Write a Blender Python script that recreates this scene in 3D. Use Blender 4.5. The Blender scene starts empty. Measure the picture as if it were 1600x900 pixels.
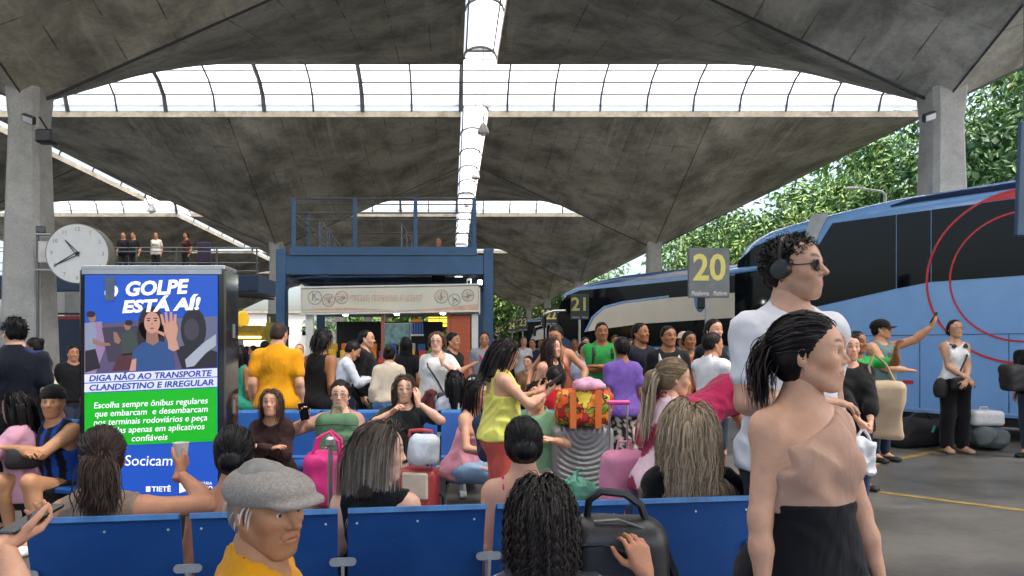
import bpy, bmesh, math, random
import numpy as np
from mathutils import Vector, Matrix
R = math.radians
random.seed(7); np.random.seed(7)
SC = bpy.context.scene
COL = SC.collection
# ------------------------------------------------------------------ camera, light, exposure
F_PX, CX, HY, CAMH = 1155.0, 705.0, 545.0, 1.42
cam_d = bpy.data.cameras.new('camera'); cam = bpy.data.objects.new('camera', cam_d); COL.objects.link(cam)
cam.location = (0, 0, CAMH); cam.rotation_euler = (R(90), 0, 0)
cam_d.sensor_width = 36; cam_d.lens = F_PX/1600*36
cam_d.shift_x = (800-CX)/1600; cam_d.shift_y = (HY-450)/1600
cam_d.clip_start = .05; cam_d.clip_end = 2000
SC.camera = cam
W = bpy.data.worlds.new('World'); SC.world = W; W.use_nodes = True
wn = W.node_tree.nodes; wl = W.node_tree.links
SUN_EL, SUN_AZ = 58, 118          # azimuth: degrees clockwise from +Y
sky = wn.new('ShaderNodeTexSky'); sky.sky_type = 'NISHITA'; sky.sun_disc = False
sky.sun_elevation = R(SUN_EL); sky.sun_rotation = R(SUN_AZ)
sky.air_density = 1.0; sky.dust_density = 6.0; sky.ozone_density = 1.0
wn['Background'].inputs['Strength'].default_value = .15
wl.new(sky.outputs[0], wn['Background'].inputs['Color'])
sd = bpy.data.lights.new('sun', 'SUN'); sd.energy = 2.6; sd.angle = R(2); sd.color = (1, .95, .87)
so = bpy.data.objects.new('sun', sd); COL.objects.link(so)
_d = Vector((math.sin(R(SUN_AZ))*math.cos(R(SUN_EL)), math.cos(R(SUN_AZ))*math.cos(R(SUN_EL)), math.sin(R(SUN_EL))))
so.rotation_euler = (-_d).to_track_quat('-Z', 'Y').to_euler(); so.location = (20, -10, 40)
SC.view_settings.view_transform = 'Standard'; SC.view_settings.look = 'None'
SC.view_settings.exposure = 1.95; SC.view_settings.gamma = 1
SC.view_settings.use_curve_mapping = False
SC.render.engine = 'CYCLES'
cy = SC.cycles
cy.use_denoising = True
cy.max_bounces = 8; cy.diffuse_bounces = 5; cy.glossy_bounces = 3; cy.transmission_bounces = 5; cy.transparent_max_bounces = 12
cy.sample_clamp_indirect = 6

def PX(px, D, py=None):
    """the place in metres of a photo pixel at distance D in front of the camera"""
    x = (px-CX)/F_PX*D
    return (x, D) if py is None else (x, D, CAMH+(HY-py)/F_PX*D)

# ------------------------------------------------------------------ materials
MATS = {}
def lin(c):
    """sRGB 0-255 or '#hex' to linear"""
    if isinstance(c, str):
        c = c.lstrip('#'); c = [int(c[i:i+2], 16) for i in (0, 2, 4)]
    return tuple(((v/255)/12.92 if v/255 <= .04045 else ((v/255+.055)/1.055)**2.4) for v in c)
def nodes(name):
    m = bpy.data.materials.new(name); m.use_nodes = True
    nt = m.node_tree; b = nt.nodes['Principled BSDF']
    return m, nt, b
def mat(name, col, rough=.6, metal=0., var=.15, scale=6., bump=0., bscale=60., spec=.5, coat=0., stretch=(1,1,1), alpha=1., trans=0., detail=6):
    """plain procedural material: base colour with soft noise variation and fine relief"""
    if name in MATS: return MATS[name]
    m, nt, b = nodes(name); N = nt.nodes.new; L = nt.links.new
    col = lin(col) if (isinstance(col, str) or max(col) > 1) else col
    b.inputs['Roughness'].default_value = rough; b.inputs['Metallic'].default_value = metal
    b.inputs['Specular IOR Level'].default_value = spec; b.inputs['Coat Weight'].default_value = coat
    b.inputs['Alpha'].default_value = alpha; b.inputs['Transmission Weight'].default_value = trans
    tc = N('ShaderNodeTexCoord'); mp = N('ShaderNodeMapping'); mp.inputs['Scale'].default_value = stretch
    L(tc.outputs['Object'], mp.inputs['Vector'])
    if var > 0:
        n = N('ShaderNodeTexNoise'); n.inputs['Scale'].default_value = scale; n.inputs['Detail'].default_value = detail
        n.inputs['Roughness'].default_value = .65
        L(mp.outputs[0], n.inputs['Vector'])
        r = N('ShaderNodeValToRGB')
        r.color_ramp.elements[0].position = .3; r.color_ramp.elements[1].position = .7
        r.color_ramp.elements[0].color = (*[c*(1-var) for c in col], 1)
        r.color_ramp.elements[1].color = (*[min(1, c*(1+var)) for c in col], 1)
        L(n.outputs['Fac'], r.inputs['Fac']); L(r.outputs['Color'], b.inputs['Base Color'])
    else:
        b.inputs['Base Color'].default_value = (*col, 1)
    if bump > 0:
        n2 = N('ShaderNodeTexNoise'); n2.inputs['Scale'].default_value = bscale; n2.inputs['Detail'].default_value = 5
        L(mp.outputs[0], n2.inputs['Vector'])
        bp = N('ShaderNodeBump'); bp.inputs['Strength'].default_value = bump; bp.inputs['Distance'].default_value = .02
        L(n2.outputs['Fac'], bp.inputs['Height']); L(bp.outputs[0], b.inputs['Normal'])
    MATS[name] = m
    return m
def emat(name, col, strength):
    if name in MATS: return MATS[name]
    m, nt, b = nodes(name)
    b.inputs['Base Color'].default_value = (*col, 1)
    b.inputs['Emission Color'].default_value = (*col, 1); b.inputs['Emission Strength'].default_value = strength
    MATS[name] = m
    return m

# ------------------------------------------------------------------ objects
def tag(o, label=None, cat=None, group=None, kind=None):
    if label: o['label'] = label
    if cat: o['category'] = cat
    if group: o['group'] = group
    if kind: o['kind'] = kind
    return o
def empty(name, loc=(0,0,0), rz=0, label=None, cat=None, group=None):
    o = bpy.data.objects.new(name, None); COL.objects.link(o)
    o.location = loc; o.rotation_euler = (0, 0, rz); o.empty_display_size = .1
    return tag(o, label, cat, group)
def link(name, me, parent=None, loc=None, rot=None):
    o = bpy.data.objects.new(name, me); COL.objects.link(o)
    if parent is not None: o.parent = parent
    if loc is not None: o.location = loc
    if rot is not None: o.rotation_euler = rot
    return o
def npmesh(name, v, f, mats=(), mi=None, smooth=True, col=None):
    """v (n,3), f (m,3|4) arrays -> mesh"""
    me = bpy.data.meshes.new(name); v = np.asarray(v, np.float32); f = np.asarray(f, np.int32)
    k = f.shape[1]
    me.vertices.add(len(v)); me.vertices.foreach_set('co', v.ravel())
    me.loops.add(f.size); me.loops.foreach_set('vertex_index', f.ravel())
    me.polygons.add(len(f)); me.polygons.foreach_set('loop_start', np.arange(0, f.size, k, dtype=np.int32))
    if mi is not None: me.polygons.foreach_set('material_index', np.asarray(mi, np.int32))
    me.polygons.foreach_set('use_smooth', np.full(len(f), smooth))
    me.update(calc_edges=True)
    for m in mats: me.materials.append(m)
    if col is not None:
        a = me.attributes.new('Col', 'FLOAT_COLOR', 'POINT')
        c = np.ones((len(v), 4), np.float32); c[:, :3] = col; a.data.foreach_set('color', c.ravel())
    return me
class MB:
    """collects shapes, then builds them as ONE mesh object"""
    def __init__(s): s.v = []; s.f = []
    def add(s, v, f):
        n = len(s.v); s.v += [tuple(p) for p in v]; s.f += [tuple(i+n for i in q) for q in f]; return s
    def box(s, c, d, M=None, bev=0):
        x, y, z = (q/2 for q in d)
        if bev <= 0:
            v = [(sx*x, sy*y, sz*z) for sx in (-1,1) for sy in (-1,1) for sz in (-1,1)]
            f = [(0,1,3,2), (4,6,7,5), (0,4,5,1), (2,3,7,6), (0,2,6,4), (1,5,7,3)]
        else:
            b = min(bev, x*.98, y*.98, z*.98); v = []; f = []
            for sx in (-1,1):
                for sy in (-1,1):
                    for sz in (-1,1):
                        v += [(sx*x, sy*(y-b), sz*(z-b)), (sx*(x-b), sy*y, sz*(z-b)), (sx*(x-b), sy*(y-b), sz*z)]
            I = lambda sx, sy, sz, k: ((sx > 0)*4+(sy > 0)*2+(sz > 0))*3+k
            for sgn in (-1, 1):
                q = [I(sgn,-1,-1,0), I(sgn,1,-1,0), I(sgn,1,1,0), I(sgn,-1,1,0)]; f.append(q if sgn > 0 else q[::-1])
                q = [I(-1,sgn,-1,1), I(-1,sgn,1,1), I(1,sgn,1,1), I(1,sgn,-1,1)]; f.append(q if sgn > 0 else q[::-1])
                q = [I(-1,-1,sgn,2), I(1,-1,sgn,2), I(1,1,sgn,2), I(-1,1,sgn,2)]; f.append(q if sgn > 0 else q[::-1])
            for a in (-1,1):
                for e in (-1,1):
                    q = [I(a,e,-1,0), I(a,e,-1,1), I(a,e,1,1), I(a,e,1,0)]; f.append(q[::-1] if a*e < 0 else q)
                    q = [I(a,-1,e,0), I(a,1,e,0), I(a,1,e,2), I(a,-1,e,2)]; f.append(q[::-1] if a*e > 0 else q)
                    q = [I(-1,a,e,1), I(1,a,e,1), I(1,a,e,2), I(-1,a,e,2)]; f.append(q if a*e > 0 else q[::-1])
                    for g in (-1,1):
                        q = [I(a,e,g,0), I(a,e,g,1), I(a,e,g,2)]; f.append(q if a*e*g > 0 else q[::-1])
        if M is not None: v = [tuple(M @ Vector(p)) for p in v]
        return s.add([(p[0]+c[0], p[1]+c[1], p[2]+c[2]) for p in v], f)
    def tube(s, pts, r, n=8, closed=False, cap=True):
        pts = [Vector(p) for p in pts]; k = len(pts); rr = r if isinstance(r, (list, tuple)) else [r]*k
        v = []; f = []; up = None
        for i, p in enumerate(pts):
            a = pts[(i-1) % k] if (i > 0 or closed) else p; b = pts[(i+1) % k] if (i < k-1 or closed) else p
            t = (b-a).normalized() if (b-a).length > 1e-9 else Vector((0,0,1))
            if up is None: up = Vector((0,0,1)) if abs(t.z) < .9 else Vector((1,0,0))
            u = t.cross(up)
            if u.length < 1e-5: u = t.orthogonal()
            u.normalize(); w = u.cross(t).normalized(); up = w
            for j in range(n):
                q = 2*math.pi*j/n
                v.append(p+(u*math.cos(q)+w*math.sin(q))*rr[i])
        m = k if closed else k-1
        for i in range(m):
            for j in range(n):
                f.append((i*n+j, i*n+(j+1) % n, ((i+1) % k)*n+(j+1) % n, ((i+1) % k)*n+j))
        if cap and not closed:
            f.append(tuple(range(n-1, -1, -1))); f.append(tuple((k-1)*n+j for j in range(n)))
        return s.add(v, f)
    def bar(s, a, b, r, n=8): return s.tube([a, b], r, n)
    def beam(s, a, b, w, h, up=(0,0,1)):
        a = Vector(a); b = Vector(b); t = (b-a); L_ = t.length; t.normalize(); up = Vector(up)
        u = t.cross(up)
        if u.length < 1e-4: u = t.orthogonal()
        u.normalize(); q = u.cross(t)
        M = Matrix((u, t, q)).transposed()
        return s.box((a+b)/2, (w, L_, h), M)
    def prism(s, poly, y0, y1, axis='y'):
        """poly in (a,b) extruded along axis"""
        n = len(poly)
        P = {'y': lambda a, b, t: (a, t, b), 'x': lambda a, b, t: (t, a, b), 'z': lambda a, b, t: (a, b, t)}[axis]
        v = [P(a, b, y0) for a, b in poly]+[P(a, b, y1) for a, b in poly]
        f = [tuple(range(n)), tuple(range(2*n-1, n-1, -1))]+[(i, i+n, (i+1) % n+n, (i+1) % n) for i in range(n)]
        return s.add(v, f)
    def lathe(s, prof, c=(0,0,0), n=20, axis='z'):
        v = []; f = []; k = len(prof)
        for r, h in prof:
            for j in range(n):
                q = 2*math.pi*j/n; a, b = r*math.cos(q), r*math.sin(q)
                p = {'z': (a, b, h), 'y': (a, h, b), 'x': (h, a, b)}[axis]
                v.append((p[0]+c[0], p[1]+c[1], p[2]+c[2]))
        for i in range(k-1):
            for j in range(n): f.append((i*n+j, i*n+(j+1) % n, (i+1)*n+(j+1) % n, (i+1)*n+j))
        f.append(tuple(range(n-1, -1, -1))); f.append(tuple((k-1)*n+j for j in range(n)))
        return s.add(v, f)
    def mesh(s, name, m, smooth=False):
        me = bpy.data.meshes.new(name); me.from_pydata(s.v, [], s.f)
        bm = bmesh.new(); bm.from_mesh(me); bmesh.ops.recalc_face_normals(bm, faces=bm.faces); bm.to_mesh(me); bm.free()
        if m is not None: me.materials.append(m)
        if smooth:
            me.polygons.foreach_set('use_smooth', [True]*len(me.polygons))
            try: me.set_sharp_from_angle(angle=R(35))
            except Exception: pass
        me.update(); return me
    def build(s, name, m, parent=None, loc=None, rot=None, smooth=False):
        return link(name, s.mesh(name, m, smooth), parent, loc, rot)
def struct(o): return tag(o, kind='structure')
def copy_tree(o, parent=None):
    c = o.copy(); COL.objects.link(c); c.parent = parent
    for ch in [x for x in bpy.data.objects if x.parent is o]: copy_tree(ch, c)
    return c
def text(name, s, size, m, parent, loc, rot=(R(90),0,0), shear=0., offset=0., align='CENTER', ext=.0015, width=None, sx=1.0):
    """lettering as flat mesh geometry standing 1-2 mm proud"""
    cu = bpy.data.curves.new(name, 'FONT'); cu.body = s; cu.size = size; cu.shear = shear; cu.offset = offset
    cu.align_x = align; cu.align_y = 'CENTER'; cu.extrude = ext; cu.resolution_u = 3
    t = bpy.data.objects.new(name, cu); COL.objects.link(t)
    dg = bpy.context.evaluated_depsgraph_get()
    me = bpy.data.meshes.new_from_object(t.evaluated_get(dg)); bpy.data.objects.remove(t)
    me.materials.clear(); me.materials.append(m)
    o = link(name, me, parent, loc, rot)
    if width:
        xs = [v.co.x for v in me.vertices]; w = max(xs)-min(xs)
        k = width/w if w > 0 else 1; o.scale = (k, 1, 1)
    else: o.scale = (sx, 1, 1)
    return o
# ------------------------------------------------------------------ smooth solids for people, bags and hair
A = lambda *p: np.array(p, np.float32)
def smin(a, b, k):
    h = np.maximum(k-np.abs(a-b), 0)/k
    return np.minimum(a, b)-h*h*(k*.25)
def smax(a, b, k): return -smin(-a, -b, k)
class Grid:
    def __init__(s, lo, hi, h):
        s.h = h; s.lo = np.asarray(lo, np.float32); n = np.ceil((np.asarray(hi)-s.lo)/h).astype(int)+1
        s.ax = [s.lo[i]+h*np.arange(n[i], dtype=np.float32) for i in range(3)]
        s.F = np.full(tuple(n), .15, np.float32)
    def win(s, lo, hi):
        sl = []
        for i in range(3):
            a = int(np.clip(math.floor((lo[i]-s.lo[i])/s.h), 0, len(s.ax[i]))); b = int(np.clip(math.ceil((hi[i]-s.lo[i])/s.h)+1, 0, len(s.ax[i])))
            sl.append(slice(a, b))
        X = s.ax[0][sl[0]][:, None, None]; Y = s.ax[1][sl[1]][None, :, None]; Z = s.ax[2][sl[2]][None, None, :]
        return tuple(sl), X, Y, Z
    def put(s, fn, lo, hi, k=.02, op='u'):
        m = .04+k
        sl, X, Y, Z = s.win(np.asarray(lo)-m, np.asarray(hi)+m)
        if 0 in s.F[sl].shape: return s
        d = fn(X, Y, Z)
        s.F[sl] = smin(s.F[sl], d, k) if op == 'u' else smax(s.F[sl], -d, k)
        return s
    def cap(s, a, b, ra, rb=None, k=.02, op='u'):
        a = np.asarray(a, np.float32); b = np.asarray(b, np.float32); rb = ra if rb is None else rb
        ba = b-a; L2 = max(float(ba@ba), 1e-9)
        def fn(X, Y, Z):
            x, y, z = X-a[0], Y-a[1], Z-a[2]
            h = np.clip((x*ba[0]+y*ba[1]+z*ba[2])/L2, 0, 1)
            return np.sqrt((x-h*ba[0])**2+(y-h*ba[1])**2+(z-h*ba[2])**2)-(ra+(rb-ra)*h)
        r = max(ra, rb); return s.put(fn, np.minimum(a, b)-r, np.maximum(a, b)+r, k, op)
    def ell(s, c, r, k=.02, op='u', M=None):
        c = np.asarray(c, np.float32); r = np.asarray(r, np.float32)
        def fn(X, Y, Z):
            x, y, z = X-c[0], Y-c[1], Z-c[2]
            if M is not None: x, y, z = (M[0,0]*x+M[1,0]*y+M[2,0]*z, M[0,1]*x+M[1,1]*y+M[2,1]*z, M[0,2]*x+M[1,2]*y+M[2,2]*z)
            k0 = np.sqrt((x/r[0])**2+(y/r[1])**2+(z/r[2])**2)+1e-6
            k1 = np.sqrt((x/r[0]**2)**2+(y/r[1]**2)**2+(z/r[2]**2)**2)+1e-6
            return k0*(k0-1)/k1
        e = r if M is None else np.full(3, r.max()); return s.put(fn, c-e, c+e, k, op)
    def rbox(s, c, d, r, k=.01, op='u', M=None):
        c = np.asarray(c, np.float32); e = np.asarray(d, np.float32)/2-r
        def fn(X, Y, Z):
            x, y, z = X-c[0], Y-c[1], Z-c[2]
            if M is not None: x, y, z = (M[0,0]*x+M[1,0]*y+M[2,0]*z, M[0,1]*x+M[1,1]*y+M[2,1]*z, M[0,2]*x+M[1,2]*y+M[2,2]*z)
            qx, qy, qz = np.abs(x)-e[0], np.abs(y)-e[1], np.abs(z)-e[2]
            o = np.sqrt(np.maximum(qx, 0)**2+np.maximum(qy, 0)**2+np.maximum(qz, 0)**2)
            return o+np.minimum(np.maximum(qx, np.maximum(qy, qz)), 0)-r
        g = np.asarray(d)/2 if M is None else np.full(3, float(np.linalg.norm(np.asarray(d)/2))); return s.put(fn, c-g, c+g, k, op)
    def all(s):
        return s.ax[0][:, None, None], s.ax[1][None, :, None], s.ax[2][None, None, :]
    def mesh(s, it=1):
        return nets(s.F, s.lo, s.h, it)
_E = []
for _a in range(8):
    for _b in range(3):
        if not (_a >> _b) & 1: _E.append(((_a & 1, _a >> 1 & 1, _a >> 2 & 1), tuple(x+(1 if i == _b else 0) for i, x in enumerate((_a & 1, _a >> 1 & 1, _a >> 2 & 1)))))
def nets(F, lo, h, it=1):
    F = F.copy()
    for ax in range(3):                      # close at the grid's border
        for e in (0, -1):
            sl = [slice(None)]*3; sl[ax] = e; F[tuple(sl)] = np.maximum(F[tuple(sl)], h*.5)
    S = F < 0
    n = S.shape; c = np.zeros((n[0]-1, n[1]-1, n[2]-1), np.int8)
    for i in (0, 1):
        for j in (0, 1):
            for k in (0, 1): c += S[i:n[0]-1+i, j:n[1]-1+j, k:n[2]-1+k]
    act = (c > 0) & (c < 8); I = np.argwhere(act)
    if len(I) == 0: return np.zeros((0,3), np.float32), np.zeros((0,4), np.int32)
    idx = np.full(c.shape, -1, np.int32); idx[act] = np.arange(len(I))
    acc = np.zeros((len(I), 3), np.float32); cnt = np.zeros(len(I), np.float32)
    for a, b in _E:
        fa = F[I[:,0]+a[0], I[:,1]+a[1], I[:,2]+a[2]]; fb = F[I[:,0]+b[0], I[:,1]+b[1], I[:,2]+b[2]]
        m = (fa < 0) != (fb < 0)
        t = (fa[m]/(fa[m]-fb[m]))[:, None]
        acc[m] += np.asarray(a, np.float32)+t*(np.asarray(b, np.float32)-np.asarray(a, np.float32)); cnt[m] += 1
    v = lo+h*(I+acc/cnt[:, None])
    fs = []
    for ax in range(3):
        u, w = (ax+1) % 3, (ax+2) % 3
        s0 = [slice(None)]*3; s1 = [slice(None)]*3; s0[ax] = slice(0, n[ax]-1); s1[ax] = slice(1, n[ax])
        for q in (u, w): s0[q] = slice(1, n[q]-1); s1[q] = slice(1, n[q]-1)
        a = S[tuple(s0)]; b = S[tuple(s1)]
        for flip, m in ((False, a & ~b), (True, ~a & b)):
            J = np.argwhere(m)
            if len(J) == 0: continue
            J[:, u] += 1; J[:, w] += 1
            def cell(du, dw):
                K = J.copy(); K[:, u] += du; K[:, w] += dw; return idx[K[:,0], K[:,1], K[:,2]]
            q = np.stack([cell(-1,-1), cell(0,-1), cell(0,0), cell(-1,0)], 1)
            fs.append(q[:, ::-1] if flip else q)
    f = np.concatenate(fs)
    f = f[(f >= 0).all(1)]
    for _ in range(it):
        e0 = f.ravel(); e1 = np.roll(f, -1, 1).ravel()
        s_ = np.stack([np.bincount(e0, v[e1, i], len(v))+np.bincount(e1, v[e0, i], len(v)) for i in range(3)], 1)
        d = np.bincount(e0, minlength=len(v))+np.bincount(e1, minlength=len(v))
        v = (.5*v+.5*s_/np.maximum(d, 1)[:, None]).astype(np.float32)
    return v.astype(np.float32), f.astype(np.int32)
_rs = np.random.RandomState(3)
_NK = [(_rs.normal(size=3), _rs.rand()*6.28) for _ in range(10)]
def wob(X, Y, Z, f, n=5, o=0):
    """cheap smooth noise, about -1..1"""
    s = 0
    for i in range(n):
        k, ph = _NK[(i+o) % 10]; k = k/np.linalg.norm(k)*f*(1+.35*i)
        s = s+np.sin(X*k[0]+Y*k[1]+Z*k[2]+ph+o)/(1+.35*i)
    return s*(2.0/n)
def sdf_obj(name, G, m, parent=None, it=1, loc=None, col=None):
    v, f = G.mesh(it); return link(name, npmesh(name, v, f, [m], col=col), parent, loc)
def rotm(yaw=0, pitch=0, roll=0):
    """yaw about z (left +), pitch about x (up +), roll about y, degrees"""
    a, b, c = R(yaw), R(pitch), R(roll)
    return np.array((Matrix.Rotation(a, 3, 'Z') @ Matrix.Rotation(b, 3, 'X') @ Matrix.Rotation(c, 3, 'Y')), np.float32)
# ------------------------------------------------------------------ people
def attr_mat(name, rough, sss=0., spec=.5, bump=0., bscale=200., vary=.08, vscale=30., sheen=0., aniso=0., wrinkle=0.):
    if name in MATS: return MATS[name]
    m, nt, b = nodes(name); N = nt.nodes.new; L = nt.links.new
    a = N('ShaderNodeAttribute'); a.attribute_name = 'Col'
    tc = N('ShaderNodeTexCoord'); n = N('ShaderNodeTexNoise'); n.inputs['Scale'].default_value = vscale; n.inputs['Detail'].default_value = 6
    L(tc.outputs['Object'], n.inputs['Vector'])
    mr = N('ShaderNodeMapRange'); mr.inputs['From Min'].default_value = .25; mr.inputs['From Max'].default_value = .75
    mr.inputs['To Min'].default_value = 1-vary; mr.inputs['To Max'].default_value = 1+vary
    L(n.outputs['Fac'], mr.inputs['Value'])
    mx = N('ShaderNodeVectorMath'); mx.operation = 'SCALE'; L(a.outputs['Color'], mx.inputs[0]); L(mr.outputs[0], mx.inputs['Scale'])
    L(mx.outputs[0], b.inputs['Base Color'])
    b.inputs['Roughness'].default_value = rough; b.inputs['Specular IOR Level'].default_value = spec
    if sss:
        b.inputs['Subsurface Weight'].default_value = sss; b.inputs['Subsurface Radius'].default_value = (1, .35, .2); b.inputs['Subsurface Scale'].default_value = .008
    if sheen: b.inputs['Sheen Weight'].default_value = sheen
    if aniso: b.inputs['Anisotropic'].default_value = aniso
    if bump:
        n2 = N('ShaderNodeTexNoise'); n2.inputs['Scale'].default_value = bscale; n2.inputs['Detail'].default_value = 4
        L(tc.outputs['Object'], n2.inputs['Vector'])
        bp = N('ShaderNodeBump'); bp.inputs['Strength'].default_value = bump; bp.inputs['Distance'].default_value = .004
        L(n2.outputs['Fac'], bp.inputs['Height']); L(bp.outputs[0], b.inputs['Normal'])
        if wrinkle:
            n3 = N('ShaderNodeTexNoise'); n3.inputs['Scale'].default_value = 11; n3.inputs['Detail'].default_value = 2; n3.inputs['Distortion'].default_value = .9; n3.inputs['Roughness'].default_value = .45
            mp = N('ShaderNodeMapping'); mp.inputs['Scale'].default_value = (1, 1, .6); mp.inputs['Rotation'].default_value = (.3, .5, .2); L(tc.outputs['Object'], mp.inputs['Vector']); L(mp.outputs[0], n3.inputs['Vector'])
            b3 = N('ShaderNodeBump'); b3.inputs['Strength'].default_value = wrinkle; b3.inputs['Distance'].default_value = .035
            L(n3.outputs['Fac'], b3.inputs['Height']); L(bp.outputs[0], b3.inputs['Normal']); L(b3.outputs[0], b.inputs['Normal'])
    MATS[name] = m; return m
SKIN = attr_mat('skin', .47, sss=.15, spec=.4, bump=.3, bscale=240, vary=.13, vscale=22)
EYE = attr_mat('eye', .08, spec=.6, vary=0)
HAIR = attr_mat('hair', .48, spec=.22, vary=.18, vscale=60)
CLOTH = attr_mat('cloth', .85, spec=.2, bump=.5, bscale=420, vary=.12, vscale=9, sheen=.1, wrinkle=.30)
SMOOTHCLOTH = attr_mat('smooth_cloth', .6, spec=.35, bump=.25, bscale=500, vary=.08, vscale=9)
TONES = {'fair': lin('#dcae95'), 'light': lin('#cd9c80'), 'tan': lin('#b98362'), 'brown': lin('#95633f'), 'dark': lin('#6c452c'), 'olive': lin('#bd8f6c')}
_HP = {}
def head_proto(kind, vox):
    key = (kind, vox)
    if key in _HP: return _HP[key]
    m = kind in ('m', 'old'); old = kind == 'old'
    jw = .050 if m else .040; G = Grid((-.1, -.125, -.19), (.1, .13, .135), vox)
    e = G.ell; c = G.cap
    e((0, -.014, .032), (.074, .096, .086), .01)
    e((0, .022, .03), (.063, .068, .07), .03)                       # forehead
    e((0, .03, -.035), (.056 if m else .052, .058, .078), .03)                      # face
    for s in (-1, 1):
        c((s*jw, -.004, -.05), (s*.022, .058, -.101), .024, .019, .03)  # jaw
        e((s*.041, .053, -.02), (.023, .026, .024), .025)            # cheek
        if old: e((s*.036, .052, -.062), (.016, .018, .024), .02)
    e((0, .066, -.100), (.019 if m else .016, .017, .015), .02)      # chin
    e((0, .068, -.063), (.030, .022, .024), .025)                    # muzzle
    br = .012 if m else .0085
    for s in (-1, 1): c((s*.043, .066, .026), (s*.012, .083, .022), br, br, .016)
    for s in (-1, 1): e((s*.031, .090, .003), (.017, .015, .011), .014, 's')   # sockets
    for s in (-1, 1):
        e((s*.031, .0705, .003), (.0165, .0155, .0135), .004)         # lids
        e((s*.031, .0845, .002), (.0142, .0098, .0058 if not old else .0046), .002, 's')   # opening
    nl = .110 if m else .105
    c((0, .083, .014), (0, nl, -.026), .0068 if not m else .009, .0090 if not m else .0122, .012)
    for s in (-1, 1):
        e((s*(.0125 if m else .0108), .091, -.031), (.0095 if m else .008, .011, .0085 if m else .0075), .008)
        e((s*.0065, .098, -.0395), (.0038, .006, .004), .003, 's')
    lip = .0062 if m else .0078
    e((0, .0850, -.0585), (.0245, .0078, lip), .007)
    e((0, .0845, -.0695), (.0215, .0080, lip*1.1), .007)
    c((-.024, .083, -.0640), (.024, .083, -.0640), .0018, .0018, .003, 's')
    e((0, .0925, -.0640), (.019, .004, .0016), .003, 's')
    if old:
        for s in (-1, 1): c((s*.019, .092, -.037), (s*.031, .076, -.064), .0014, .0014, .008, 's')
        for q in range(3): c((-.04, .084-.003*q, .046+.011*q), (.04, .084-.003*q, .046+.011*q), .0013, .0013, .004, 's')
    for s in (-1, 1):                                                # ears
        M = rotm(s*-22, 8, 0)
        e((s*.079, -.016, -.006), (.0085, .021, .033), .006, M=M)
        e((s*.0855, -.008, -.002), (.006, .011, .019), .005, 's', M=M)
        e((s*.077, -.006, -.034), (.007, .008, .009), .008)
    nr = .058 if m else .046
    c((0, -.022, -.06), (0, -.040, -.17), nr, nr*.96, .025)
    v, f = G.mesh(1)
    x, y, z = np.abs(v[:,0]), v[:,1], v[:,2]
    g = lambda q, a: np.exp(-(q/a)**2)
    lipm = np.clip(1.6*np.exp(-((x/.023)**4+((z+.064)/.0105)**4))*(y > .07), 0, 1)
    bz = .033 + .006*np.sin(np.clip((x-.012)/.04, 0, 1)*3.0) - .0*x
    brow = np.clip(1.3*g(z-bz, .0060 if m else .0046), 0, 1)*((x > .012) & (x < .052) & (y > .03))*np.clip((.056-x)/.016, 0, 1)
    cheek = np.clip(g(x-.042, .022)*g(z+.025, .024)*(y > .03)+g(x, .012)*g(z+.028, .014)*(y > .085), 0, 1)
    beard = np.clip((-.028-z)/.02, 0, 1)*np.clip((y+.02)/.03, 0, 1)*np.clip((z+.125)/.02, 0, 1)
    beard = beard*(1-.8*lipm)
    ring = np.clip(1.2*np.exp(-(((x-.031)/.0185)**2+((z-.002)/.011)**2)**2)*(y > .05), 0, 1)
    lash = np.clip(1.4*np.exp(-((x-.031)/.0165)**6-((z-.0075+4.5*(x-.031)**2*4)/.0022)**2)*(y > .05), 0, 1)
    brow = np.maximum(brow, lash*.95)
    _HP[key] = (v, f, lipm, brow, cheek, beard, ring); return _HP[key]
_HN = {}
FING = [(-.031, .088, .070), (-.0105, .094, .078), (.0105, .091, .073), (.030, .082, .058)]
def hand_proto(pose, vox):
    """right hand: wrist at the origin, fingers along +y, palm facing -z, thumb on -x"""
    if (pose, vox) in _HN: return _HN[pose, vox]
    G = Grid((-.11, -.05, -.13), (.08, .20, .05), vox)
    curl = {'relax': (18, 24, 18), 'grip': (48, 62, 40), 'flat': (4, 6, 4), 'hold': (30, 45, 30), 'point': (55, 75, 50)}[pose]
    G.cap((0, -.06, 0), (0, .01, -.002), .026, .024, .01)
    for i, (x, y, L) in enumerate(FING):
        G.cap((x*.55, .012, -.004), (x, y-.004, -.003), .0155, .0115, .014)
        p = np.array((x, y, -.003)); a = 0; r = .0092 if i < 3 else .0080
        cu = (3, 4, 4) if (pose == 'point' and i == 0) else curl
        for sg, b in zip((.46, .30, .24), cu):
            a += R(b+(i-1.5)*3); d = np.array((x*1.6*(1 if pose == 'flat' else .5), math.cos(a), -math.sin(a))); d /= np.linalg.norm(d)
            q = p+d*L*sg; G.cap(p, q, r, r*.90, .004); p = q; r *= .9
    th = {'relax': [(-.75, .62, -.25), (-.45, .85, -.25), (-.3, .9, -.3)], 'flat': [(-.85, .5, -.05), (-.7, .7, -.05), (-.55, .8, -.05)],
          'grip': [(-.45, .6, -.65), (.0, .7, -.7), (.3, .7, -.6)], 'hold': [(-.7, .6, -.5), (-.3, .85, -.5), (-.1, .9, -.4)], 'point': [(-.45, .6, -.65), (.1, .7, -.7), (.4, .7, -.5)]}[pose]
    p = np.array((-.019, .026, -.008)); r = .0135
    for d, L in zip(th, (.045, .033, .027)):
        d = np.array(d); d = d/np.linalg.norm(d); q = p+d*L; G.cap(p, q, r, r*.84, .008 if r > .013 else .003); p = q; r *= .84
    G.ell((-.018, .045, -.012), (.017, .030, .014), .012)
    v, f = G.mesh(1); _HN[pose, vox] = (v, f); return v, f
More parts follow.
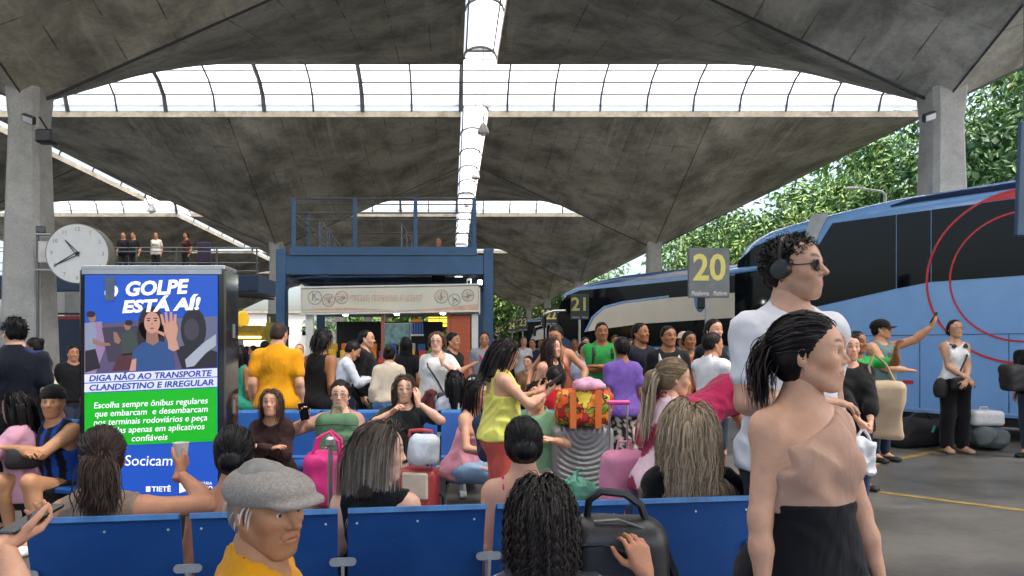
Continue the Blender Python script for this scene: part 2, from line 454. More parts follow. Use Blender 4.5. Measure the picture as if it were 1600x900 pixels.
def eyeball(n=16):
    vs = []; fs = []; cs = []
    for i in range(9):
        th = math.pi*i/16
        for j in range(n):
            a = 2*math.pi*j/n; vs.append((math.sin(th)*math.cos(a), math.cos(th), math.sin(th)*math.sin(a)))
            d = math.degrees(th); cs.append((.006, .005, .004) if d < 12 else ((.045, .022, .010) if d < 30 else (.66, .6, .55)))
    for i in range(8):
        for j in range(n): fs.append((i*n+j, i*n+(j+1) % n, (i+1)*n+(j+1) % n, (i+1)*n+j))
    return np.array(vs, np.float32), np.array(fs, np.int32), np.array(cs, np.float32)
EBV, EBF, EBC = eyeball()
def ik(a, t, l1, l2, pole):
    d = t-a; L = np.linalg.norm(d); n = d/max(L, 1e-6); L = min(L, (l1+l2)*.998); L = max(L, abs(l1-l2)+.02)
    x = (l1*l1-l2*l2+L*L)/(2*L); y = math.sqrt(max(l1*l1-x*x, 0))
    q = pole-n*float(pole@n); q = q/max(np.linalg.norm(q), 1e-6)
    return a+n*x+q*y, a+n*L
# torso outline: height over the pelvis, half width, half depth, middle forward
TZ = np.array([-.14, -.07, .0, .08, .15, .24, .33, .40, .45, .485, .52, .56])
TOR = {'m': (np.array([.10, .150, .165, .158, .152, .162, .174, .170, .145, .098, .062, .05]), np.array([.085, .112, .115, .108, .106, .112, .122, .112, .092, .074, .060, .05]), np.array([0, -.008, -.005, .005, .01, .012, .008, .0, -.008, -.014, -.012, -.005])),
       'f': (np.array([.10, .160, .172, .152, .132, .138, .147, .144, .122, .080, .050, .044]), np.array([.085, .115, .118, .104, .094, .098, .106, .098, .080, .064, .052, .044]), np.array([0, -.012, -.008, .004, .008, .010, .006, .0, -.008, -.012, -.010, -.005]))}
def torso_fn(P, inf=0., loose=0., hemx=0.):
    rx, ry, cyy = TOR[P['sex']]; s = P['s']; b = P['b']
    rx = rx*s*b; ry = ry*s*b*P.get('belly', 1.)
    if loose:
        w = np.clip((.36-TZ)/.3, 0, 1)*loose; rx = rx*(1-w)+np.maximum(rx, rx.max()*1.03)*w; ry = ry*(1-w)+np.maximum(ry, ry.max()*1.05)*w
    Mt, pv = P['Mt'], P['pelvis']
    def fn(X, Y, Z):
        x, y, z = X-pv[0], Y-pv[1], Z-pv[2]
        x, y, z = (Mt[0,0]*x+Mt[1,0]*y+Mt[2,0]*z, Mt[0,1]*x+Mt[1,1]*y+Mt[2,1]*z, Mt[0,2]*x+Mt[1,2]*y+Mt[2,2]*z)
        zz = z/s
        ex = inf+hemx*np.clip((.14-zz)/.14, 0, 1); a = np.interp(zz, TZ, rx).astype(np.float32)+ex; bb = np.interp(zz, TZ, ry).astype(np.float32)+ex; cc = np.interp(zz, TZ, cyy*s).astype(np.float32)
        q = np.sqrt((x/a)**2+((y-cc)/bb)**2)
        # slightly squarer than an ellipse
        d = (q-1)*np.minimum(a, bb)
        return np.maximum(d, np.maximum(z-.56*s, -.14*s-z))
    return fn
def tl(P, p):
    """torso-local point to person space"""
    return P['pelvis']+P['Mt'] @ (np.asarray(p, np.float32)*P['s'])
def put_torso(G, P, inf=0., loose=0., bust=True, hemx=0.):
    s = P['s']; c = [tl(P, (x, y, z)) for x in (-.24, .24) for y in (-.2, .22) for z in (-.16, .58)]
    G.put(torso_fn(P, inf, loose, hemx), np.min(c, 0), np.max(c, 0), .02)
    if bust and P['sex'] == 'f' and P.get('bust', 1):
        for sg in (-1, 1):
            G.ell(tl(P, (sg*.066, .075, .315)), np.array((.062, .06, .066))*s*P.get('bust', 1)+inf, .04, M=P['Mt'])
    for sg in (-1, 1):
        G.cap(tl(P, (sg*.02, -.022, .50)), tl(P, (sg*.125, -.016, .437)), .030*s+inf, .034*s+inf, .05)
        G.ell(tl(P, (sg*.075, -.065, -.06)), np.array((.085, .075, .09))*s*P['b']+inf+hemx, .05, M=P['Mt'])
def put_arm(G, P, sd, inf=0., upto=1.9, k=.035, slack=0.):
    s = P['s']; b = P['ab']; S, E, Wr = P['arm'][sd]
    r0, r1, r2, r3 = [q*s*b for q in ((.056, .041, .040, .026) if P['sex'] == 'm' else (.048, .036, .035, .022))]
    G.ell(S+(E-S)*.08, np.full(3, r0*1.02+inf), k)
    t = min(1, upto)
    G.cap(S, S+(E-S)*t, r0+inf, r0+(r1-r0)*t+inf+slack*t, k)
    if upto > 1:
        t = min(1, upto-1)
        M_ = E+(Wr-E)*min(t, .35)
        G.cap(E, M_, r1+inf+slack, r2*1.08+inf+slack, .02); 
        if t > .35: G.cap(E+(Wr-E)*.35, E+(Wr-E)*t, r2*1.08+inf+slack, r2*1.08+(r3-r2*1.08)*(t-.35)/.65+inf+slack, .02)
def put_leg(G, P, sd, inf=0., upto=2., flare=0., k=.04):
    s = P['s']; b = P['b']; H, K, An = P['leg'][sd]
    r0, r1, r2, r3 = [q*s*b for q in ((.088, .058, .056, .036) if P['sex'] == 'm' else (.092, .056, .052, .033))]
    t = min(1, upto); G.cap(H, H+(K-H)*t, r0+inf, r0+(r1-r0)*t+inf+flare*.3*t, k)
    if upto > 1:
        t = upto-1
        back = P['calf'][sd]
        C_ = K+(An-K)*.32+back*.018*s
        G.cap(K, C_, r1+inf+flare*.4, r2+inf+flare*.6, .03)
        if t > .32: 
            e = K+(An-K)*t; q = (t-.32)/.68; G.cap(C_, e, r2+inf+flare*.6, r2+(r3-r2)*q+inf+flare, .03)
def put_foot(G, P, sd, inf=0.):
    s = P['s']; An = P['leg'][sd][2]; d = P['toe'][sd]; dn = P['sole'][sd]
    h = An+dn*.048*s-d*.035*s; t = An+dn*.056*s+d*.155*s
    G.cap(An, h, .034*s+inf, .034*s+inf, .02); G.cap(h, t, .033*s+inf, .026*s+inf, .02); G.cap(An+d*.02*s, An+dn*.03*s+d*.1*s, .032*s+inf, .026*s+inf, .02)
    sd_ = np.cross(d, dn); G.cap(h, t+sd_*.02*s, .03*s+inf, .024*s+inf, .015); G.cap(h, t-sd_*.02*s, .03*s+inf, .024*s+inf, .015)
def cut_local(G, P, fn, k=.004):
    """fn(x,y,z) in torso coordinates (metres at scale 1), positive where the cloth is taken away"""
    X, Y, Z = G.all(); pv, Mt, s = P['pelvis'], P['Mt'], P['s']
    x, y, z = X-pv[0], Y-pv[1], Z-pv[2]
    x, y, z = (Mt[0,0]*x+Mt[1,0]*y+Mt[2,0]*z)/s, (Mt[0,1]*x+Mt[1,1]*y+Mt[2,1]*z)/s, (Mt[0,2]*x+Mt[1,2]*y+Mt[2,2]*z)/s
    G.F = smax(G.F, fn(x, y, z)*s, k)
def bounds(P, sleeves=True, legs=False, m=.14):
    p = [tl(P, (x, y, z)) for x in (-.2, .2) for y in (-.15, .17) for z in (-.2, .56)]
    if sleeves: p += [q for sd in 'LR' for q in P['arm'][sd]]
    p = np.array(p); return p.min(0)-m, p.max(0)+m
NECK = lambda x, y, z, r, yy, zz: r-np.sqrt(x**2+(y-yy)**2+(z-zz)**2)
def make_top(P, kind, col, vox, inf=.014, loose=.5, hem=-.10, fold=.0065, m=None, name='shirt', sleeve=None, pat=None):
    sl = {'tee': .62, 'long': 1.96, 'tank': .0, 'strap': 0., 'one': 0., 'sleeveless': .0, 'half': .95}[kind] if sleeve is None else sleeve
    lo, hi = bounds(P, sl > 0); G = Grid(lo, hi, vox)
    put_torso(G, P, inf, loose, True, .014 if hem < 0 else 0.)
    if hem < 0 and P['pose'] == 'stand':
        for sd in 'LR': put_leg(G, P, sd, inf+.014, .3)
    if sl > 0:
        for sd in 'LR': put_arm(G, P, sd, inf-.001, sl, .028, slack=.007 if kind in ('tee', 'half') else .006)
    else:
        for sd in 'LR': put_arm(G, P, sd, inf-.004, .12, .035)
    X, Y, Z = G.all()
    if fold:
        wv = wob(X, Y, Z, 9, 4, 2); G.F += fold*.7*wob(X+.05*wv, Y, Z*.7+.06*wv, 24, 4)+fold*1.5*(np.abs(wob(X+.05*wv, Y+.03*wv, Z*.62+.07*wv, 46, 3, 4))-.45)
    cut_local(G, P, lambda x, y, z: hem-z+.006*np.sin(x*30))
    if kind in ('tee', 'long', 'half'): cut_local(G, P, lambda x, y, z: NECK(x, y, z, .088 if P['sex'] == 'f' else .082, .022, .545))
    if kind == 'tank':
        cut_local(G, P, lambda x, y, z: NECK(x, y*.8, z, .115, .03, .56)); cut_local(G, P, lambda x, y, z: np.minimum(np.abs(x)-.118, z-.30+.0*y))
    if kind == 'sleeveless':
        cut_local(G, P, lambda x, y, z: NECK(x, y, z, .090, .022, .545)); cut_local(G, P, lambda x, y, z: np.minimum(np.abs(x)-.148, z-.29))
    if kind == 'strap':
        st = P.get('strapx', .088)
        cut_local(G, P, lambda x, y, z: np.minimum(z-(.355+.02*np.cos(x*18)-.10*np.clip(-y, 0, .1)/.1*P.get('lowback', .6)), np.abs(np.abs(x)-st)-.008))
        cut_local(G, P, lambda x, y, z: np.minimum(np.abs(x)-.118, z-.30))
    if kind == 'one':
        cut_local(G, P, lambda x, y, z: z-(.432-.48*x*P.get('oneside', 1)))
        cut_local(G, P, lambda x, y, z: NECK(x, y, z, .080, .02, .545)); cut_local(G, P, lambda x, y, z: np.minimum(np.abs(x)-.128, z-.30))
    v, f = G.mesh(1)
    c = np.tile(np.asarray(col, np.float32), (len(v), 1))
    if pat is not None: c = pat(v, P, c)
    return link(name, npmesh(name, v, f, [m or CLOTH], col=c), P['root'])
def make_bottom(P, kind, col, vox, inf=.012, flare=0., top=.07, fold=.004, pat=None, name=None):
    up = {'trousers': 1.93, 'shorts': .82, 'skirt': 1.6, 'crop': 1.6}[kind]
    p = np.array([q for sd in 'LR' for q in P['leg'][sd]]+[tl(P, (x, y, z)) for x in (-.2, .2) for y in (-.15, .17) for z in (-.2, .1)])
    G = Grid(p.min(0)-.15, p.max(0)+.15, vox)
    put_torso(G, P, inf, 0, False)
    if kind == 'skirt' and P['pose'] == 'stand':
        a = P['pelvis']+A(0, 0, .02); b = A(a[0], a[1], .22 if P.get('maxi', 1) else .5)
        G.cap(a, b, .13*P['s']*P['b'], .20, .06)
    else:
        for sd in 'LR': put_leg(G, P, sd, inf, up, flare)
    X, Y, Z = G.all()
    if fold:
        wv = wob(X, Y, Z, 9, 4, 2); G.F += fold*wob(X+.05*wv, Y, Z+.06*wv, 24, 4)+1.3*fold*(np.abs(wob(X+.04*wv, Y, Z*.9+.05*wv, 50, 3, 4))-.45)
    cut_local(G, P, lambda x, y, z: z-top)
    v, f = G.mesh(1); c = np.tile(np.asarray(col, np.float32), (len(v), 1))
    if pat is not None: c = pat(v, P, c)
    n = name or {'skirt': 'skirt', 'shorts': 'shorts'}.get(kind, 'trousers')
    return link(n, npmesh(n, v, f, [CLOTH], col=c), P['root'])
def hair_base(style, vox, L=.3, sex='f', inflate=0., part=None):
    """solid hair volume in head space (metres at scale 1)"""
    lo = (-.17, -.25, -.20-L); G = Grid(lo, (.17, .15, .18), vox); q = inflate
    short = style in ('short', 'fade', 'curly', 'back', 'crew')
    t = {'short': .009, 'fade': .004, 'crew': .006, 'curly': .022, 'back': .010}.get(style, .008)+q
    G.ell((0, -.015, .034), (.0755+t, .098+t, .088+t), .01)
    if short:
        G.ell((0, -.045, -.02), (.070+t*.6, .062+t*.6, .062), .03)
    else:
        G.ell((0, -.042, -.02), (.074+t, .064+t, .075), .03)
    if style == 'long':
        G.put(lambda X, Y, Z: np.maximum((np.sqrt((X/(.094+.10*np.clip(-Z-.05, 0, .15)))**2+((Y+.055)/(.062-.05*np.clip(-Z-.05, 0, .4)))**2)-1)*.05, np.maximum(Z-.02, -L-Z-.03*np.cos(X*22))), (-.14, -.15, -L-.05), (.14, .03, .03), .03)
    if style == 'bun': G.ell((0, -.118, .045), (.05, .04, .046), .012)
    if style == 'lowbun': G.ell((0, -.115, -.02), (.055, .045, .05), .015)
    if style == 'pony':
        pts = [(0, -.105, .03), (0, -.155, .0), (0, -.165, -.08), (0, -.145, -.08-L*.5), (0, -.135, -.08-L)]
        for i, (a, b) in enumerate(zip(pts[:-1], pts[1:])): G.cap(a, b, (.028, .034, .038, .030)[i], (.034, .038, .030, .012)[i], .02)
    X, Y, Z = G.all()
    zz = [-.5, -.09, -.03, .0, .03, .058, .083, .12]
    yy = [-.03, -.028, -.012, .012, .034, .062, .084, .11] if not short else [-.06, -.052, -.03, .004, .030, .060, .080, .11]
    hl = np.interp(Z, zz, yy).astype(np.float32)
    if style in ('short', 'fade', 'crew', 'back', 'curly'): G.F = smax(G.F, -.062+.9*np.clip(Y+.05, 0, .06)-Z+.006*wob(X, Y, Z, 90, 3), .01)
    G.F = smax(G.F, Y-hl-.10*np.clip(np.abs(X)-.055, 0, .1)*(-1 if style != 'long' else 0), .012)
    if short: G.F += .0022*wob(X, Y, Z, 170, 4)+.002*wob(X, Y, Z, 90, 3, 3)
    if style != 'fade':
        an = np.arctan2(X, -Y-.02)
        if style in ('curly',): G.F += .007*wob(X, Y, Z, 110, 5)+.004*wob(X, Y, Z, 230, 4, 3)
        else: G.F += .0022*np.sin(an*26+9*wob(X, Y, Z, 14, 3))+.0015*np.sin(an*61+4*wob(X, Y, Z, 20, 3, 2))
    return G.mesh(1)
def scalp_pts(n, rs, zmin=-.05, front=True):
    """random roots over the hair-bearing skull"""
    out = []
    while len(out) < n:
        d = rs.normal(size=3); d /= np.linalg.norm(d)
        p = np.array((0, -.015, .034))+d*np.array((.078, .100, .090))
        hl = np.interp(p[2], [-.09, -.03, .0, .03, .058, .083, .12], [-.028, -.012, .012, .034, .060, .082, .11])
        if p[2] > zmin and p[1] < hl+.002: out.append(p)
    return np.array(out)
def strands(n, L, seed, shape, w=.0016, step=.016, colr=((.02,.012,.008),(.05,.03,.02)), part=0., wave=0., wf=40., coll=(), zmin=-.05, curl=0., jit=.25, tip=None, out=.0, Lvar=.2, target=None, grav=1., flat=1., roots=None, gather=.0):
    """locks of hair grown from the scalp: arrays v, f, colours"""
    rs = np.random.RandomState(seed); K = int(L/step)
    p = scalp_pts(n, rs, zmin) if roots is None else np.asarray(roots[0])+rs.normal(size=(n, 3))*np.asarray(roots[1])
    hc = np.array((0, -.015, .034)); hr = np.array((.0815, .104, .094))+out
    nrm = (p-hc)/hr**2; nrm /= np.linalg.norm(nrm, axis=1)[:, None]
    sgn = np.where(p[:,0] > part, 1., -1.)
    d = shape(p, nrm, sgn)
    if flat: d = d-nrm*np.sum(d*nrm, 1)[:, None]*flat
    d = d/np.linalg.norm(d, axis=1)[:, None]
    keep = rs.rand(n)*.9+.1; path = [p.copy()]; lens = 1-Lvar*rs.rand(n)
    j = rs.normal(size=(n, 3))*jit*.15; ph = rs.rand(n)*6.28
    for k in range(K):
        g = np.zeros((n, 3)); g[:, 2] = -1
        t = k/K; wt = .28+.24*min(1, k/6)
        if target is not None:
            tv = np.asarray(target)-path[-1]; tn = np.linalg.norm(tv, axis=1)[:, None]; d = d*.55+tv/np.maximum(tn, 1e-4)*.45+j*.06
        else: d = d*(1-wt*grav)+g*wt*grav+j*.12
        if gather: d[:, 0] -= gather*np.clip(-path[-1][:, 2]-.03, 0, .1)/.1*path[-1][:, 0]/.08
        if wave: d[:, 0] += wave*np.sin(wf*k*step+ph)*min(1, t*2); d[:, 1] += wave*.7*np.cos(wf*k*step*1.1+ph*1.3)*min(1, t*2)
        d /= np.linalg.norm(d, axis=1)[:, None]
        q = path[-1]+d*step*lens[:, None]
        if target is not None: q = np.where(tn < step*1.2, path[-1]+j*.002, q)
        lay = keep[:, None]*.012
        for i, (c, r) in enumerate([(hc, hr)]+list(coll)):
            rr = np.asarray(r)+lay; u = (q-np.asarray(c))/rr; l = np.linalg.norm(u, axis=1); m = l < 1
            q[m] = np.asarray(c)+(u[m]/l[m][:, None])*rr[m]
        dd = q-path[-1]; ln = np.linalg.norm(dd, axis=1)[:, None]; d = np.where(ln > 1e-6, dd/np.maximum(ln, 1e-6), d)
        path.append(q)
    Pth = np.stack(path, 1); n_, k_ = Pth.shape[:2]
    T = np.gradient(Pth, axis=1); T /= np.maximum(np.linalg.norm(T, axis=2, keepdims=True), 1e-9)
    ctr = np.stack([np.zeros_like(Pth[...,0]), np.full_like(Pth[...,0], -.02), np.minimum(Pth[...,2], .03)], -1)
    N_ = Pth-ctr; N_ -= T*np.sum(N_*T, 2, keepdims=True); N_ /= np.maximum(np.linalg.norm(N_, axis=2, keepdims=True), 1e-9)
    B = np.cross(T, N_)
    tt = np.linspace(0, 1, k_)[None, :, None]; ww = w*(.7+.6*rs.rand(n_, 1, 1))*np.minimum(1, (1.02-tt)*3.2)
    if curl:
        a = ph[:, None, None]+tt*wf*L*2.2; Pth = Pth+(N_*np.cos(a)+B*np.sin(a))*curl*np.minimum(1, tt*2)
    tw = np.cos(ph*3)[:, None, None]*.5; V = np.stack([Pth-(B+N_*tw)*ww, Pth+(B+N_*tw)*ww], 2)   # n,k,2,3
    base = (np.arange(n_)[:, None]*k_+np.arange(k_-1)[None, :])*2
    fs = [np.stack([base, base+1, base+3, base+2], -1).reshape(-1, 4)]
    c0, c1 = np.array(colr[0]), np.array(colr[1]); mixr = rs.rand(n_, 1, 1)
    C = (c0*(1-mixr)+c1*mixr)*np.ones((n_, k_, 1))
    if tip is not None:
        tp = np.clip((tt-.15)/.6, 0, 1)*(.35+.65*(rs.rand(n_, 1, 1) > .35)); C = C*(1-tp)+np.array(tip)*tp
    C = np.repeat(C[:, :, None, :], 2, 2)
    return V.reshape(-1, 3).astype(np.float32), np.concatenate(fs).astype(np.int32), C.reshape(-1, 3).astype(np.float32)
DOWN = lambda p, nr, s: np.stack([s*.8*np.clip((p[:,1]+.075)/.1, 0, 1)+.15*p[:,0]/.08, -.55-.7*np.clip(p[:,1]/.05, 0, 1), .1+0*s], 1)
def auto_strand(style, hc, D, L, sex):
    n = 850 if D < 3.6 else (280 if D < 7 else 0)
    if n == 0 and style == 'long': n = 130
    if n == 0: return []
    c = np.array(hc); col = (tuple(c*.5), tuple(np.minimum(c*1.6+.003, 1)))
    w = .0019 if D < 3.6 else (.0036 if D < 7 else .006)
    if style == 'long': return [dict(n=n, L=L+.12, shape=DOWN, colr=col, w=w, wave=.05, gather=.1, coll=[((0, -.02, -.30), (.165, .085, .10))])]
    tgt = {'tied': (0, -.108, .01), 'bun': (0, -.10, .045), 'lowbun': (0, -.105, -.02), 'pony': (0, -.108, .03)}
    if style in tgt:
        o = [dict(n=n, L=.24, shape=lambda p, nr, s: np.stack([0*s, -1+0*s, .2+0*s], 1), colr=col, w=w, target=tgt[style], jit=.1)]
        if style == 'pony': o.append(tail(col, L, n//3, w))
        return o
    if style == 'curly': return [dict(n=n, L=.026, step=.005, shape=lambda p, nr, s: nr*.6+np.random.normal(size=nr.shape)*.6, colr=col, w=w, jit=2., flat=.2, grav=.5, curl=.006, wf=90, Lvar=.6)]
    if style in ('short', 'back'): return [dict(n=n, L=.032, step=.008, flat=.75, shape=lambda p, nr, s: nr*.10+np.stack([s*.15, .35*np.sign(p[:,1]+.02)*(1 if style == 'short' else -1.5), .1+0*s], 1), colr=col, w=w, jit=.5, grav=.7, Lvar=.5)]
    return []
def tail(col, L, n, w, at=(0, -.125, .02), spread=(.014, .010, .012), wave=.10, curl=.0, tip=None, wf=30):
    return dict(n=n, L=L+.10, roots=(at, spread), shape=lambda p, nr, s: np.stack([.25*p[:,0]/.014, -1+0*s, .1+0*s], 1), flat=0, colr=col, w=w*1.2, wave=wave, wf=wf, curl=curl, jit=.7, tip=tip, Lvar=.45, coll=[((0, -.03, -.28), (.17, .085, .12))])
NPEOPLE = [0]
def person(label, px, D, rz, H=1.65, sex='f', pose='stand', skin='tan', hair=('long', '#1c1512', .3), top=('tee', '#888888', {}), bottom=('trousers', '#333a4a', {}),
           lean=0, side=0, twist=0, head=(0, 0, 0), L=None, R_=None, b=1., ab=None, zoff=0., face=None, shoes='#222222', vox=None, feet=None, knees=None, seat=.50, xyz=None,
           group=None, strand=None, bust=1, belly=1., hs=1., beard=0., sx=None, eyes=True, P0=None):
    root_loc = (*PX(px, D), zoff) if xyz is None else xyz
    s = H/1.70; face = face or sex
    vox = vox or (.0122 if D < 4.2 else (.015 if D < 7 else (.019 if D < 10 else .025)))
    hv = .0038 if D < 2.5 else (.0048 if D < 3.6 else (.0085 if D < 7 else (.0105 if D < 10 else .014)))
    nv = .0056 if D < 3.2 else (.0092 if D < 7 else .013)
    P = dict(sex=sex, s=s, b=b, ab=(ab or b)*(1.12 if D > 9 else 1.), pose=pose, bust=bust, belly=belly)
    P.update(P0 or {})
    P['pelvis'] = A(0, 0, .95*s if pose == 'stand' else seat+.06*s)
    P['Mt'] = rotm(twist, -lean, side); sw = sx or (.166 if sex == 'm' else .138)
    hipz = P['pelvis'][2]-.05*s
    P['leg'] = {}; P['calf'] = {}; P['toe'] = {}; P['sole'] = {}
    for sd, sg in (('L', -1), ('R', 1)):
        hp = A(sg*.088*s, 0, hipz)
        if feet and feet[sd] is not None:
            K, An = ik(hp, A(*feet[sd]), .43*s, .42*s, A(sg*.15, 1, .3) if knees is None else A(*knees[sd]))
        elif pose == 'stand': K, An = A(sg*.096*s, .018*s, .49*s), A(sg*.10*s, -.01*s, .085*s)
        else: K, An = A(sg*.105*s, .43*s, hipz+.0*s), A(sg*.11*s, .43*s, .085*s)
        P['leg'][sd] = (hp, K, An); u = (An-K)/np.linalg.norm(An-K)
        fw = A(0, 1, 0)-u*u[1]; fw = fw/max(np.linalg.norm(fw), 1e-6) if np.linalg.norm(fw) > .2 else A(0, 0, 1)
        P['calf'][sd] = -fw; toe = A(sg*.18, 1, 0); 
        if An[2] > .2*s: toe = fw+u*.25
        P['toe'][sd] = toe/np.linalg.norm(toe); P['sole'][sd] = A(0, 0, -1) if An[2] <= .2*s else u
    P['arm'] = {}; AH = {}
    for sd, sg, spec in (('L', -1, L), ('R', 1, R_)):
        S = tl(P, (sg*sw*b**.5, -.012, .432)); o = {}
        if spec is None: t = S+P['Mt'] @ (A(sg*.05, .02, -.505)*s); o = {}
        else:
            t = A(*spec[0]); o = spec[1] if len(spec) > 1 else {}
        E, Wr = ik(S, t, .285*s, .25*s, A(*o.get('pole', (sg*.35, -1, -.25) if spec is None else (sg*.85, -.6, -.6))))
        P['arm'][sd] = (S, E, Wr)
        hd = A(*o['hd']) if 'hd' in o else Wr-E
        hd = hd/np.linalg.norm(hd); pn = A(*o.get('pn', (-sg, .15, 0) if spec is None else (-sg*.5, 0, -.8)))
        pn = pn-hd*float(pn@hd); pn /= max(np.linalg.norm(pn), 1e-6)
        AH[sd] = (Wr, hd, pn, o.get('pose', 'relax'))
    # --- body: one continuous skin
    nb = tl(P, (0, -.012, .50)); hM = P['Mt'] @ rotm(0, 0, 0); hM = rotm(twist+head[0], head[1]-lean*.25, head[2])
    hc = nb+P['Mt'] @ (A(0, .012, .075)*s)+hM @ (A(0, .018, .075)*s*hs)
    allp = np.array([nb, hc, tl(P, (0, 0, -.2)), tl(P, (0, .15, .3)), tl(P, (0, -.15, .3))]+[q for d in (P['arm'], P['leg']) for sd in 'LR' for q in d[sd]]+[P['leg'][sd][2]+P['toe'][sd]*.15 for sd in 'LR'])
    G = Grid(allp.min(0)-.13, allp.max(0)+.13, vox if D < 2.5 else (.018 if D < 7 else (.020 if D < 10 else .0225)))
    put_torso(G, P)
    for sd in 'LR': put_leg(G, P, sd); put_foot(G, P, sd)
    for sd in 'LR': put_arm(G, P, sd)
    nr = (.057 if sex == 'm' else .045)*s*b**.5
    G.cap(tl(P, (0, -.012, .45)), hc+hM @ (A(0, -.022, -.075)*s*hs), nr*1.06, nr, .04)
    v, f = G.mesh(1); base = np.array(TONES[skin] if isinstance(skin, str) and skin in TONES else lin(skin), np.float32)
    cols = [np.tile(base, (len(v), 1))]; V = [v]; Fs = [f]; mi = [np.zeros(len(f), np.int32)]; n = len(v)
    hvv, hf, lipm, brow, cheek, brd, ring = head_proto(face, hv)
    hw = (hvv*s*hs) @ hM.T+hc
    ht = np.tile(base, (len(hvv), 1)); hcol = np.array(lin(hair[1]), np.float32) if hair else np.array((.02,.015,.01), np.float32)
    bc = hcol*.8 if face != 'old' else np.array((.25, .22, .2), np.float32)
    for mask, target, amt in ((cheek, base*A(1.06, .88, .85), .5), (lipm, base*(A(.80, .48, .46) if sex == 'f' else A(.82, .60, .56)), .85), (brd, base*A(.55, .55, .56), beard), (ring, base*A(.74, .68, .64), .38 if D < 4 else .15), (brow, bc, .88)):
        w_ = (mask*amt)[:, None]; ht = ht*(1-w_)+target*w_
    V.append(hw); Fs.append(hf+n); cols.append(ht); mi.append(np.zeros(len(hf), np.int32)); n += len(hw)
    if eyes:
        for sg in (-1, 1):
            ev = ((EBV*.0128+A(sg*.031, .0705, .0025))*s*hs) @ hM.T+hc
            V.append(ev); Fs.append(EBF[:, ::-1]+n); cols.append(EBC); mi.append(np.ones(len(EBF), np.int32)); n += len(ev)
    for sd, sg in (('L', -1), ('R', 1)):
        Wr, hd, pn, ps = AH[sd]; pv_, pf = hand_proto(ps, nv)
        pv_ = pv_.copy()*(s*(1.0 if sex == 'm' else .90)); 
        if sd == 'L': pv_[:, 0] *= -1
        z_ = -pn; x_ = np.cross(hd, z_)
        wv = pv_[:, :1]*x_+pv_[:, 1:2]*hd+pv_[:, 2:]*z_+Wr
        V.append(wv); Fs.append((pf[:, ::-1] if sd == 'L' else pf)+n); cols.append(np.tile(base*A(1.0, .95, .93), (len(wv), 1))); mi.append(np.zeros(len(pf), np.int32)); n += len(wv)
    me = npmesh('person', np.concatenate(V), np.concatenate(Fs), [SKIN, EYE], np.concatenate(mi), True, np.concatenate(cols))
    root = link('person', me, None, root_loc, (0, 0, R(rz))); tag(root, label, 'person', group); P['root'] = root
    P.update(hM=hM, hc=hc, hsc=s*hs, AH=AH)
    # --- clothes
    if top:
        for tp in (top if isinstance(top, list) else [top]):
            kw = dict(tp[2]) if len(tp) > 2 else {}; kw.setdefault('vox', vox*(1.02 if D < 4.2 else 1.18)); make_top(P, tp[0], lin(tp[1]), **kw)
    if bottom:
        kw = dict(bottom[2]) if len(bottom) > 2 else {}; kw.setdefault('vox', max(vox*1.3, .019)); make_bottom(P, bottom[0], lin(bottom[1]), **kw)
    if shoes:
        for sd in 'LR':
            An = P['leg'][sd][2]; G = Grid(An-.26*s, An+.26*s, .013 if D < 5 else .018); put_foot(G, P, sd, .007)
            X, Y, Z = G.all()
            if An[2] <= .2*s: G.F = smax(smax(G.F, .004-Z, .004), Z-An[2]+.012*s, .006)
            sv, sf = G.mesh(1); link('shoe', npmesh('shoe', sv, sf, [SMOOTHCLOTH], col=np.tile(lin(shoes), (len(sv), 1))), root)
    # --- hair
    if hair:
        st, hcx = hair[0], lin(hair[1]); kw = dict(hair[3]) if len(hair) > 3 else {}
        hvx = .0078 if D < 3.6 else (.0112 if D < 7 else (.0145 if D < 10 else .019))
        key = ('hair', st, hvx, hair[2] if len(hair) > 2 else .3, tuple(kw.items()))
        if key not in _HP: _HP[key] = hair_base(st, hvx, hair[2] if len(hair) > 2 else .3, sex, **kw)
        bv, bf = _HP[key]; hvs = [bv]; hfs = [bf]; rs = np.random.RandomState(NPEOPLE[0])
        hcs = [np.tile(np.asarray(hcx, np.float32)*.8, (len(bv), 1))]
        if strand is None and D < 10: strand = auto_strand(st, hcx, D, hair[2] if len(hair) > 2 else .3, sex)
        if strand:
            for sdict in (strand if isinstance(strand, list) else [strand]):
                q = dict(sdict); sv, sf, scl = strands(seed=NPEOPLE[0]+11, **q); o = sum(len(x) for x in hvs)
                hvs.append(sv); hfs.append(sf+o); hcs.append(scl)
        hv_ = (np.concatenate(hvs)*s*hs) @ hM.T+hc
        link('hair', npmesh('hair', hv_, np.concatenate(hfs), [HAIR], col=np.concatenate(hcs)), root)
    NPEOPLE[0] += 1
    return P
def on_head(P, name, v, f, m, col=None, it=1):
    """a worn thing given in head space (metres at scale 1)"""
    w = (np.asarray(v, np.float32)*P['hsc']) @ P['hM'].T+P['hc']
    return link(name, npmesh(name, w, f, [m], col=col), P['root'])
def quads(mb):
    """MB -> arrays of quads (triangulated n-gons dropped to fans)"""
    f = []
    for q in mb.f:
        if len(q) == 4: f.append(q)
        elif len(q) == 3: f.append((*q, q[2]))
        else:
            for i in range(1, len(q)-1): f.append((q[0], q[i], q[i+1], q[i+1]))
    return np.array([tuple(p) for p in mb.v], np.float32), np.array(f, np.int32)
def worn(P, name, mb, m, smooth=True):
    """MB given in head space -> child mesh"""
    v = (np.array([tuple(p) for p in mb.v], np.float32)*P['hsc']) @ P['hM'].T+P['hc']
    mb.v = [tuple(p) for p in v]; return mb.build(name, m, P['root'], smooth=smooth)
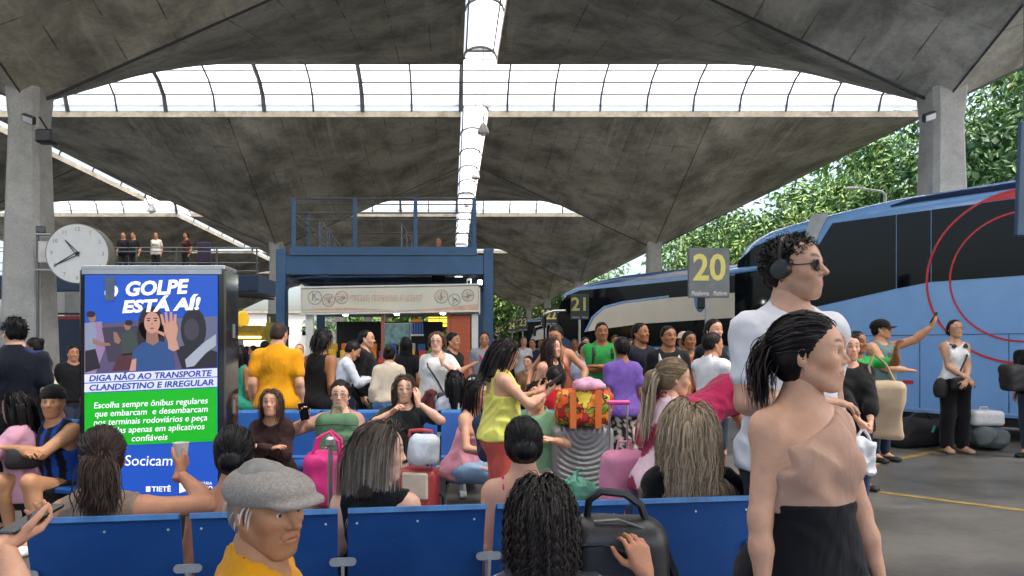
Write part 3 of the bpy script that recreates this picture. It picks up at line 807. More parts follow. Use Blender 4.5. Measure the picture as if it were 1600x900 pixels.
def glasses(P, col='#141414', dark=True, r=.024):
    fm = mat('glasses_frame_'+col, col, .3, var=0); mb = MB()
    for s in (-1, 1):
        mb.tube([(s*(.031+r*1.05*math.cos(a)), .094-.10*(abs(.031+r*math.cos(a)*s*s)-.0)**2*10*.1, .000+r*.78*math.sin(a)) for a in np.linspace(0, 2*math.pi, 17)[:-1]], .0022, 5, closed=True)
        mb.tube([(s*.056, .090, .005), (s*.074, .05, .006), (s*.082, -.012, .010)], .0024, 5)
    mb.bar((-.008, .096, .004), (.008, .096, .004), .0022, 5)
    o = worn(P, 'glasses_frame', mb, fm)
    lm = mat('dark_lens', (.012, .012, .014), .08, var=0) if dark else mat('clear_lens', (.25, .25, .25), .05, var=0, alpha=.10)
    for s in (-1, 1):
        ln = MB(); ln.add([(s*(.031+r*math.cos(a)), .0925, r*.76*math.sin(a)) for a in np.linspace(0, 2*math.pi, 17)[:-1]]+[(s*(.031+r*math.cos(a)), .0945, r*.76*math.sin(a)) for a in np.linspace(0, 2*math.pi, 17)[:-1]],
               [tuple(range(16)), tuple(range(31, 15, -1))]+[(i, 16+i, 16+(i+1) % 16, (i+1) % 16) for i in range(16)])
        worn(P, 'lens', ln, lm, False)
def cap_hat(P, col='#15161a', brim=True, back=False, name='cap'):
    G = Grid((-.14, -.16, -.05), (.14, .24, .17), .006); sg = -1 if back else 1
    G.ell((0, -.014, .045), (.091, .114, .092), .01)
    X, Y, Z = G.all(); G.F = smax(G.F, .022+.12*(sg*Y)*-.0-Z, .006)
    if brim: G.put(lambda X, Y, Z: np.maximum(np.sqrt((X/.078)**2+((sg*Y-.085)/.085)**2)*.08-.08, np.abs(Z-.030+.9*X**2*4+.12*(sg*Y-.09))-.005), (-.09, -.18 if back else 0, 0), (.09, 0 if back else .19, .06), .008)
    v, f = G.mesh(1); on_head(P, name, v, f, CLOTH, col=np.tile(lin(col), (len(v), 1)))
def phone(P, sd, label, col='#15161a', off=(0, .075, -.022), dims=(.072, .148, .009), tilt=None):
    """a phone lying in the given hand: a thing of its own"""
    Wr, hd, pn, ps = P['AH'][sd]; z_ = -pn; x_ = np.cross(hd, z_); c = Wr+x_*off[0]+hd*off[1]+z_*off[2]
    M = Matrix((Vector(x_), Vector(hd), Vector(z_))).transposed()
    W_ = P['root'].matrix_basis
    o = MB().box((0,0,0), dims, None, .003).build('phone', mat('phone_'+col, col, .25, var=0))
    MB().box((0, 0, dims[2]/2+.0008), (dims[0]*.92, dims[1]*.94, .001)).build('screen', mat('phone_screen', (.02, .022, .026), .06, var=0), o)
    o.matrix_world = Matrix.LocRotScale(P['root'].location, P['root'].rotation_euler, None) @ (Matrix.Translation(Vector(c)) @ M.to_4x4())
    tag(o, label, 'phone'); return o
# ------------------------------------------------------------------ ground, roof, columns
def concrete_mat(name, c0, c1, stain=.5, lines=False, rough=.85, sc=.55, streak=0.):
    m, nt, b = nodes(name); N = nt.nodes.new; L = nt.links.new
    tc = N('ShaderNodeTexCoord'); b.inputs['Roughness'].default_value = rough
    def noise(scale, det, rgh, src=None, dist=0.):
        n = N('ShaderNodeTexNoise'); n.inputs['Scale'].default_value = scale; n.inputs['Detail'].default_value = det; n.inputs['Roughness'].default_value = rgh; n.inputs['Distortion'].default_value = dist
        L(src or tc.outputs['Object'], n.inputs['Vector']); return n
    def ramp(f, p0, p1, a, c):
        r = N('ShaderNodeValToRGB'); r.color_ramp.elements[0].position = p0; r.color_ramp.elements[1].position = p1
        r.color_ramp.elements[0].color = (*a, 1); r.color_ramp.elements[1].color = (*c, 1); L(f, r.inputs['Fac']); return r
    def mul(a, c, f=1.):
        x = N('ShaderNodeMix'); x.data_type = 'RGBA'; x.blend_type = 'MULTIPLY'; x.inputs['Factor'].default_value = f
        L(a, x.inputs['A']); L(c, x.inputs['B']); return x.outputs['Result']
    n1 = noise(sc, 8, .6, dist=.25); base = ramp(n1.outputs['Fac'], .30, .72, c0, c1).outputs['Color']
    n2 = noise(sc*1.9, 10, .72, dist=.35); st = ramp(n2.outputs['Fac'], .38, .56, (1-stain,)*3, (1, 1, 1)).outputs['Color']
    out = mul(base, st, .9)
    n3 = noise(sc*30, 6, .7); out = mul(out, ramp(n3.outputs['Fac'], .3, .6, (.72,)*3, (1, 1, 1)).outputs['Color'], .8)
    if lines:
        uv = N('ShaderNodeUVMap'); sp = N('ShaderNodeSeparateXYZ'); L(uv.outputs[0], sp.inputs[0])
        for axis, cnt, wd in ((0, 9, .010), (1, 5, .008)):
            q = N('ShaderNodeMath'); q.operation = 'MULTIPLY'; q.inputs[1].default_value = cnt; L(sp.outputs[axis], q.inputs[0])
            fr = N('ShaderNodeMath'); fr.operation = 'FRACT'; L(q.outputs[0], fr.inputs[0])
            lt = N('ShaderNodeMath'); lt.operation = 'LESS_THAN'; lt.inputs[1].default_value = wd*cnt*.35; L(fr.outputs[0], lt.inputs[0])
            br = ramp(noise(1.3, 4, .6).outputs['Fac'], .45, .6, (0,)*3, (.8,)*3)
            mm = N('ShaderNodeMath'); mm.operation = 'MULTIPLY'; L(lt.outputs[0], mm.inputs[0]); L(br.outputs['Color'], mm.inputs[1])
            inv = N('ShaderNodeMath'); inv.operation = 'SUBTRACT'; inv.inputs[0].default_value = 1; L(mm.outputs[0], inv.inputs[1])
            out = mul(out, inv.outputs[0], .8)
        # pale lime streaks running along the boards
        mp = N('ShaderNodeMapping'); mp.inputs['Scale'].default_value = (30, 1.6, 1); L(uv.outputs[0], mp.inputs['Vector'])
        s2 = noise(1., 6, .6, mp.outputs[0], .4); sk = ramp(s2.outputs['Fac'], .56, .74, (0,)*3, (.40, .37, .32))
        ad = N('ShaderNodeMix'); ad.data_type = 'RGBA'; ad.blend_type = 'ADD'; ad.inputs['Factor'].default_value = .30
        L(out, ad.inputs['A']); L(sk.outputs['Color'], ad.inputs['B']); out = ad.outputs['Result']
    L(out, b.inputs['Base Color'])
    bp = N('ShaderNodeBump'); bp.inputs['Strength'].default_value = .25; bp.inputs['Distance'].default_value = .02
    L(n3.outputs['Fac'], bp.inputs['Height']); L(bp.outputs[0], b.inputs['Normal'])
    MATS[name] = m; return m
M_ROOF = concrete_mat('board_marked_concrete', (.24, .232, .185), (.60, .58, .49), .55, True, sc=.32)
M_COLM = concrete_mat('column_concrete', (.36, .365, .345), (.54, .545, .52), .25, sc=.8)
M_FLOOR = concrete_mat('worn_concrete_floor', (.075, .072, .062), (.175, .165, .143), .55, rough=.42, sc=.45)
M_BEAM = concrete_mat('pale_concrete_edge', (.30, .27, .20), (.46, .42, .33), .4, sc=1.2)
g = MB(); g.add([(-400, -400, 0), (400, -400, 0), (400, 400, 0), (-400, 400, 0)], [(0, 1, 2, 3)])
struct(g.build('ground', M_FLOOR))
M_YEL = concrete_mat('worn_yellow_paint', (.22, .15, .03), (.42, .29, .06), .5, sc=6, rough=.7)
for a, c, w in (((3.2, 8.42), (8.6, 2.65), .10), ((3.6, 7.85), (8.1, 11.3), .10), ((-1.0, 26), (4.2, 21), .10)):
    d = Vector((c[0]-a[0], c[1]-a[1])); n = Vector((-d.y, d.x)).normalized()*w/2
    struct(MB().add([(a[0]-n.x, a[1]-n.y, .004), (c[0]-n.x, c[1]-n.y, .004), (c[0]+n.x, c[1]+n.y, .004), (a[0]+n.x, a[1]+n.y, .004)], [(0, 1, 2, 3)]).build('lane_marking', M_YEL))
Z0, Z1 = 6.36, 10.3
ROWS = [-6.3, 15.0, 36.3, 57.6, 76.5, 95.0]; HALF = 8.05  # first row is unseen, added behind the camera to block the sun
XC = [(-27.2, -36.0, -18.4), (-8.55, -17.5, .37), (9.95, 1.42, 18.1)]   # column x, left edge, right edge
M_METAL_D = mat('dark_metal', (.05, .052, .055), .5, .3, var=.2)
M_PANEL = None
def panel_mat():
    m, nt, b = nodes('milky_polycarbonate'); N = nt.nodes.new; L = nt.links.new
    nt.nodes.remove(b); o = nt.nodes['Material Output']
    t = N('ShaderNodeBsdfTranslucent'); t.inputs['Color'].default_value = (.86, .86, .85, 1)
    d = N('ShaderNodeBsdfTransparent'); d.inputs['Color'].default_value = (.9, .9, .9, 1)
    x = N('ShaderNodeMixShader'); x.inputs[0].default_value = .22; L(t.outputs[0], x.inputs[1]); L(d.outputs[0], x.inputs[2]); L(x.outputs[0], o.inputs['Surface'])
    return m
M_PANEL = panel_mat()
def umbrella(cx, x0, x1, cyy, first_label):
    root = empty('umbrella_roof', (cx, cyy, 0), 0, first_label, 'roof', 'inverted umbrella roof shells')
    n = 14; T = .14
    for sx in (x0-cx, x1-cx):
        for sy in (-HALF, HALF):
            V = []; Fc = []; UV = []
            for k, dz in ((0, 0.), (1, T)):
                for i in range(n+1):
                    for j in range(n+1):
                        u, v = i/n, j/n; z = Z1-(Z1-Z0)*(1-u)*(1-v)
                        V.append((u*sx, v*sy, z+dz)); UV.append((u, v))
            id_ = lambda k, i, j: k*(n+1)**2+i*(n+1)+j
            for i in range(n):
                for j in range(n):
                    Fc.append((id_(0,i,j), id_(0,i+1,j), id_(0,i+1,j+1), id_(0,i,j+1)))
                    Fc.append((id_(1,i,j), id_(1,i,j+1), id_(1,i+1,j+1), id_(1,i+1,j)))
            me = bpy.data.meshes.new('shell_quarter'); me.from_pydata(V, [], Fc); me.materials.append(M_ROOF)
            ul = me.uv_layers.new(name='UVMap')
            for lp in me.loops: ul.data[lp.index].uv = UV[lp.vertex_index]
            me.polygons.foreach_set('use_smooth', [True]*len(Fc)); me.update()
            link('shell_quarter', me, root)
    # the fold lines from the column to the middles of the edges
    for e in ((x1-cx, 0), (x0-cx, 0), (0, HALF), (0, -HALF)):
        MB().beam((e[0]*.03, e[1]*.03, Z0+.10), (e[0]*.995, e[1]*.995, Z1-.012), *((.045, .045) if e[1] == 0 else (.018, .03))).build('fold_joint', M_METAL_D, root)
    # upstand along the rim
    W_ = x1-x0; mx = (x0+x1)/2-cx
    for sg in (-1, 1): MB().box((mx, sg*(HALF-.09), Z1+.10), (W_, .18, .24)).build('rim_beam', M_BEAM, root)
    for xx in (x0-cx+.09, x1-cx-.09): MB().box((xx, 0, Z1+.10), (.18, 2*HALF-.37, .24)).build('rim_beam', M_BEAM, root)
    c = MB(); V = []
    for z, a, bb in ((-.05, .46, .46), (2.2, .40, .40), (Z0-.35, .31, .31), (Z0+.35, .36, .36)):
        ch = .09; V.append([(a-ch, -bb, z), (a, -bb+ch, z), (a, bb-ch, z), (a-ch, bb, z), (-a+ch, bb, z), (-a, bb-ch, z), (-a, -bb+ch, z), (-a+ch, -bb, z)])
    vs = [p for q in V for p in q]; fs = []
    for i in range(len(V)-1):
        for j in range(8): fs.append((i*8+j, i*8+(j+1) % 8, (i+1)*8+(j+1) % 8, (i+1)*8+j))
    fs += [tuple(range(7, -1, -1)), tuple(range((len(V)-1)*8, len(V)*8))]
    c.add(vs, fs).build('column', M_COLM, root)
    return root
LOC = {(0): 'far left row', 1: 'middle row', 2: 'bus side row'}
for i, (cx, x0, x1) in enumerate(XC):
    for j, yy in enumerate(ROWS):
        if i == 0 and j == 0: continue
        where = ['unseen and added to block sun behind the front benches', 'over the front benches', 'behind the snack booth', 'second beyond the snack booth', 'third beyond the snack booth', 'at the far end'][j]
        umbrella(cx, x0, x1, yy, 'stained concrete umbrella roof on a column, %s, %s' % (LOC[i], where))
def vault(p0, axis, length, width, ribs, label, rise=.9, heavy=0):
    """arched skylight of milky sheets: axis 'x' or 'y' is the long way"""
    root = empty('skylight', p0, 0, label, 'skylight', 'arched skylights between the roof shells')
    K = 8
    def pt(t, a, dz=0.):
        q = math.pi*a; w = -width/2*math.cos(q); z = rise*math.sin(q)+dz
        return (t, w, z) if axis == 'x' else (w, t, z)
    step = length/ribs
    for i in range(ribs):
        mb = MB(); V = []; Fc = []
        for a in range(K+1):
            V += [pt(i*step+.02, a/K), pt((i+1)*step-.02, a/K)]
        for a in range(K): Fc.append((2*a, 2*a+1, 2*a+3, 2*a+2))
        mb.add(V, Fc).build('panel', M_PANEL, root, smooth=True)
    for i in range(ribs+1):
        r = .085 if (heavy and i % 2 == 0) else .04
        MB().tube([pt(i*step, a/K, -.05) for a in range(K+1)], r, 5).build('rib', M_METAL_D, root)
    for a in ((.05, .14, .23, .32, .41, .5, .59, .68, .77, .86, .95) if width > 2 else (.2, .8)):
        MB().bar(pt(0, a, -.03), pt(length, a, -.03), .030, 5).build('purlin', M_METAL_D, root)
    return root
for j in range(len(ROWS)-1):
    ya, yb = ROWS[j]+HALF, ROWS[j+1]-HALF; w = yb-ya
    for i, (cx, x0, x1) in enumerate(XC):
        if i == 0 and j == 0: continue
        x0 = {1: -18.4, 2: .37}.get(i, x0)
        vault((x0, (ya+yb)/2, Z1+.24), 'x', x1-x0, w, 10 if j < 3 else 5, 'wide arched skylight of milky sheets, %s, %s' % (LOC[i], ['above the front benches', 'past the first columns', 'past the second columns', 'past the third columns', 'at the far end'][j]), rise=1.3, heavy=(i == 1))
for j, yy in enumerate(ROWS):
    for i, (xa, xb) in enumerate(((-18.4, -17.5), (.37, 1.42))):
        if i == 0 and j == 0: continue
        vault(((xa+xb)/2, yy-HALF, Z1+.24), 'y', 2*HALF, xb-xa, 5 if j < 4 else 3, 'narrow arched skylight strip, %s, %s' % (('beside the far left row', 'between middle and bus side rows')[i], ['behind the benches', 'over the benches', 'behind the snack booth', 'second beyond the booth', 'third beyond the booth', 'at the far end'][j]), rise=.35)
# pendant lamps hanging below the narrow skylight
M_LAMPW = mat('lamp_white', (.62, .62, .58), .45, var=.1)
for (px_, D, py, ln) in ((755, 20.5, 208, 3.2), (743, 27, 278, 3.4), (237, 30, 330, 1.0), (729, 45, 322, 1.5)):
    x, y, z = PX(px_, D, py)
    r = empty('pendant_lamp', (x, y, z), 0, 'white bell pendant lamp hanging %s' % {755: 'nearest the wide skylight', 743: 'under the narrow strip behind the wide skylight', 237: 'in the far left bay', 729: 'far down the narrow strip over the deck'}[px_], 'lamp', 'bell pendant lamps')
    MB().lathe([(.02, .30), (.05, .27), (.10, .20), (.145, .10), (.165, .0), (.16, -.02)], n=14).build('shade', M_LAMPW, r, smooth=True)
    MB().bar((0, 0, .28), (0, 0, Z1+.5-z), .010, 5).build('rod', M_METAL_D, r)
    MB().lathe([(.06, -.07), (.09, -.04), (.08, .0)], n=10).build('bulb', mat('bulb_glass', (.7, .7, .66), .15, var=0), r, smooth=True)
# floodlights on the near columns
for i, (px_, py) in enumerate(((45, 186), (1452, 182))):
    x, y, z = PX(px_, 14.4, py)
    r = empty('floodlight', (x, y, z), 0, 'small floodlight at the head of the column beside the %s' % ('clock', 'blue coach')[i], 'floodlight', 'floodlights on columns')
    MB().box((0, 0, 0), (.26, .10, .16), Matrix.Rotation(R((20, -20)[i]), 3, 'Y') @ Matrix.Rotation(R(30), 3, 'X'), .02).build('housing', M_METAL_D, r)
    MB().box((0, -.052, -.03), (.2, .012, .11), Matrix.Rotation(R((20, -20)[i]), 3, 'Y') @ Matrix.Rotation(R(30), 3, 'X')).build('lens', mat('flood_lens', (.6, .62, .65), .2, var=0), r)
    MB().bar((0, .02, 0), ((-.2, .25)[i], .3, .05), .02, 6).build('arm', M_METAL_D, r)
# small loudspeaker and conduit on the left column
x, y, z = PX(73, 14.4, 214)
r = empty('loudspeaker', (x, y, z), 0, 'black loudspeaker box bracketed under the roof shell by the left column', 'loudspeaker')
MB().box((0, 0, 0), (.34, .25, .26), None, .03).build('cabinet', mat('black_plastic', (.015, .015, .016), .5, var=.1), r)
MB().box((0, -.13, 0), (.26, .012, .2)).build('grille', M_METAL_D, r)
MB().bar((0, .1, .1), (-.25, .2, .45), .02, 6).build('bracket', M_METAL_D, r)

# ------------------------------------------------------------------ trees
LEAF = attr_mat('leaf', .55, spec=.35, vary=.12, vscale=3.)
BARK = mat('bark', (.10, .075, .055), .9, var=.35, scale=5, bump=.6, bscale=14)
def leaf_tree(name, label, base, h, crown_c, crown_r, n, size, colr, seed, droop=.6, group='trees beyond the coaches', clumps=46, aspect=3.2):
    rs = np.random.RandomState(seed); root = empty(name, base, 0, label, 'tree', group)
    cc = np.array(crown_c); cr = np.array(crown_r)
    d = rs.normal(size=(clumps, 3)); d /= np.linalg.norm(d, axis=1)[:, None]
    cl = cc+d*cr*(rs.rand(clumps, 1)**.45)*.92; clr = cr.mean()*(.20+.20*rs.rand(clumps)); ct = rs.rand(clumps)
    ci = rs.randint(0, clumps, n)
    e = rs.normal(size=(n, 3)); e /= np.linalg.norm(e, axis=1)[:, None]
    p = cl[ci]+e*(clr[ci]*(.55+.5*rs.rand(n)))[:, None]*np.array((1.15, 1.15, .75))
    t = e*.7+rs.normal(size=(n, 3))*.5; t[:, 2] -= droop; t /= np.linalg.norm(t, axis=1)[:, None]
    u = np.cross(t, rs.normal(size=(n, 3))); u /= np.maximum(np.linalg.norm(u, axis=1), 1e-5)[:, None]
    L_ = (size*(.6+.8*rs.rand(n)))[:, None]; w = L_/aspect; nn = np.cross(t, u)
    V = np.stack([p, p+t*L_*.45+u*w*.5+nn*w*.15, p+t*L_, p+t*L_*.45-u*w*.5+nn*w*.15], 1).reshape(-1, 3)
    Fq = np.arange(4*n).reshape(n, 4); c0, c1, c2 = (np.array(q) for q in colr)
    mx = np.clip(ct[ci]*.75+.35*rs.rand(n)-.05, 0, 1)[:, None]
    C = c0*(1-mx)+c1*mx; yl = (rs.rand(n) < .015*(1+5*(ct[ci] > .85)))[:, None]; C = np.where(yl, c2, C)
    link('crown', npmesh('crown', V, Fq, [LEAF], smooth=False, col=np.repeat(C, 4, 0)), root)
    # leaf masses inside the crown: facets with interior shade put into their dark colour
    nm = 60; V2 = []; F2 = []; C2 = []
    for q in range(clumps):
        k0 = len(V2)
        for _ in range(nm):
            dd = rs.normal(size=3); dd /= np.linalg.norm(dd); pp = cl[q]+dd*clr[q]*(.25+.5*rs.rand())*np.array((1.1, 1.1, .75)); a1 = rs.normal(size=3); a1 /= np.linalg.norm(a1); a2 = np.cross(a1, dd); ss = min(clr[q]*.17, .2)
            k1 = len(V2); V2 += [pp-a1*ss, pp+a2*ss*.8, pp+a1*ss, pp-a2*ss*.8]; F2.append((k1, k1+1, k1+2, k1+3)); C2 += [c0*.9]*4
    link('shade_foliage', npmesh('shade_foliage', np.array(V2), np.array(F2), [LEAF], smooth=False, col=np.array(C2)), root)
    mb = MB(); tp = Vector((cc[0]*.5, cc[1]*.5, cc[2]-cr[2]*.35))
    mb.tube([(0, 0, -.2), (.06*h*.2, .02, h*.2), tp*.7, tp], [.05*h*.6, .036*h*.6, .026*h*.6, .02*h*.6], 9)
    mb.build('trunk', BARK, root, smooth=True)
    for k in range(7):
        q = Vector(cl[rs.randint(0, clumps)]); MB().tube([tp*.85, (tp*.85+q)/2+Vector((0, 0, .4)), q], [.016*h*.5, .010*h*.5, .005*h*.5], 6).build('limb', BARK, root, smooth=True)
    return root
G1 = ((.035, .10, .016), (.14, .28, .04), (.32, .30, .05)); G2 = ((.045, .12, .035), (.17, .30, .085), (.24, .33, .08)); G3 = ((.04, .10, .02), (.17, .26, .055), (.30, .30, .07))
TR = [('broad dark green tree with dense crown behind the blue coach roof', 27, 42, 15, 6.0, G1, 15000, .42), ('tall grey green tree rising beside the right column', 26.5, 33, 17, 6.2, G2, 17000, .38),
      ('fresh green tree with pale new leaves behind the coach nose', 27, 52, 14, 6.2, G3, 12000, .46), ('dark tree to the right of the concrete column', 27, 23, 17, 6.2, G1, 16000, .36),
      ('tree with drooping yellow leaf tips right of the column', 22.6, 16.2, 13, 3.4, ((.05, .10, .02), (.15, .22, .04), (.5, .34, .06)), 9000, .34),
      ('deep green tree above the second coach', 27, 62, 15, 6, G1, 9000, .5), ('light green tree past the second coach', 26.5, 72, 15, 5.6, G3, 7000, .6), ('mid green tree behind the platform 20 sign', 29, 84, 16, 7, G2, 7000, .7)]
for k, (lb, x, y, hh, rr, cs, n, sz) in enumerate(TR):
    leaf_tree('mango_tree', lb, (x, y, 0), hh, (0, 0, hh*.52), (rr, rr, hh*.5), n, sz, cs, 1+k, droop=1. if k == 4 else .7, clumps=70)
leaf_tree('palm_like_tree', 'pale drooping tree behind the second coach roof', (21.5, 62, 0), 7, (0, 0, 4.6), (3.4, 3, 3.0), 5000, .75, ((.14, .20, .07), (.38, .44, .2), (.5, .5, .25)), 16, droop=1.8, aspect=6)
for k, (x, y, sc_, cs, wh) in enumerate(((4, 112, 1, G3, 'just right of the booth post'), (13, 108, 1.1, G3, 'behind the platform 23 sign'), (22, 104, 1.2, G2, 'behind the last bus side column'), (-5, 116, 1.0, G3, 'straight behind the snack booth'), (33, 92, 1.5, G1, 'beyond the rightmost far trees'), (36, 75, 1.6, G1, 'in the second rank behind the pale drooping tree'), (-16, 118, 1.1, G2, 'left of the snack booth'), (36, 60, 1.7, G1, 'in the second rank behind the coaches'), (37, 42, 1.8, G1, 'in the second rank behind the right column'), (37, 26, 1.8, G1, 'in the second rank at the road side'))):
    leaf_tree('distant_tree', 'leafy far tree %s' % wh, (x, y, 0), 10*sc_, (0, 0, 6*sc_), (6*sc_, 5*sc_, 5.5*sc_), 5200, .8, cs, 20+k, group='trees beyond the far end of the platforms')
# street light over the trees
x, y, z = PX(1383, 24, 300)
r = empty('street_light', (x, y, 0), 0, 'white curved street light arm against the trees above the coach', 'street light')
MB().tube([(0, 0, 0), (0, 0, z-.1), (-.12, 0, z+.02), (-.45, 0, z+.07), (-.9, 0, z+.12)], [.07, .05, .04, .035, .03], 8).build('pole', mat('galvanised', (.5, .5, .5), .5, .4), r, smooth=True)
MB().box((-1.08, 0, z+.12), (.42, .16, .08), None, .03).build('lamp_head', M_LAMPW, r)

# ------------------------------------------------------------------ coaches
M_BLUE = mat('coach_blue_paint', (.17, .36, .68), .24, var=.06, scale=1.5, coat=.5)
M_BLUE2 = mat('coach_blue_roof', (.22, .38, .66), .3, var=.1, scale=2, coat=.3)
M_GLASS = mat('black_tinted_glass', (.004, .005, .006), .05, var=0, spec=.22)
M_NAVY = mat('coach_navy_stripe', (.012, .022, .06), .3, var=.1)
M_RED = mat('coach_red_line', (.50, .02, .03), .35, var=.05)
M_CREAM = mat('coach_cream_panel', (.62, .58, .48), .3, var=.06, scale=1.2)
M_RUB = mat('tyre_rubber', (.018, .018, .018), .85, var=.2); M_CHR = mat('brushed_metal', (.42, .41, .39), .3, .9, var=.15)
M_BLK = mat('black_trim', (.012, .012, .013), .5, var=.1)
def coach(nose, ang, label, livery):
    root = empty('coach', (*nose, 0), ang, label, 'bus', 'coaches nosed in at the platforms')
    # body: sections along the length; x rearward, y to the right, z up
    ls = [0., .05, .15, .3, .5, .8, 1.2, 1.8, 2.4, 3., 5., 9., 12.4, 12.9, 13.2]
    top = [3.10, 3.25, 3.40, 3.52, 3.62, 3.72, 3.79, 3.86, 3.92, 3.97, 4.0, 4.0, 3.98, 3.85, 3.6]
    ins = [.34, .20, .10, .05, .02, 0, 0, 0, 0, 0, 0, 0, 0, .03, .12]
    fw = [.55, .30, .14, .05, 0, 0, 0, 0, 0, 0, 0, 0, 0, 0, 0]
    V = []; Wd = 2.6
    for l, t, i_ in zip(ls, top, ins):
        rr = .30; y0, y1 = i_, Wd-i_; z0 = .38 if l > .2 else .5
        sec = [(y0, z0), (y0, 1.0), (y0, 2.0), (y0, 3.0), (y0, t-rr)]
        for q in range(1, 6): a = math.pi/2*q/6; sec.append((y0+rr*(1-math.cos(a)), t-rr+rr*math.sin(a)))
        sec += [(y0+rr, t), (y1-rr, t)]
        for q in range(1, 6): a = math.pi/2*q/6; sec.append((y1-rr+rr*math.sin(a), t-rr+rr*math.cos(a)))
        sec += [(y1, t-rr), (y1, 3.0), (y1, 2.0), (y1, 1.0), (y1, z0)]
        if t-rr < 3.0: sec = [(yy, min(zz, t)) for yy, zz in sec]
        V.append([(l+max(0, (zz-1.0))*0.0, yy, zz) for yy, zz in sec])
    n = len(V[0]); vs = [p for s_ in V for p in s_]; fs = []
    for i in range(len(V)-1):
        for j in range(n): fs.append((i*n+j, i*n+(j+1) % n, (i+1)*n+(j+1) % n, (i+1)*n+j))
    fs += [tuple(range(n-1, -1, -1)), tuple(range((len(V)-1)*n, len(V)*n))]
    MB().add(vs, fs).build('body', M_BLUE if livery == 'rings' else mat('coach_dark_blue', (.02, .05, .12), .2, var=.05, coat=.4), root, smooth=True)
    def plate(name, poly, m, off=.006, th=.004, parent=None):   # flat piece on the left side, poly in (l, z)
        return MB().prism(poly, -off, -off+th).build(name, m, parent or root)
    MB().box((6.6, 1.3, .33), (12.6, 2.4, .2)).build('underside', M_BLK, root)
    for l in (2.75, 9.6, 10.9):
        for y in (.16, 2.44):
            w = MB().lathe([(.30, -.13), (.46, -.13), (.5, -.08), (.5, .08), (.46, .13), (.30, .13)], (l, y, .5), 24, 'y').build('wheel', M_RUB, root, smooth=True)
            MB().lathe([(.02, -.10), (.10, -.12), (.28, -.06), (.30, .10)], (l, y if y < 1 else y, .5), 18, 'y').build('rim', M_CHR, w, smooth=True)
    # windscreen wraps the nose
    MB().prism([(.22, .0), (2.38, .0), (2.38, .02), (.22, .02)], 1.15, 3.0, 'z').add([], []).build('windscreen', M_GLASS, root, loc=(0, 0, 0), rot=None).matrix_local = Matrix(((0, 1, 0, -.02), (1, 0, 0, 0), (0, 0, 1, 0), (0, 0, 0, 1)))
    if livery == 'rings':
        plate('side_window', [(.12, 2.86), (.20, 3.16), (.55, 3.42), (1.0, 3.54), (1.62, 3.60), (1.48, 3.20), (1.30, 2.5), (1.25, 2.10), (.8, 2.02), (.12, 2.0)], M_GLASS)
        plate('door_pillar', [(1.66, 3.86), (1.99, 3.88), (1.62, 3.1), (1.36, 2.3), (1.30, 2.3), (1.42, 3.1)], M_CHR, .009)
        plate('driver_window', [(.12, 1.30), (.14, 1.96), (.78, 1.98), (.74, 1.35)], mat('driver_glass', (.05, .065, .06), .05, var=0), .007)
        xs = [2.04, 3.10, 3.62, 6.2, 8.9, 11.6, 12.6]
        def wb(l): return float(np.interp(l, [1.3, 2.3, 3.57, 4.8, 13], [2.1, 2.3, 2.5, 2.52, 2.52]))
        for i in range(len(xs)-1):
            a, c = xs[i]+.006, xs[i+1]-.006
            tpl = 3.665
            if i == 0: poly = [(a, tpl), (c, tpl), (c, wb(c)), (1.42, wb(1.42)), (1.46, 2.5), (1.66, 3.1)]
            else: poly = [(a, tpl), (c, tpl), (c, wb(c)), (a, wb(a))]
            plate('side_window', poly, M_GLASS)
        def surf(z, t=4.0, rr=.30): q = max(0., min(1., (z-(t-rr))/rr)); return rr*(1-math.sqrt(max(0., 1-q*q)))
        def curved(name, lo, hi, m, off):         # lo/hi: lists of (l, z) along the lower and upper outline
            V = []; n_ = len(lo); K = 5
            for k in range(K):
                for (a, b_), (c_, d_) in zip(lo, hi): q = k/(K-1); z = b_+(d_-b_)*q; V.append((a+(c_-a)*q, surf(z)-off, z))
            return MB().add(V, [(k*n_+i_, k*n_+i_+1, (k+1)*n_+i_+1, (k+1)*n_+i_) for k in range(K-1) for i_ in range(n_-1)]).build(name, m, root, smooth=True)
        ls_ = [3.0, 3.3, 4, 5, 7, 9, 11, 12.4]
        curved('roof_stripe', [(a, 3.83-.02*(a < 3.2)) for a in ls_], [(a, min(3.93, 3.84+.25*(a-3.0))) for a in ls_], M_NAVY, .006)
        cx, cz = 4.86, 2.5
        for rad, wd in ((1.30, .035), (.97, .028)):
            V = []; Fc = []; K = 72
            for q in range(K):
                a = 2*math.pi*q/K
                V += [(cx+(rad-wd/2)*math.cos(a), -.011, cz+(rad-wd/2)*math.sin(a)), (cx+(rad+wd/2)*math.cos(a), -.011, cz+(rad+wd/2)*math.sin(a))]
            for q in range(K): Fc.append((2*q, 2*q+1, 2*((q+1) % K)+1, 2*((q+1) % K)))
            MB().add(V, Fc).build('red_ring', M_RED, root)
        an_ = [math.acos(max(-1, min(1, q))) for q in np.linspace(-.48, .9, 16)]
        curved('red_segment', [(cx+1.30*math.cos(a), 3.672) for a in an_], [(cx+1.30*math.cos(a), max(3.674, cz+1.30*math.sin(a))) for a in an_], M_RED, .009)
        for z in (1.65,): plate('panel_seam', [(1.2, z), (13, z), (13, z-.012), (1.2, z-.012)], M_NAVY, .004, .003)
        for l in (2.05, 3.45, 4.66, 6.0, 7.4, 8.7, 10.2, 11.8): plate('panel_seam', [(l, 1.635), (l+.01, 1.635), (l+.01, .42), (l, .42)], M_NAVY, .004, .003)
        plate('sill_strip', [(1.0, .45), (13, .45), (13, .42), (1.0, .42)], M_BLUE2, .012, .010)
        plate('reflector', [(3.2, .90), (3.36, .90), (3.36, .84), (3.2, .84)], M_RED, .009)
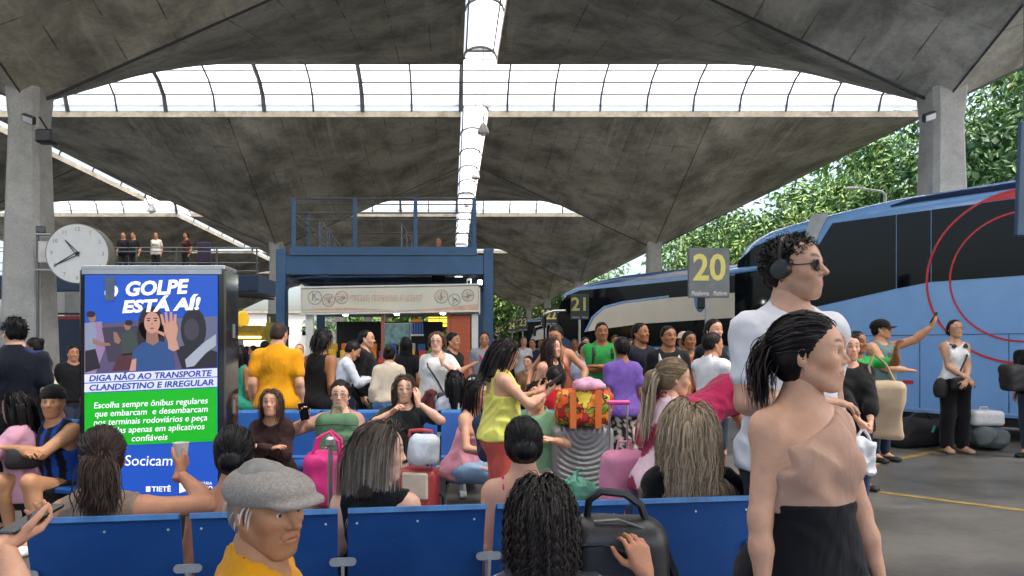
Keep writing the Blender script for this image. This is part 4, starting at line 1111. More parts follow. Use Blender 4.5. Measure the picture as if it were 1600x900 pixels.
        plate('fleet_number_plate', [(.32, .76), (.62, .76), (.62, .62), (.32, .62)], mat('plate_white', (.7, .7, .7), .5, var=.05), .009)
        text('fleet_number', '23.04', .11, M_BLK, root, (.47, -.012, .69), (R(90), 0, 0))
        arm = MB().tube([(.62, -.02, 2.98), (.2, -.10, 2.96), (-.25, -.22, 2.90), (-.5, -.26, 2.76)], [.05, .06, .055, .05], 8).build('mirror_arm', M_BLUE, root, smooth=True)
        G = Grid((-.75, -.45, 2.1), (-.2, -.05, 2.95), .02); G.ell((-.50, -.26, 2.50), (.13, .11, .34), .01); sdf_obj('mirror', G, M_BLUE, root)
        MB().box((-.42, -.33, 2.46), (.16, .10, .46), Matrix.Rotation(R(35), 3, 'Z'), .03).build('mirror_glass', M_BLK, root)
    else:
        plate('side_window', [(.12, 2.0), (.12, 2.95), (.25, 3.2), (.6, 3.42), (1.2, 3.55), (12.6, 3.66), (12.6, 1.55), (1.2, 1.5)], M_GLASS)
        plate('roof_panel', [(.3, 3.40), (.55, 3.54), (1.2, 3.66), (3, 3.72), (12.8, 3.72), (12.8, 3.67), (1.2, 3.56), (.6, 3.43)], M_BLUE2, .010, .006)
        plate('cream_swoosh', [(1.55, 2.05), (1.9, 2.55), (2.4, 2.85), (3.2, 2.98), (5.1, 3.07), (8, 3.10), (12, 3.1), (12, 2.38), (7.07, 2.34), (3.93, 2.26), (2.3, 2.12)], M_CREAM, .012, .005)
        plate('swoosh_edge', [(1.42, 2.03), (1.78, 2.58), (2.35, 2.93), (3.2, 3.06), (5.1, 3.15), (5.1, 3.085), (3.2, 2.995), (2.4, 2.865), (1.88, 2.56), (1.52, 2.04)], M_BLUE2, .013, .006)
        plate('lower_panel', [(1.2, 1.45), (12.8, 1.5), (12.8, .42), (1.2, .42)], M_BLUE, .008, .004)
        MB().tube([(.5, -.02, 2.85), (.1, -.2, 2.85), (-.3, -.3, 2.75)], .05, 8).build('mirror_arm', M_CHR, root, smooth=True)
        MB().box((-.36, -.3, 2.45), (.14, .2, .5), None, .05).build('mirror', M_BLK, root)
    # nose shell: bumper and lamps
    MB().box((.08, 1.3, .62), (.22, 2.1, .5), None, .08).build('bumper', M_BLUE if livery == 'rings' else M_BLK, root)
    for y in (.35, 2.25): MB().lathe([(.02, -.06), (.11, -.03), (.12, .06)], (.0, y, .95), 12, 'x').build('headlight', M_LAMPW, root, smooth=True)
    return root
ANG = math.atan2(-.8, .6)
coach((5.59, 14.85), ANG, 'sky blue coach with red rings and black windows at platform 20', 'rings')
coach((4.0, 28.05), ANG, 'dark coach with cream swoosh along its side at platform 21', 'swoosh')
coach((5.6, 45.5), ANG, 'dark coach standing just past the second coach', 'swoosh')
coach((5.4, 60.0), ANG, 'farthest dark coach at the end of the platform line', 'swoosh')
# ------------------------------------------------------------------ snack booth with a steel deck above
M_STEEL = mat('blue_painted_steel', (.022, .075, .165), .42, var=.15, scale=3, bump=.05)
M_STEELD = mat('dark_blue_steel', (.012, .03, .075), .5, var=.2, scale=3)
M_RAIL = mat('rail_metal', (.12, .13, .14), .4, .6, var=.15)
M_WHITE = mat('white_paint', (.62, .62, .59), .5, var=.1, scale=4)
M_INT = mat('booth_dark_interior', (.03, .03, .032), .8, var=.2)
DB = 14.0
bx0, bx1 = PX(440, DB)[0], PX(763, DB)[0]; bd = 4.2
r = empty('deck_frame', ((bx0+bx1)/2, DB, 0), 0, 'blue steel frame with railed upper deck standing over the snack booth', 'steel frame')
w = bx1-bx0; hb = 2.83; ht = 3.18
for x in (-w/2, w/2):
    for y in (0, bd):
        MB().box((x, y, ht/2+.06), (.18, .18, ht+.13), None, .012).build('post', M_STEEL, r)
for y in (0, bd):
    MB().box((0, y, hb+.17), (w-.182, .14, .36), None, .008).build('beam', M_STEEL, r)
for x in (-w/2, w/2): MB().box((x, bd/2, hb+.17), (.14, bd-.182, .36), None, .008).build('beam', M_STEEL, r)
dw = PX(745, DB)[0]-PX(455, DB)[0]; dc = (PX(745, DB)[0]+PX(455, DB)[0])/2-(bx0+bx1)/2
MB().box((dc, bd/2+.02, ht+.09), (dw, bd, .12), None, .006).build('deck', M_STEELD, r)
MB().box((dc, -.085, ht+.08), (dw, .03, .16)).build('deck_fascia', M_STEEL, r)
zt = ht+.15
for x in (dc-dw/2+.05, dc-dw*.155, dc+dw*.17, dc+dw/2-.05):
    MB().box((x, -.02, zt+.45), (.075, .075, .95), None, .006).build('rail_post', M_STEEL, r)
for z, m_, rr in ((.93, M_RAIL, .022), (.82, M_RAIL, .013), (.66, M_RAIL, .016), (.53, M_RAIL, .016)):
    MB().bar((dc-dw/2, -.02, zt+z), (dc+dw/2, -.02, zt+z), rr, 6).build('rail', m_, r)
for x in (dc-dw/2+.05, dc+dw/2-.05):
    for z in (.93, .66, .53): MB().bar((x, -.02, zt+z), (x, bd, zt+z), .016, 6).build('rail', M_RAIL, r)
    for y in (bd*.33, bd*.66, bd): MB().box((x, y, zt+.45), (.05, .05, .95)).build('rail_post', M_STEEL, r)
MB().bar((dc-dw/2, bd, zt+.93), (dc+dw/2, bd, zt+.93), .02, 6).build('rail', M_RAIL, r)
# stair balustrades rising from the deck opening
for x0, x1, y in ((-1.45, -.9, 1.2), (.2, .62, 1.6)):
    for q in (0, .28):
        for z in (.75, .55): MB().bar((x0, y+q, zt+z), (x1, y+q+.3, zt+z-.75), .014, 6).build('stair_rail', M_RAIL, r)
        for t in np.linspace(0, 1, 5): MB().bar((x0+(x1-x0)*t, y+q+.3*t, zt+.75-.75*t), (x0+(x1-x0)*t, y+q+.3*t, zt), .010, 5).build('baluster', M_RAIL, r)
# ceiling clutter under the deck: conduits and a fluorescent batten
for y, z in ((.5, 2.72), (1.4, 2.68), (2.5, 2.74)): MB().bar((-w/2+.1, y, z), (w/2-.1, y+.15, z), .018, 6).build('conduit', M_RAIL, r)
MB().tube([(-w/2+.13, -.02, .2), (-w/2+.13, -.11, 2.5), (-w/2+.2, -.11, 2.72), (-w/2+.5, -.11, 2.76), (.4, -.11, 2.78)], .02, 6).build('conduit', M_STEELD, r)
# lamp at the frame corner
x, y, z = PX(750, DB-.35, 441)
r2 = empty('floodlight', (x, y, z), 0, 'lit white lamp at the corner of the blue deck frame above the booth sign', 'lamp')
MB().box((0, .03, 0), (.10, .06, .10), None, .01).build('housing', M_METAL_D, r2)
MB().lathe([(.01, -.05), (.035, -.035), (.045, .0)], n=12, axis='y').build('bulb', emat('lit_lamp', (1, .97, .92), 25.), r2, smooth=True)
x, y, z = PX(733, DB-.3, 441)
r2 = empty('security_camera', (x, y, z), 0, 'small security camera on a bracket above the booth sign', 'camera')
MB().box((0, 0, 0), (.09, .12, .14), None, .015).build('housing', M_WHITE, r2); MB().lathe([(.02, -.075), (.03, -.06)], n=10, axis='y').build('lens', M_BLK, r2)
# the booth itself
sx0, sx1 = PX(473, DB-.4)[0], PX(748, DB-.4)[0]; sw_ = sx1-sx0; scx = (sx0+sx1)/2
b_ = empty('snack_booth', (scx, DB-.4, 0), 0, 'snack booth with faded pale sign board and orange roller shutter', 'booth')
def sign_mat():
    m, nt, b = nodes('faded_sign_print'); N = nt.nodes.new; L = nt.links.new
    tc = N('ShaderNodeTexCoord'); n = N('ShaderNodeTexNoise'); n.inputs['Scale'].default_value = 1.6; L(tc.outputs['Object'], n.inputs['Vector'])
    rp = N('ShaderNodeValToRGB'); rp.color_ramp.elements[0].position = .35; rp.color_ramp.elements[1].position = .68
    rp.color_ramp.elements[0].color = (.50, .54, .45, 1); rp.color_ramp.elements[1].color = (.62, .58, .47, 1); L(n.outputs['Fac'], rp.inputs['Fac']); L(rp.outputs[0], b.inputs['Base Color']); b.inputs['Roughness'].default_value = .4
    return m
z0, z1 = PX(600, DB-.4, 487)[2], PX(600, DB-.4, 449)[2]; sh = z1-z0; szc = (z0+z1)/2
sg = MB().box((0, 0, szc), (sw_, .16, sh), Matrix.Rotation(R(-1.0), 3, 'Y'), .01).build('sign_board', sign_mat(), b_)
for z in (szc+sh/2+.02, szc-sh/2-.02): MB().box((0, -.005, z), (sw_+.05, .19, .03), Matrix.Rotation(R(-1.0), 3, 'Y')).build('sign_frame', M_WHITE, b_)
for x in (-sw_/2-.012, sw_/2+.012): MB().box((x, -.005, szc-x*.0175), (.024, .18, sh+.04)).build('sign_frame', M_WHITE, b_)
M_PEACH = mat('faded_orange_print', (.55, .36, .26), .5, var=.2, scale=8); M_SKETCH = mat('faded_grey_print', (.24, .27, .27), .5, var=.2); M_BEIGE = mat('faded_beige_print', (.55, .47, .37), .5, var=.15, scale=6)
# print on the board: wave, round icons, lettering worn beyond reading
rs = random.Random(9); xx = -.72
for nl in (7, 9, 1, 6):                       # four words, faded beyond reading
    for q in range(nl):
        w1 = .052; mb = MB(); zc = szc+.02
        for (ox, oz, ww_, hh_) in ((-.018, 0, .011, .11), (.018, rs.choice((0, .03, -.03)), .010, rs.choice((.11, .05))), (0, rs.choice((-.048, .048)), .034, .012), (0, rs.choice((0, .048)), .034, .010)): mb.box((xx+ox, -.0815, zc+oz), (ww_, .004, hh_))
        mb.build('faded_letter', M_PEACH, b_); xx += w1
    xx += .045
V = [(-sw_/2+.02+sw_*.48*t, -.0822, szc-sh/2+.03+.05*max(0, math.sin(t*3.1))*(1-t*.5)-.0) for t in np.linspace(0, 1, 9)]
MB().add([(-sw_/2+.02, -.0822, szc-sh/2+.02), (sw_*.0, -.0822, szc-sh/2+.02)]+V[::-1], [tuple(range(11))]).build('sign_wave', M_PEACH, b_)
MB().add([(.1, -.0822, szc-sh/2+.015), (sw_/2-.02, -.0822, szc-sh/2+.0), (sw_/2-.02, -.0822, szc-sh/2+.14), (sw_*.28, -.0822, szc-sh/2+.06)], [(0, 1, 2, 3)]).build('sign_wave', M_PEACH, b_)
for i, (cx, cz, rr, fill) in enumerate(((-1.38, .03, .125, 0), (-1.13, -.02, .115, 1), (-.89, .03, .115, 1), (.93, .05, .12, 1), (1.17, -.01, .105, 0), (1.42, .07, .11, 1))):
    if fill: MB().lathe([(rr-.012, -.0824), (rr-.012, -.0834)], (cx, 0, szc+cz), 20, 'y').build('sign_icon_disc', M_BEIGE, b_)
    MB().tube([(cx+rr*math.cos(a), -.084, szc+cz+rr*math.sin(a)) for a in np.linspace(0, 6.283, 21)[:-1]], .006, 5, closed=True).build('sign_icon_ring', M_SKETCH, b_)
    mb = MB(); rs = random.Random(i)
    for q in range(6):
        a = rs.uniform(0, 6.28); d = rs.uniform(0, rr*.55); e = rs.uniform(.03, .07); t = rs.uniform(0, 3.1)
        mb.bar((cx+d*math.cos(a)-e*math.cos(t), -.085, szc+cz+d*math.sin(a)-e*math.sin(t)), (cx+d*math.cos(a)+e*math.cos(t), -.085, szc+cz+d*math.sin(a)+e*math.sin(t)), .005, 4)
    mb.build('sign_icon_sketch', M_SKETCH, b_)
for x in (-sw_/2+.12, sw_/2-.07): MB().box((x, .05, z0/2-.02), (.12 if x > 0 else .13, .12, z0-.05), None, .006).build('post', M_WHITE, b_)
MB().box((-.15, .06, z0/2+.2), (.06, .06, z0-.45)).build('post', mat('faded_red_paint', (.32, .09, .06), .6, var=.2), b_)
# roller shutter: each slat of its own
M_SHUT = mat('orange_shutter', (.40, .085, .030), .5, var=.18, scale=5)
sxa, sxb = PX(704, DB-.4)[0]-scx, PX(735, DB-.4)[0]-scx
slat = MB().prism([(-.02, -.055), (-.008, -.05), (.0, .0), (-.008, .05), (-.02, .055)], sxa, sxb, 'x').mesh('slat', M_SHUT)
for k in range(18): link('shutter_slat', slat, b_, (0, .04, z0-.13-k*.112))
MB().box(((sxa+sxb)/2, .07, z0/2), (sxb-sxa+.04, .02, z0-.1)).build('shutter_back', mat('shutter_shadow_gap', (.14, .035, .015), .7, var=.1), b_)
MB().box((sxa-.035, .05, z0/2), (.06, .1, z0-.04)).build('shutter_guide', mat('faded_red_paint', (.32, .09, .06)), b_)
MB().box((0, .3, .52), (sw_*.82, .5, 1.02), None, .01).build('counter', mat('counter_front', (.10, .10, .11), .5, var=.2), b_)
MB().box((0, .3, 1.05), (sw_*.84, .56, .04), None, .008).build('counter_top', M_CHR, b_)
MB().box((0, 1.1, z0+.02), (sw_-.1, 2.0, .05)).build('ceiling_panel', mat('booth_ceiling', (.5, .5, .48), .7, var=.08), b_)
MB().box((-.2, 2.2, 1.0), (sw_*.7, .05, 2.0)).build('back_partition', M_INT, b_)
# goods seen inside: fridge door sheet, cups stand, bottles, shelves with snack packs
fx, fy, fz = PX(620, DB+.6, 522)
MB().box((fx-scx, 1.0, fz-.0), (.52, .05, .40), None, .01).build('price_board', mat('teal_price_board', (.18, .36, .36), .35, var=.5, scale=9), b_)
MB().box((fx-scx, 1.03, fz), (.56, .04, .44)).build('board_frame', M_WHITE, b_)
gx, gy, gz = PX(652, DB+.3, 522)
MB().box((gx-scx, .7, gz-.02), (.24, .22, .03)).build('shelf', M_WHITE, b_)
for k in range(5): MB().lathe([(.018, 0), (.018, .2), (.012, .22)], (gx-scx-.1+k*.05, .68, gz), 8).build('bottle', mat('bottle_blue', (.05, .12, .35), .2, var=.1), b_)
MB().box((gx-scx, .72, gz+.26), (.2, .1, .07), None, .01).build('snack_box', mat('snack_orange', (.6, .22, .02), .5, var=.2), b_)
rs = random.Random(5)
for row in range(3):
    for k in range(13):
        c = rs.choice(['#c8372b', '#d9b12b', '#2c5aa0', '#3b8a48', '#b9b4a8', '#7a3f8c', '#d9772b'])
        MB().box((-1.35+k*.19+rs.uniform(-.02, .02), .42+.2*row, 1.16+.14*row), (.14, .09, rs.uniform(.15, .2)), None, .012).build('snack_pack', mat('pack_'+c, c, .4, var=.15, scale=20), b_)
for k in (0, 1):
    yb = MB().box((PX(678+k*18, DB+2.2)[0]-scx, 2.5, PX(600, DB+2.2, 502)[2]), (.24, .05, .24)).build('yellow_menu_panel', emat('lit_yellow_menu', (.9, .62, .06), .55), b_)
    for z in (-.06, .06): MB().box((PX(678+k*18, DB+2.2)[0]-scx, 2.47, PX(600, DB+2.2, 502)[2]+z), (.25, .012, .018)).build('menu_divider', M_BLK, b_)
lp = PX(520, DB+.2, 492)
for k, (px_, py) in enumerate(((540, 492), (620, 491), (692, 490))):
    x, y, z = PX(px_, DB, py); q = empty('booth_lamp', (x, y, z), 0, 'small lit lamp under the booth ceiling above the counter', 'lamp', 'small lit lamps under the booth ceiling')
    MB().lathe([(.03, .03), (.05, .01), (.045, -.01), (.01, -.02)], n=12).build('bulb', emat('lit_bulb', (1, .97, .93), 12.), q, smooth=True)
    MB().bar((0, 0, .02), (0, 0, .06), .02, 8).build('holder', M_WHITE, q)

# ------------------------------------------------------------------ platform number signs
M_SGN = mat('sign_slate', (.035, .045, .052), .45, var=.25, scale=4); M_SGN2 = mat('sign_grey', (.13, .145, .155), .4, var=.2, scale=5)
M_NUM = mat('sign_yellow', (.60, .55, .14), .5, var=.12, scale=9); M_SGW = mat('sign_letter_white', (.65, .65, .65), .5, var=.05)
LBL = {'20': 'grey platform sign with big yellow 20 in front of the blue coach', '21': 'dark platform sign with yellow 21 by the coach nose', '22': 'dark platform sign with yellow 22', '23': 'small square platform sign with yellow 23 in front of far trees', '24': 'small angled platform sign with yellow 24', '25': 'tiny platform sign with yellow 25 beside the blue post'}
def platform_sign(num, px_, D, py0, py1, ww, big=False, rz=0.):
    x, y, zb = PX(px_, D, py1); zt_ = PX(px_, D, py0)[2]; h = zt_-zb
    q = empty('platform_sign', (x, y, 0), R(rz), LBL[num], 'sign', 'platform number signs')
    MB().box((0, 0, (zt_+zb)/2), (ww, .07, h), None, .008).build('board', M_SGN2 if big else M_SGN, q)
    MB().bar((0, .06, 0), (0, .06, zt_-.1), .035, 8).build('pole', M_CHR, q)
    o = text('number', num, h*.74, M_NUM, q, (0, -.038, zb+h*.58), width=ww*.80, offset=.012)
    if h > .5:
        text('caption', 'Plataforma', h*.13, M_SGW, q, (-ww*.22, -.038, zb+h*.08), width=ww*.42); text('caption', 'Platform', h*.13, M_SGW, q, (ww*.27, -.038, zb+h*.08), width=ww*.32)
    return q
platform_sign('20', 1107, 11.3, 388, 465, .62, True)
platform_sign('21', 906, 23, 460, 499, .56)
q = platform_sign('22', 861, 30.8, 481, 508, .52)
platform_sign('22', 852, 31.2, 481, 508, .40, rz=-35)['label'] = 'angled platform sign with yellow number 22 just behind its twin'
platform_sign('23', 817, 41, 495, 517, .50); platform_sign('24', 800, 48.6, 502, 520, .50, rz=-20); platform_sign('25', 778, 60, 510, 524, .52, rz=-25)
x, y, z = PX(428, 33, 505)
q = empty('platform_sign', (x, y, 0), 0, 'dark platform sign with yellow number 11 beside the booth post', 'sign', 'platform number signs')
MB().box((0, 0, z), (.62, .06, .85), None, .01).build('board', M_SGN, q); text('number', '11', .66, M_NUM, q, (-.02, -.034, z+.04)); MB().bar((0, .06, 0), (0, .06, z-.3), .03, 8).build('pole', M_CHR, q)

# ------------------------------------------------------------------ clock on the left column
x, y, z = PX(126, 14.2, 398)
ck = empty('station_clock', (x, y, z), R(8), 'big round white station clock bracketed to the left column', 'clock')
M_CKF = mat('clock_face_white', (.66, .69, .70), .35, var=.05)
MB().lathe([(.56, -.17), (.575, -.16), (.575, .20), (.56, .21)], n=48, axis='y').build('drum', mat('clock_drum', (.20, .19, .16), .5, var=.2), ck, smooth=True)
MB().lathe([(.555, -.178), (.555, -.171)], n=48, axis='y').build('face', M_CKF, ck)
M_CKN = mat('clock_grey_numerals', (.20, .24, .27), .5, var=0)
for hnum in range(1, 13):
    a = R(90-30*hnum); text('numeral', str(hnum), .105, M_CKN, ck, (.46*math.cos(a), -.1795, .46*math.sin(a)))
M_HAND = mat('clock_hand_navy', (.012, .022, .045), .4, var=0)
def hand(name, ang, L_, off):
    a = R(90-ang); d = Vector((math.cos(a), 0, math.sin(a))); n = Vector((-math.sin(a), 0, math.cos(a)))
    for s_ in (-1, 1): MB().beam(Vector((0, off, 0))+n*.028*s_, d*L_+Vector((0, off, 0)), .012, .02, (0, 1, 0)).build(name, M_HAND, ck)
    MB().beam(Vector((0, off, 0)), -d*.06+Vector((0, off, 0)), .012, .06, (0, 1, 0)).build(name, M_HAND, ck)
hand('hour_hand', 320, .33, -.186); hand('minute_hand', 240, .47, -.192)
MB().lathe([(.035, -.20), (.04, -.18)], n=14, axis='y').build('hub', M_HAND, ck)
for zz in (.38, -.30): MB().box((-.66, .02, zz), (.3, .12, .035), None, .005).build('bracket', M_CHR, ck)
MB().box((-.62, .02, .04), (.26, .10, .40)).build('bracket_box', M_WHITE, ck); MB().bar((-.78, .02, -2.2), (-.78, .02, .45), .03, 8).build('conduit', M_RAIL, ck)
MB().box((-.72, .0, .47), (.16, .08, .12), None, .01).build('junction_box', M_RAIL, ck)

# ------------------------------------------------------------------ left background: mezzanine, shops
mz = empty('mezzanine', (-9.2, 27, 0), 0, 'dark steel mezzanine walkway with thin railing crossing the hall at left', 'walkway')
zf = PX(0, 27, 430)[2]
MB().box((-6, 1.2, zf-.32), (16.4, 2.6, .62), None, .01).build('floor_beam', M_STEELD, mz)
MB().box((-6, -.12, zf-.32), (16.4, .03, .5)).build('fascia', M_STEELD, mz)
for x in np.linspace(-14, 2.1, 12): MB().box((x, 0, zf+.5), (.05, .05, 1.0)).build('rail_post', M_RAIL, mz)
for z in (1.0, .86, .45, .15): MB().bar((-14.2, 0, zf+z), (2.2, 0, zf+z), .02, 6).build('rail', M_RAIL, mz)
for x in (-13.5, -8, -3.): MB().box((x, 1.6, (zf-.6)/2), (.25, .25, zf-.6)).build('post', M_STEELD, mz)
for k in range(5): MB().bar((-13+3.4*k, .4, zf-.7), (-11.5+3.4*k, 2.6, zf-.7), .05, 6).build('truss_bar', M_RAIL, mz)
# blue hoarding behind the seats on the left, and shop fronts
hd = MB().box((0, 0, 1.05), (6.0, .08, 2.1)).build('blue_hoarding', mat('navy_hoarding', (.010, .022, .06), .5, var=.2), None, (*PX(-60, 17), 0)); tag(hd, 'plain navy blue hoarding behind the left column', 'hoarding')
sh_ = empty('delivery_counter', (*PX(112, 20), 0), 0, 'white shop counter with red signs reading about delivery', 'shop')
M_SRED = mat('shop_red', (.40, .025, .02), .5, var=.1); M_SWH = mat('shop_white', (.55, .54, .52), .6, var=.1)
z = lambda py: PX(0, 20, py)[2]
def sgn(n, pa, pb, y0, y1, m_, d=0.): MB().box(((pa+pb)/2*20/F_PX, d, (z(y0)+z(y1))/2), ((pb-pa)*20/F_PX, .06, z(y0)-z(y1))).build(n, m_, sh_)
sgn('sign_panel', -34, 40, 494, 519, M_SRED); sgn('sign_panel', -30, 40, 529, 543, M_SRED, -.01); sgn('wall_panel', -30, 60, 543, 640, M_SWH, .04); sgn('sign_panel', -30, 30, 570, 584, M_SRED); sgn('rail', -35, 40, 489, 492, M_BLK, -.05)
sgn('wall_panel', -32, 60, 455, 489, M_SWH, .3); sgn('pillar', -16, 8, 455, 530, M_COLM, .2)
for k, t_ in enumerate(('é tal um', 'delivery?', 'é aqui.')): text('lettering', t_, .16, M_SWH, sh_, ((-22+1*k)*20/F_PX, -.035, z(500.5+k*5.6)), width=(22, 23, 20)[k]*20/F_PX)
# bright shop canopy with a round yellow sign between kiosk and booth
x, y, z_ = PX(378, 26, 503)
cn = empty('yellow_canopy', (x, y, 0), 0, 'yellow lit canopy with a round upright yellow sign', 'canopy')
M_YS = emat('lit_yellow_sign', (.6, .36, .02), .12)
MB().lathe([(.26, -.06), (.29, -.04), (.29, .04), (.26, .06)], n=28, axis='y').build('round_sign', M_YS, cn, (.02, 0, z_+.1)).rotation_euler = (0, 0, R(62))
MB().box((.0, .5, PX(0, 26, 520)[2]), (1.4, 1.2, .5)).build('canopy', mat('canopy_ochre', (.26, .18, .02), .5, var=.2), cn); MB().box((0, -.12, PX(0, 26, 527)[2]), (1.4, .04, .05)).build('light_strip', emat('lit_strip', (1, .8, .2), 2.5), cn)
MB().box((.0, .9, .75), (1.5, .6, 1.5)).build('counter', M_INT, cn); MB().box((1.1, .4, 1.6), (.7, .05, 1.5)).build('screen', mat('olive_panel', (.22, .22, .02), .4, var=.1), cn)
# low white buildings in the daylight behind the hall
for k, (px_, D, w_, h_) in enumerate(((455, 120, 16, 7), (350, 125, 18, 5))):
    bq = empty('far_building', (*PX(px_, D), 0), 0, 'pale low building in daylight seen under the roof, %s' % ('taller with flat roof', 'long and low')[k], 'building')
    MB().box((0, 0, h_/2), (w_, 8, h_)).build('wall', mat('far_wall', (.6, .58, .54), .8, var=.1, scale=.5), bq); MB().box((0, 0, h_+.15), (w_+.6, 8.6, .3)).build('roof', M_BEAM, bq)
    for q in range(5): MB().box((-w_/2+w_*(q+.5)/5, -4.02, h_*.6), (1.2, .06, 1.3)).build('window', M_GLASS, bq)
# ------------------------------------------------------------------ rows of blue metal seats
def seat_mat():
    m, nt, b = nodes('blue_seat_metal'); N = nt.nodes.new; L = nt.links.new
    tc = N('ShaderNodeTexCoord'); b.inputs['Roughness'].default_value = .38
    oi = N('ShaderNodeObjectInfo'); av = N('ShaderNodeVectorMath'); av.operation = 'ADD'; L(tc.outputs['Object'], av.inputs[0]); L(oi.outputs['Location'], av.inputs[1])
    n = N('ShaderNodeTexNoise'); n.inputs['Scale'].default_value = 4; n.inputs['Detail'].default_value = 8; L(av.outputs[0], n.inputs['Vector'])
    r = N('ShaderNodeValToRGB'); r.color_ramp.elements[0].position = .3; r.color_ramp.elements[1].position = .75
    r.color_ramp.elements[0].color = (.006, .065, .27, 1); r.color_ramp.elements[1].color = (.016, .10, .36, 1); L(n.outputs['Fac'], r.inputs['Fac'])
    mp = N('ShaderNodeMapping'); mp.inputs['Scale'].default_value = (3, 1, 14); mp.inputs['Rotation'].default_value = (0, .7, 0); L(av.outputs[0], mp.inputs['Vector'])
    n2 = N('ShaderNodeTexNoise'); n2.inputs['Scale'].default_value = 5; n2.inputs['Detail'].default_value = 9; n2.inputs['Roughness'].default_value = .75; L(mp.outputs[0], n2.inputs['Vector'])
    r2 = N('ShaderNodeValToRGB'); r2.color_ramp.elements[0].position = .665; r2.color_ramp.elements[1].position = .72; r2.color_ramp.elements[0].color = (0, 0, 0, 1); r2.color_ramp.elements[1].color = (.5, .5, .5, 1); L(n2.outputs['Fac'], r2.inputs['Fac'])
    mx = N('ShaderNodeMix'); mx.data_type = 'RGBA'; L(r2.outputs[0], mx.inputs['Factor']); L(r.outputs[0], mx.inputs['A']); mx.inputs['B'].default_value = (.25, .36, .52, 1); L(mx.outputs['Result'], b.inputs['Base Color'])
    mr = N('ShaderNodeMapRange'); mr.inputs['To Min'].default_value = .28; mr.inputs['To Max'].default_value = .55; L(n.outputs['Fac'], mr.inputs['Value']); L(mr.outputs[0], b.inputs['Roughness'])
    return m
M_SEAT = seat_mat()
M_SEATE = mat('blue_seat_edge_worn', (.035, .16, .40), .4, var=.3, scale=14)
M_GREY = mat('pale_grey_metal', (.42, .47, .50), .42, .2, var=.15, scale=8)
def seat_row(n, loc, rz, label, pitch=.541, wd=.505, skip=()):
    r = empty('seat_row', (*loc, 0), R(rz), label, 'seats', 'rows of blue metal seats'); x0 = -(n-1)*pitch/2
    # back: a folded sheet leaning back, seat pan, both shared between the seats
    def sheet(prof, t=.006):
        P_ = prof+[(y-.002, z+t) if 0 else (y, z) for y, z in []]
        mb = MB(); V = []; k = len(prof)
        for x in (-wd/2, wd/2):
            for i, (y, z) in enumerate(prof):
                a = Vector(prof[max(i-1, 0)]); c = Vector(prof[min(i+1, k-1)]); d = (c-a).normalized(); nn = Vector((-d.y, d.x))*t
                V += [(x, y, z), (x, y+nn.x, z+nn.y)]
        I = lambda s_, i, q: s_*2*k+2*i+q; F_ = []
        for i in range(k-1):
            F_ += [(I(0,i,0), I(1,i,0), I(1,i+1,0), I(0,i+1,0)), (I(0,i,1), I(0,i+1,1), I(1,i+1,1), I(1,i,1)), (I(0,i,0), I(0,i+1,0), I(0,i+1,1), I(0,i,1)), (I(1,i,0), I(1,i,1), I(1,i+1,1), I(1,i+1,0))]
        F_ += [(I(0,0,0), I(0,0,1), I(1,0,1), I(1,0,0)), (I(0,k-1,0), I(1,k-1,0), I(1,k-1,1), I(0,k-1,1))]
        return mb.add(V, F_)
    bk = sheet([(.075, .44), (.05, .46), (.0, .66), (-.045, .815), (-.052, .833)]).mesh('backrest', M_SEAT, True)
    tp = sheet([(-.056, .832), (-.066, .850), (-.088, .852), (-.094, .836)]).mesh('top_edge', M_SEATE, True)
    st = sheet([(.09, .425), (.30, .41), (.50, .425), (.525, .415), (.52, .395)]).mesh('seat_pan', M_SEAT, True)
    bolt = MB().lathe([(.0045, -.003), (.0045, .0)], n=8, axis='y').mesh('bolt', M_GREY)
    for i in range(n):
        if i in skip: continue
        x = x0+i*pitch; b_ = link('backrest', bk, r, (x, 0, 0)); link('top_edge', tp, b_); link('seat_pan', st, r, (x, 0, 0))
        for sx in (-.22, .0, .21): link('bolt', bolt, b_, (sx, -.047+.0, .79), (R(-14), 0, 0))
    bb = MB()
    V = [(q+.015*math.cos(a)*sgn_, .015*math.sin(a)) for sgn_, q in ((1, .034), (-1, -.034)) for a in np.linspace(-math.pi/2, math.pi/2, 7)*(1 if sgn_ > 0 else -1)]
    bm_ = bb.prism(V, -.008, 0).mesh('joint_plate', M_GREY); arm = MB().beam((0, .02, .40), (0, -.012, .64), .045, .012, (1, 0, 0)).mesh('arm', M_GREY)
    for i in range(n+1):
        x = x0+(i-.5)*pitch; link('joint_plate', bm_, r, (x, -.018, .645)); link('support_arm', arm, r, (x, 0, 0))
    MB().box((0, .2, .36), (n*pitch, .07, .05)).build('beam', M_GREY, r)
    for i in range(0, n+1, 2):
        x = x0+(i-.5)*pitch*(.96)
        MB().tube([(x, .2, .34), (x, .2, .03)], .028, 8).build('leg', M_GREY, r); MB().box((x, .2, .02), (.07, .5, .035), None, .01).build('foot', M_GREY, r)
    return r
seat_row(5, (-.13, 2.75), 8.55, 'row of five blue metal seats with worn tops seen from behind', )
seat_row(5, (-.25, 1.46), 4, 'row of blue seats where the man in the flat cap sits')
seat_row(6, (-.65, 6.72), 180, 'blue seats facing the other benches, where the woman with green backpack sits')
seat_row(6, (-.35, 7.02), 0, 'blue seats back to back behind the woman with the green backpack')
seat_row(3, (-3.25, 5.92), 165, 'blue seats beside the advertising display, with the man in striped jersey', pitch=.56)
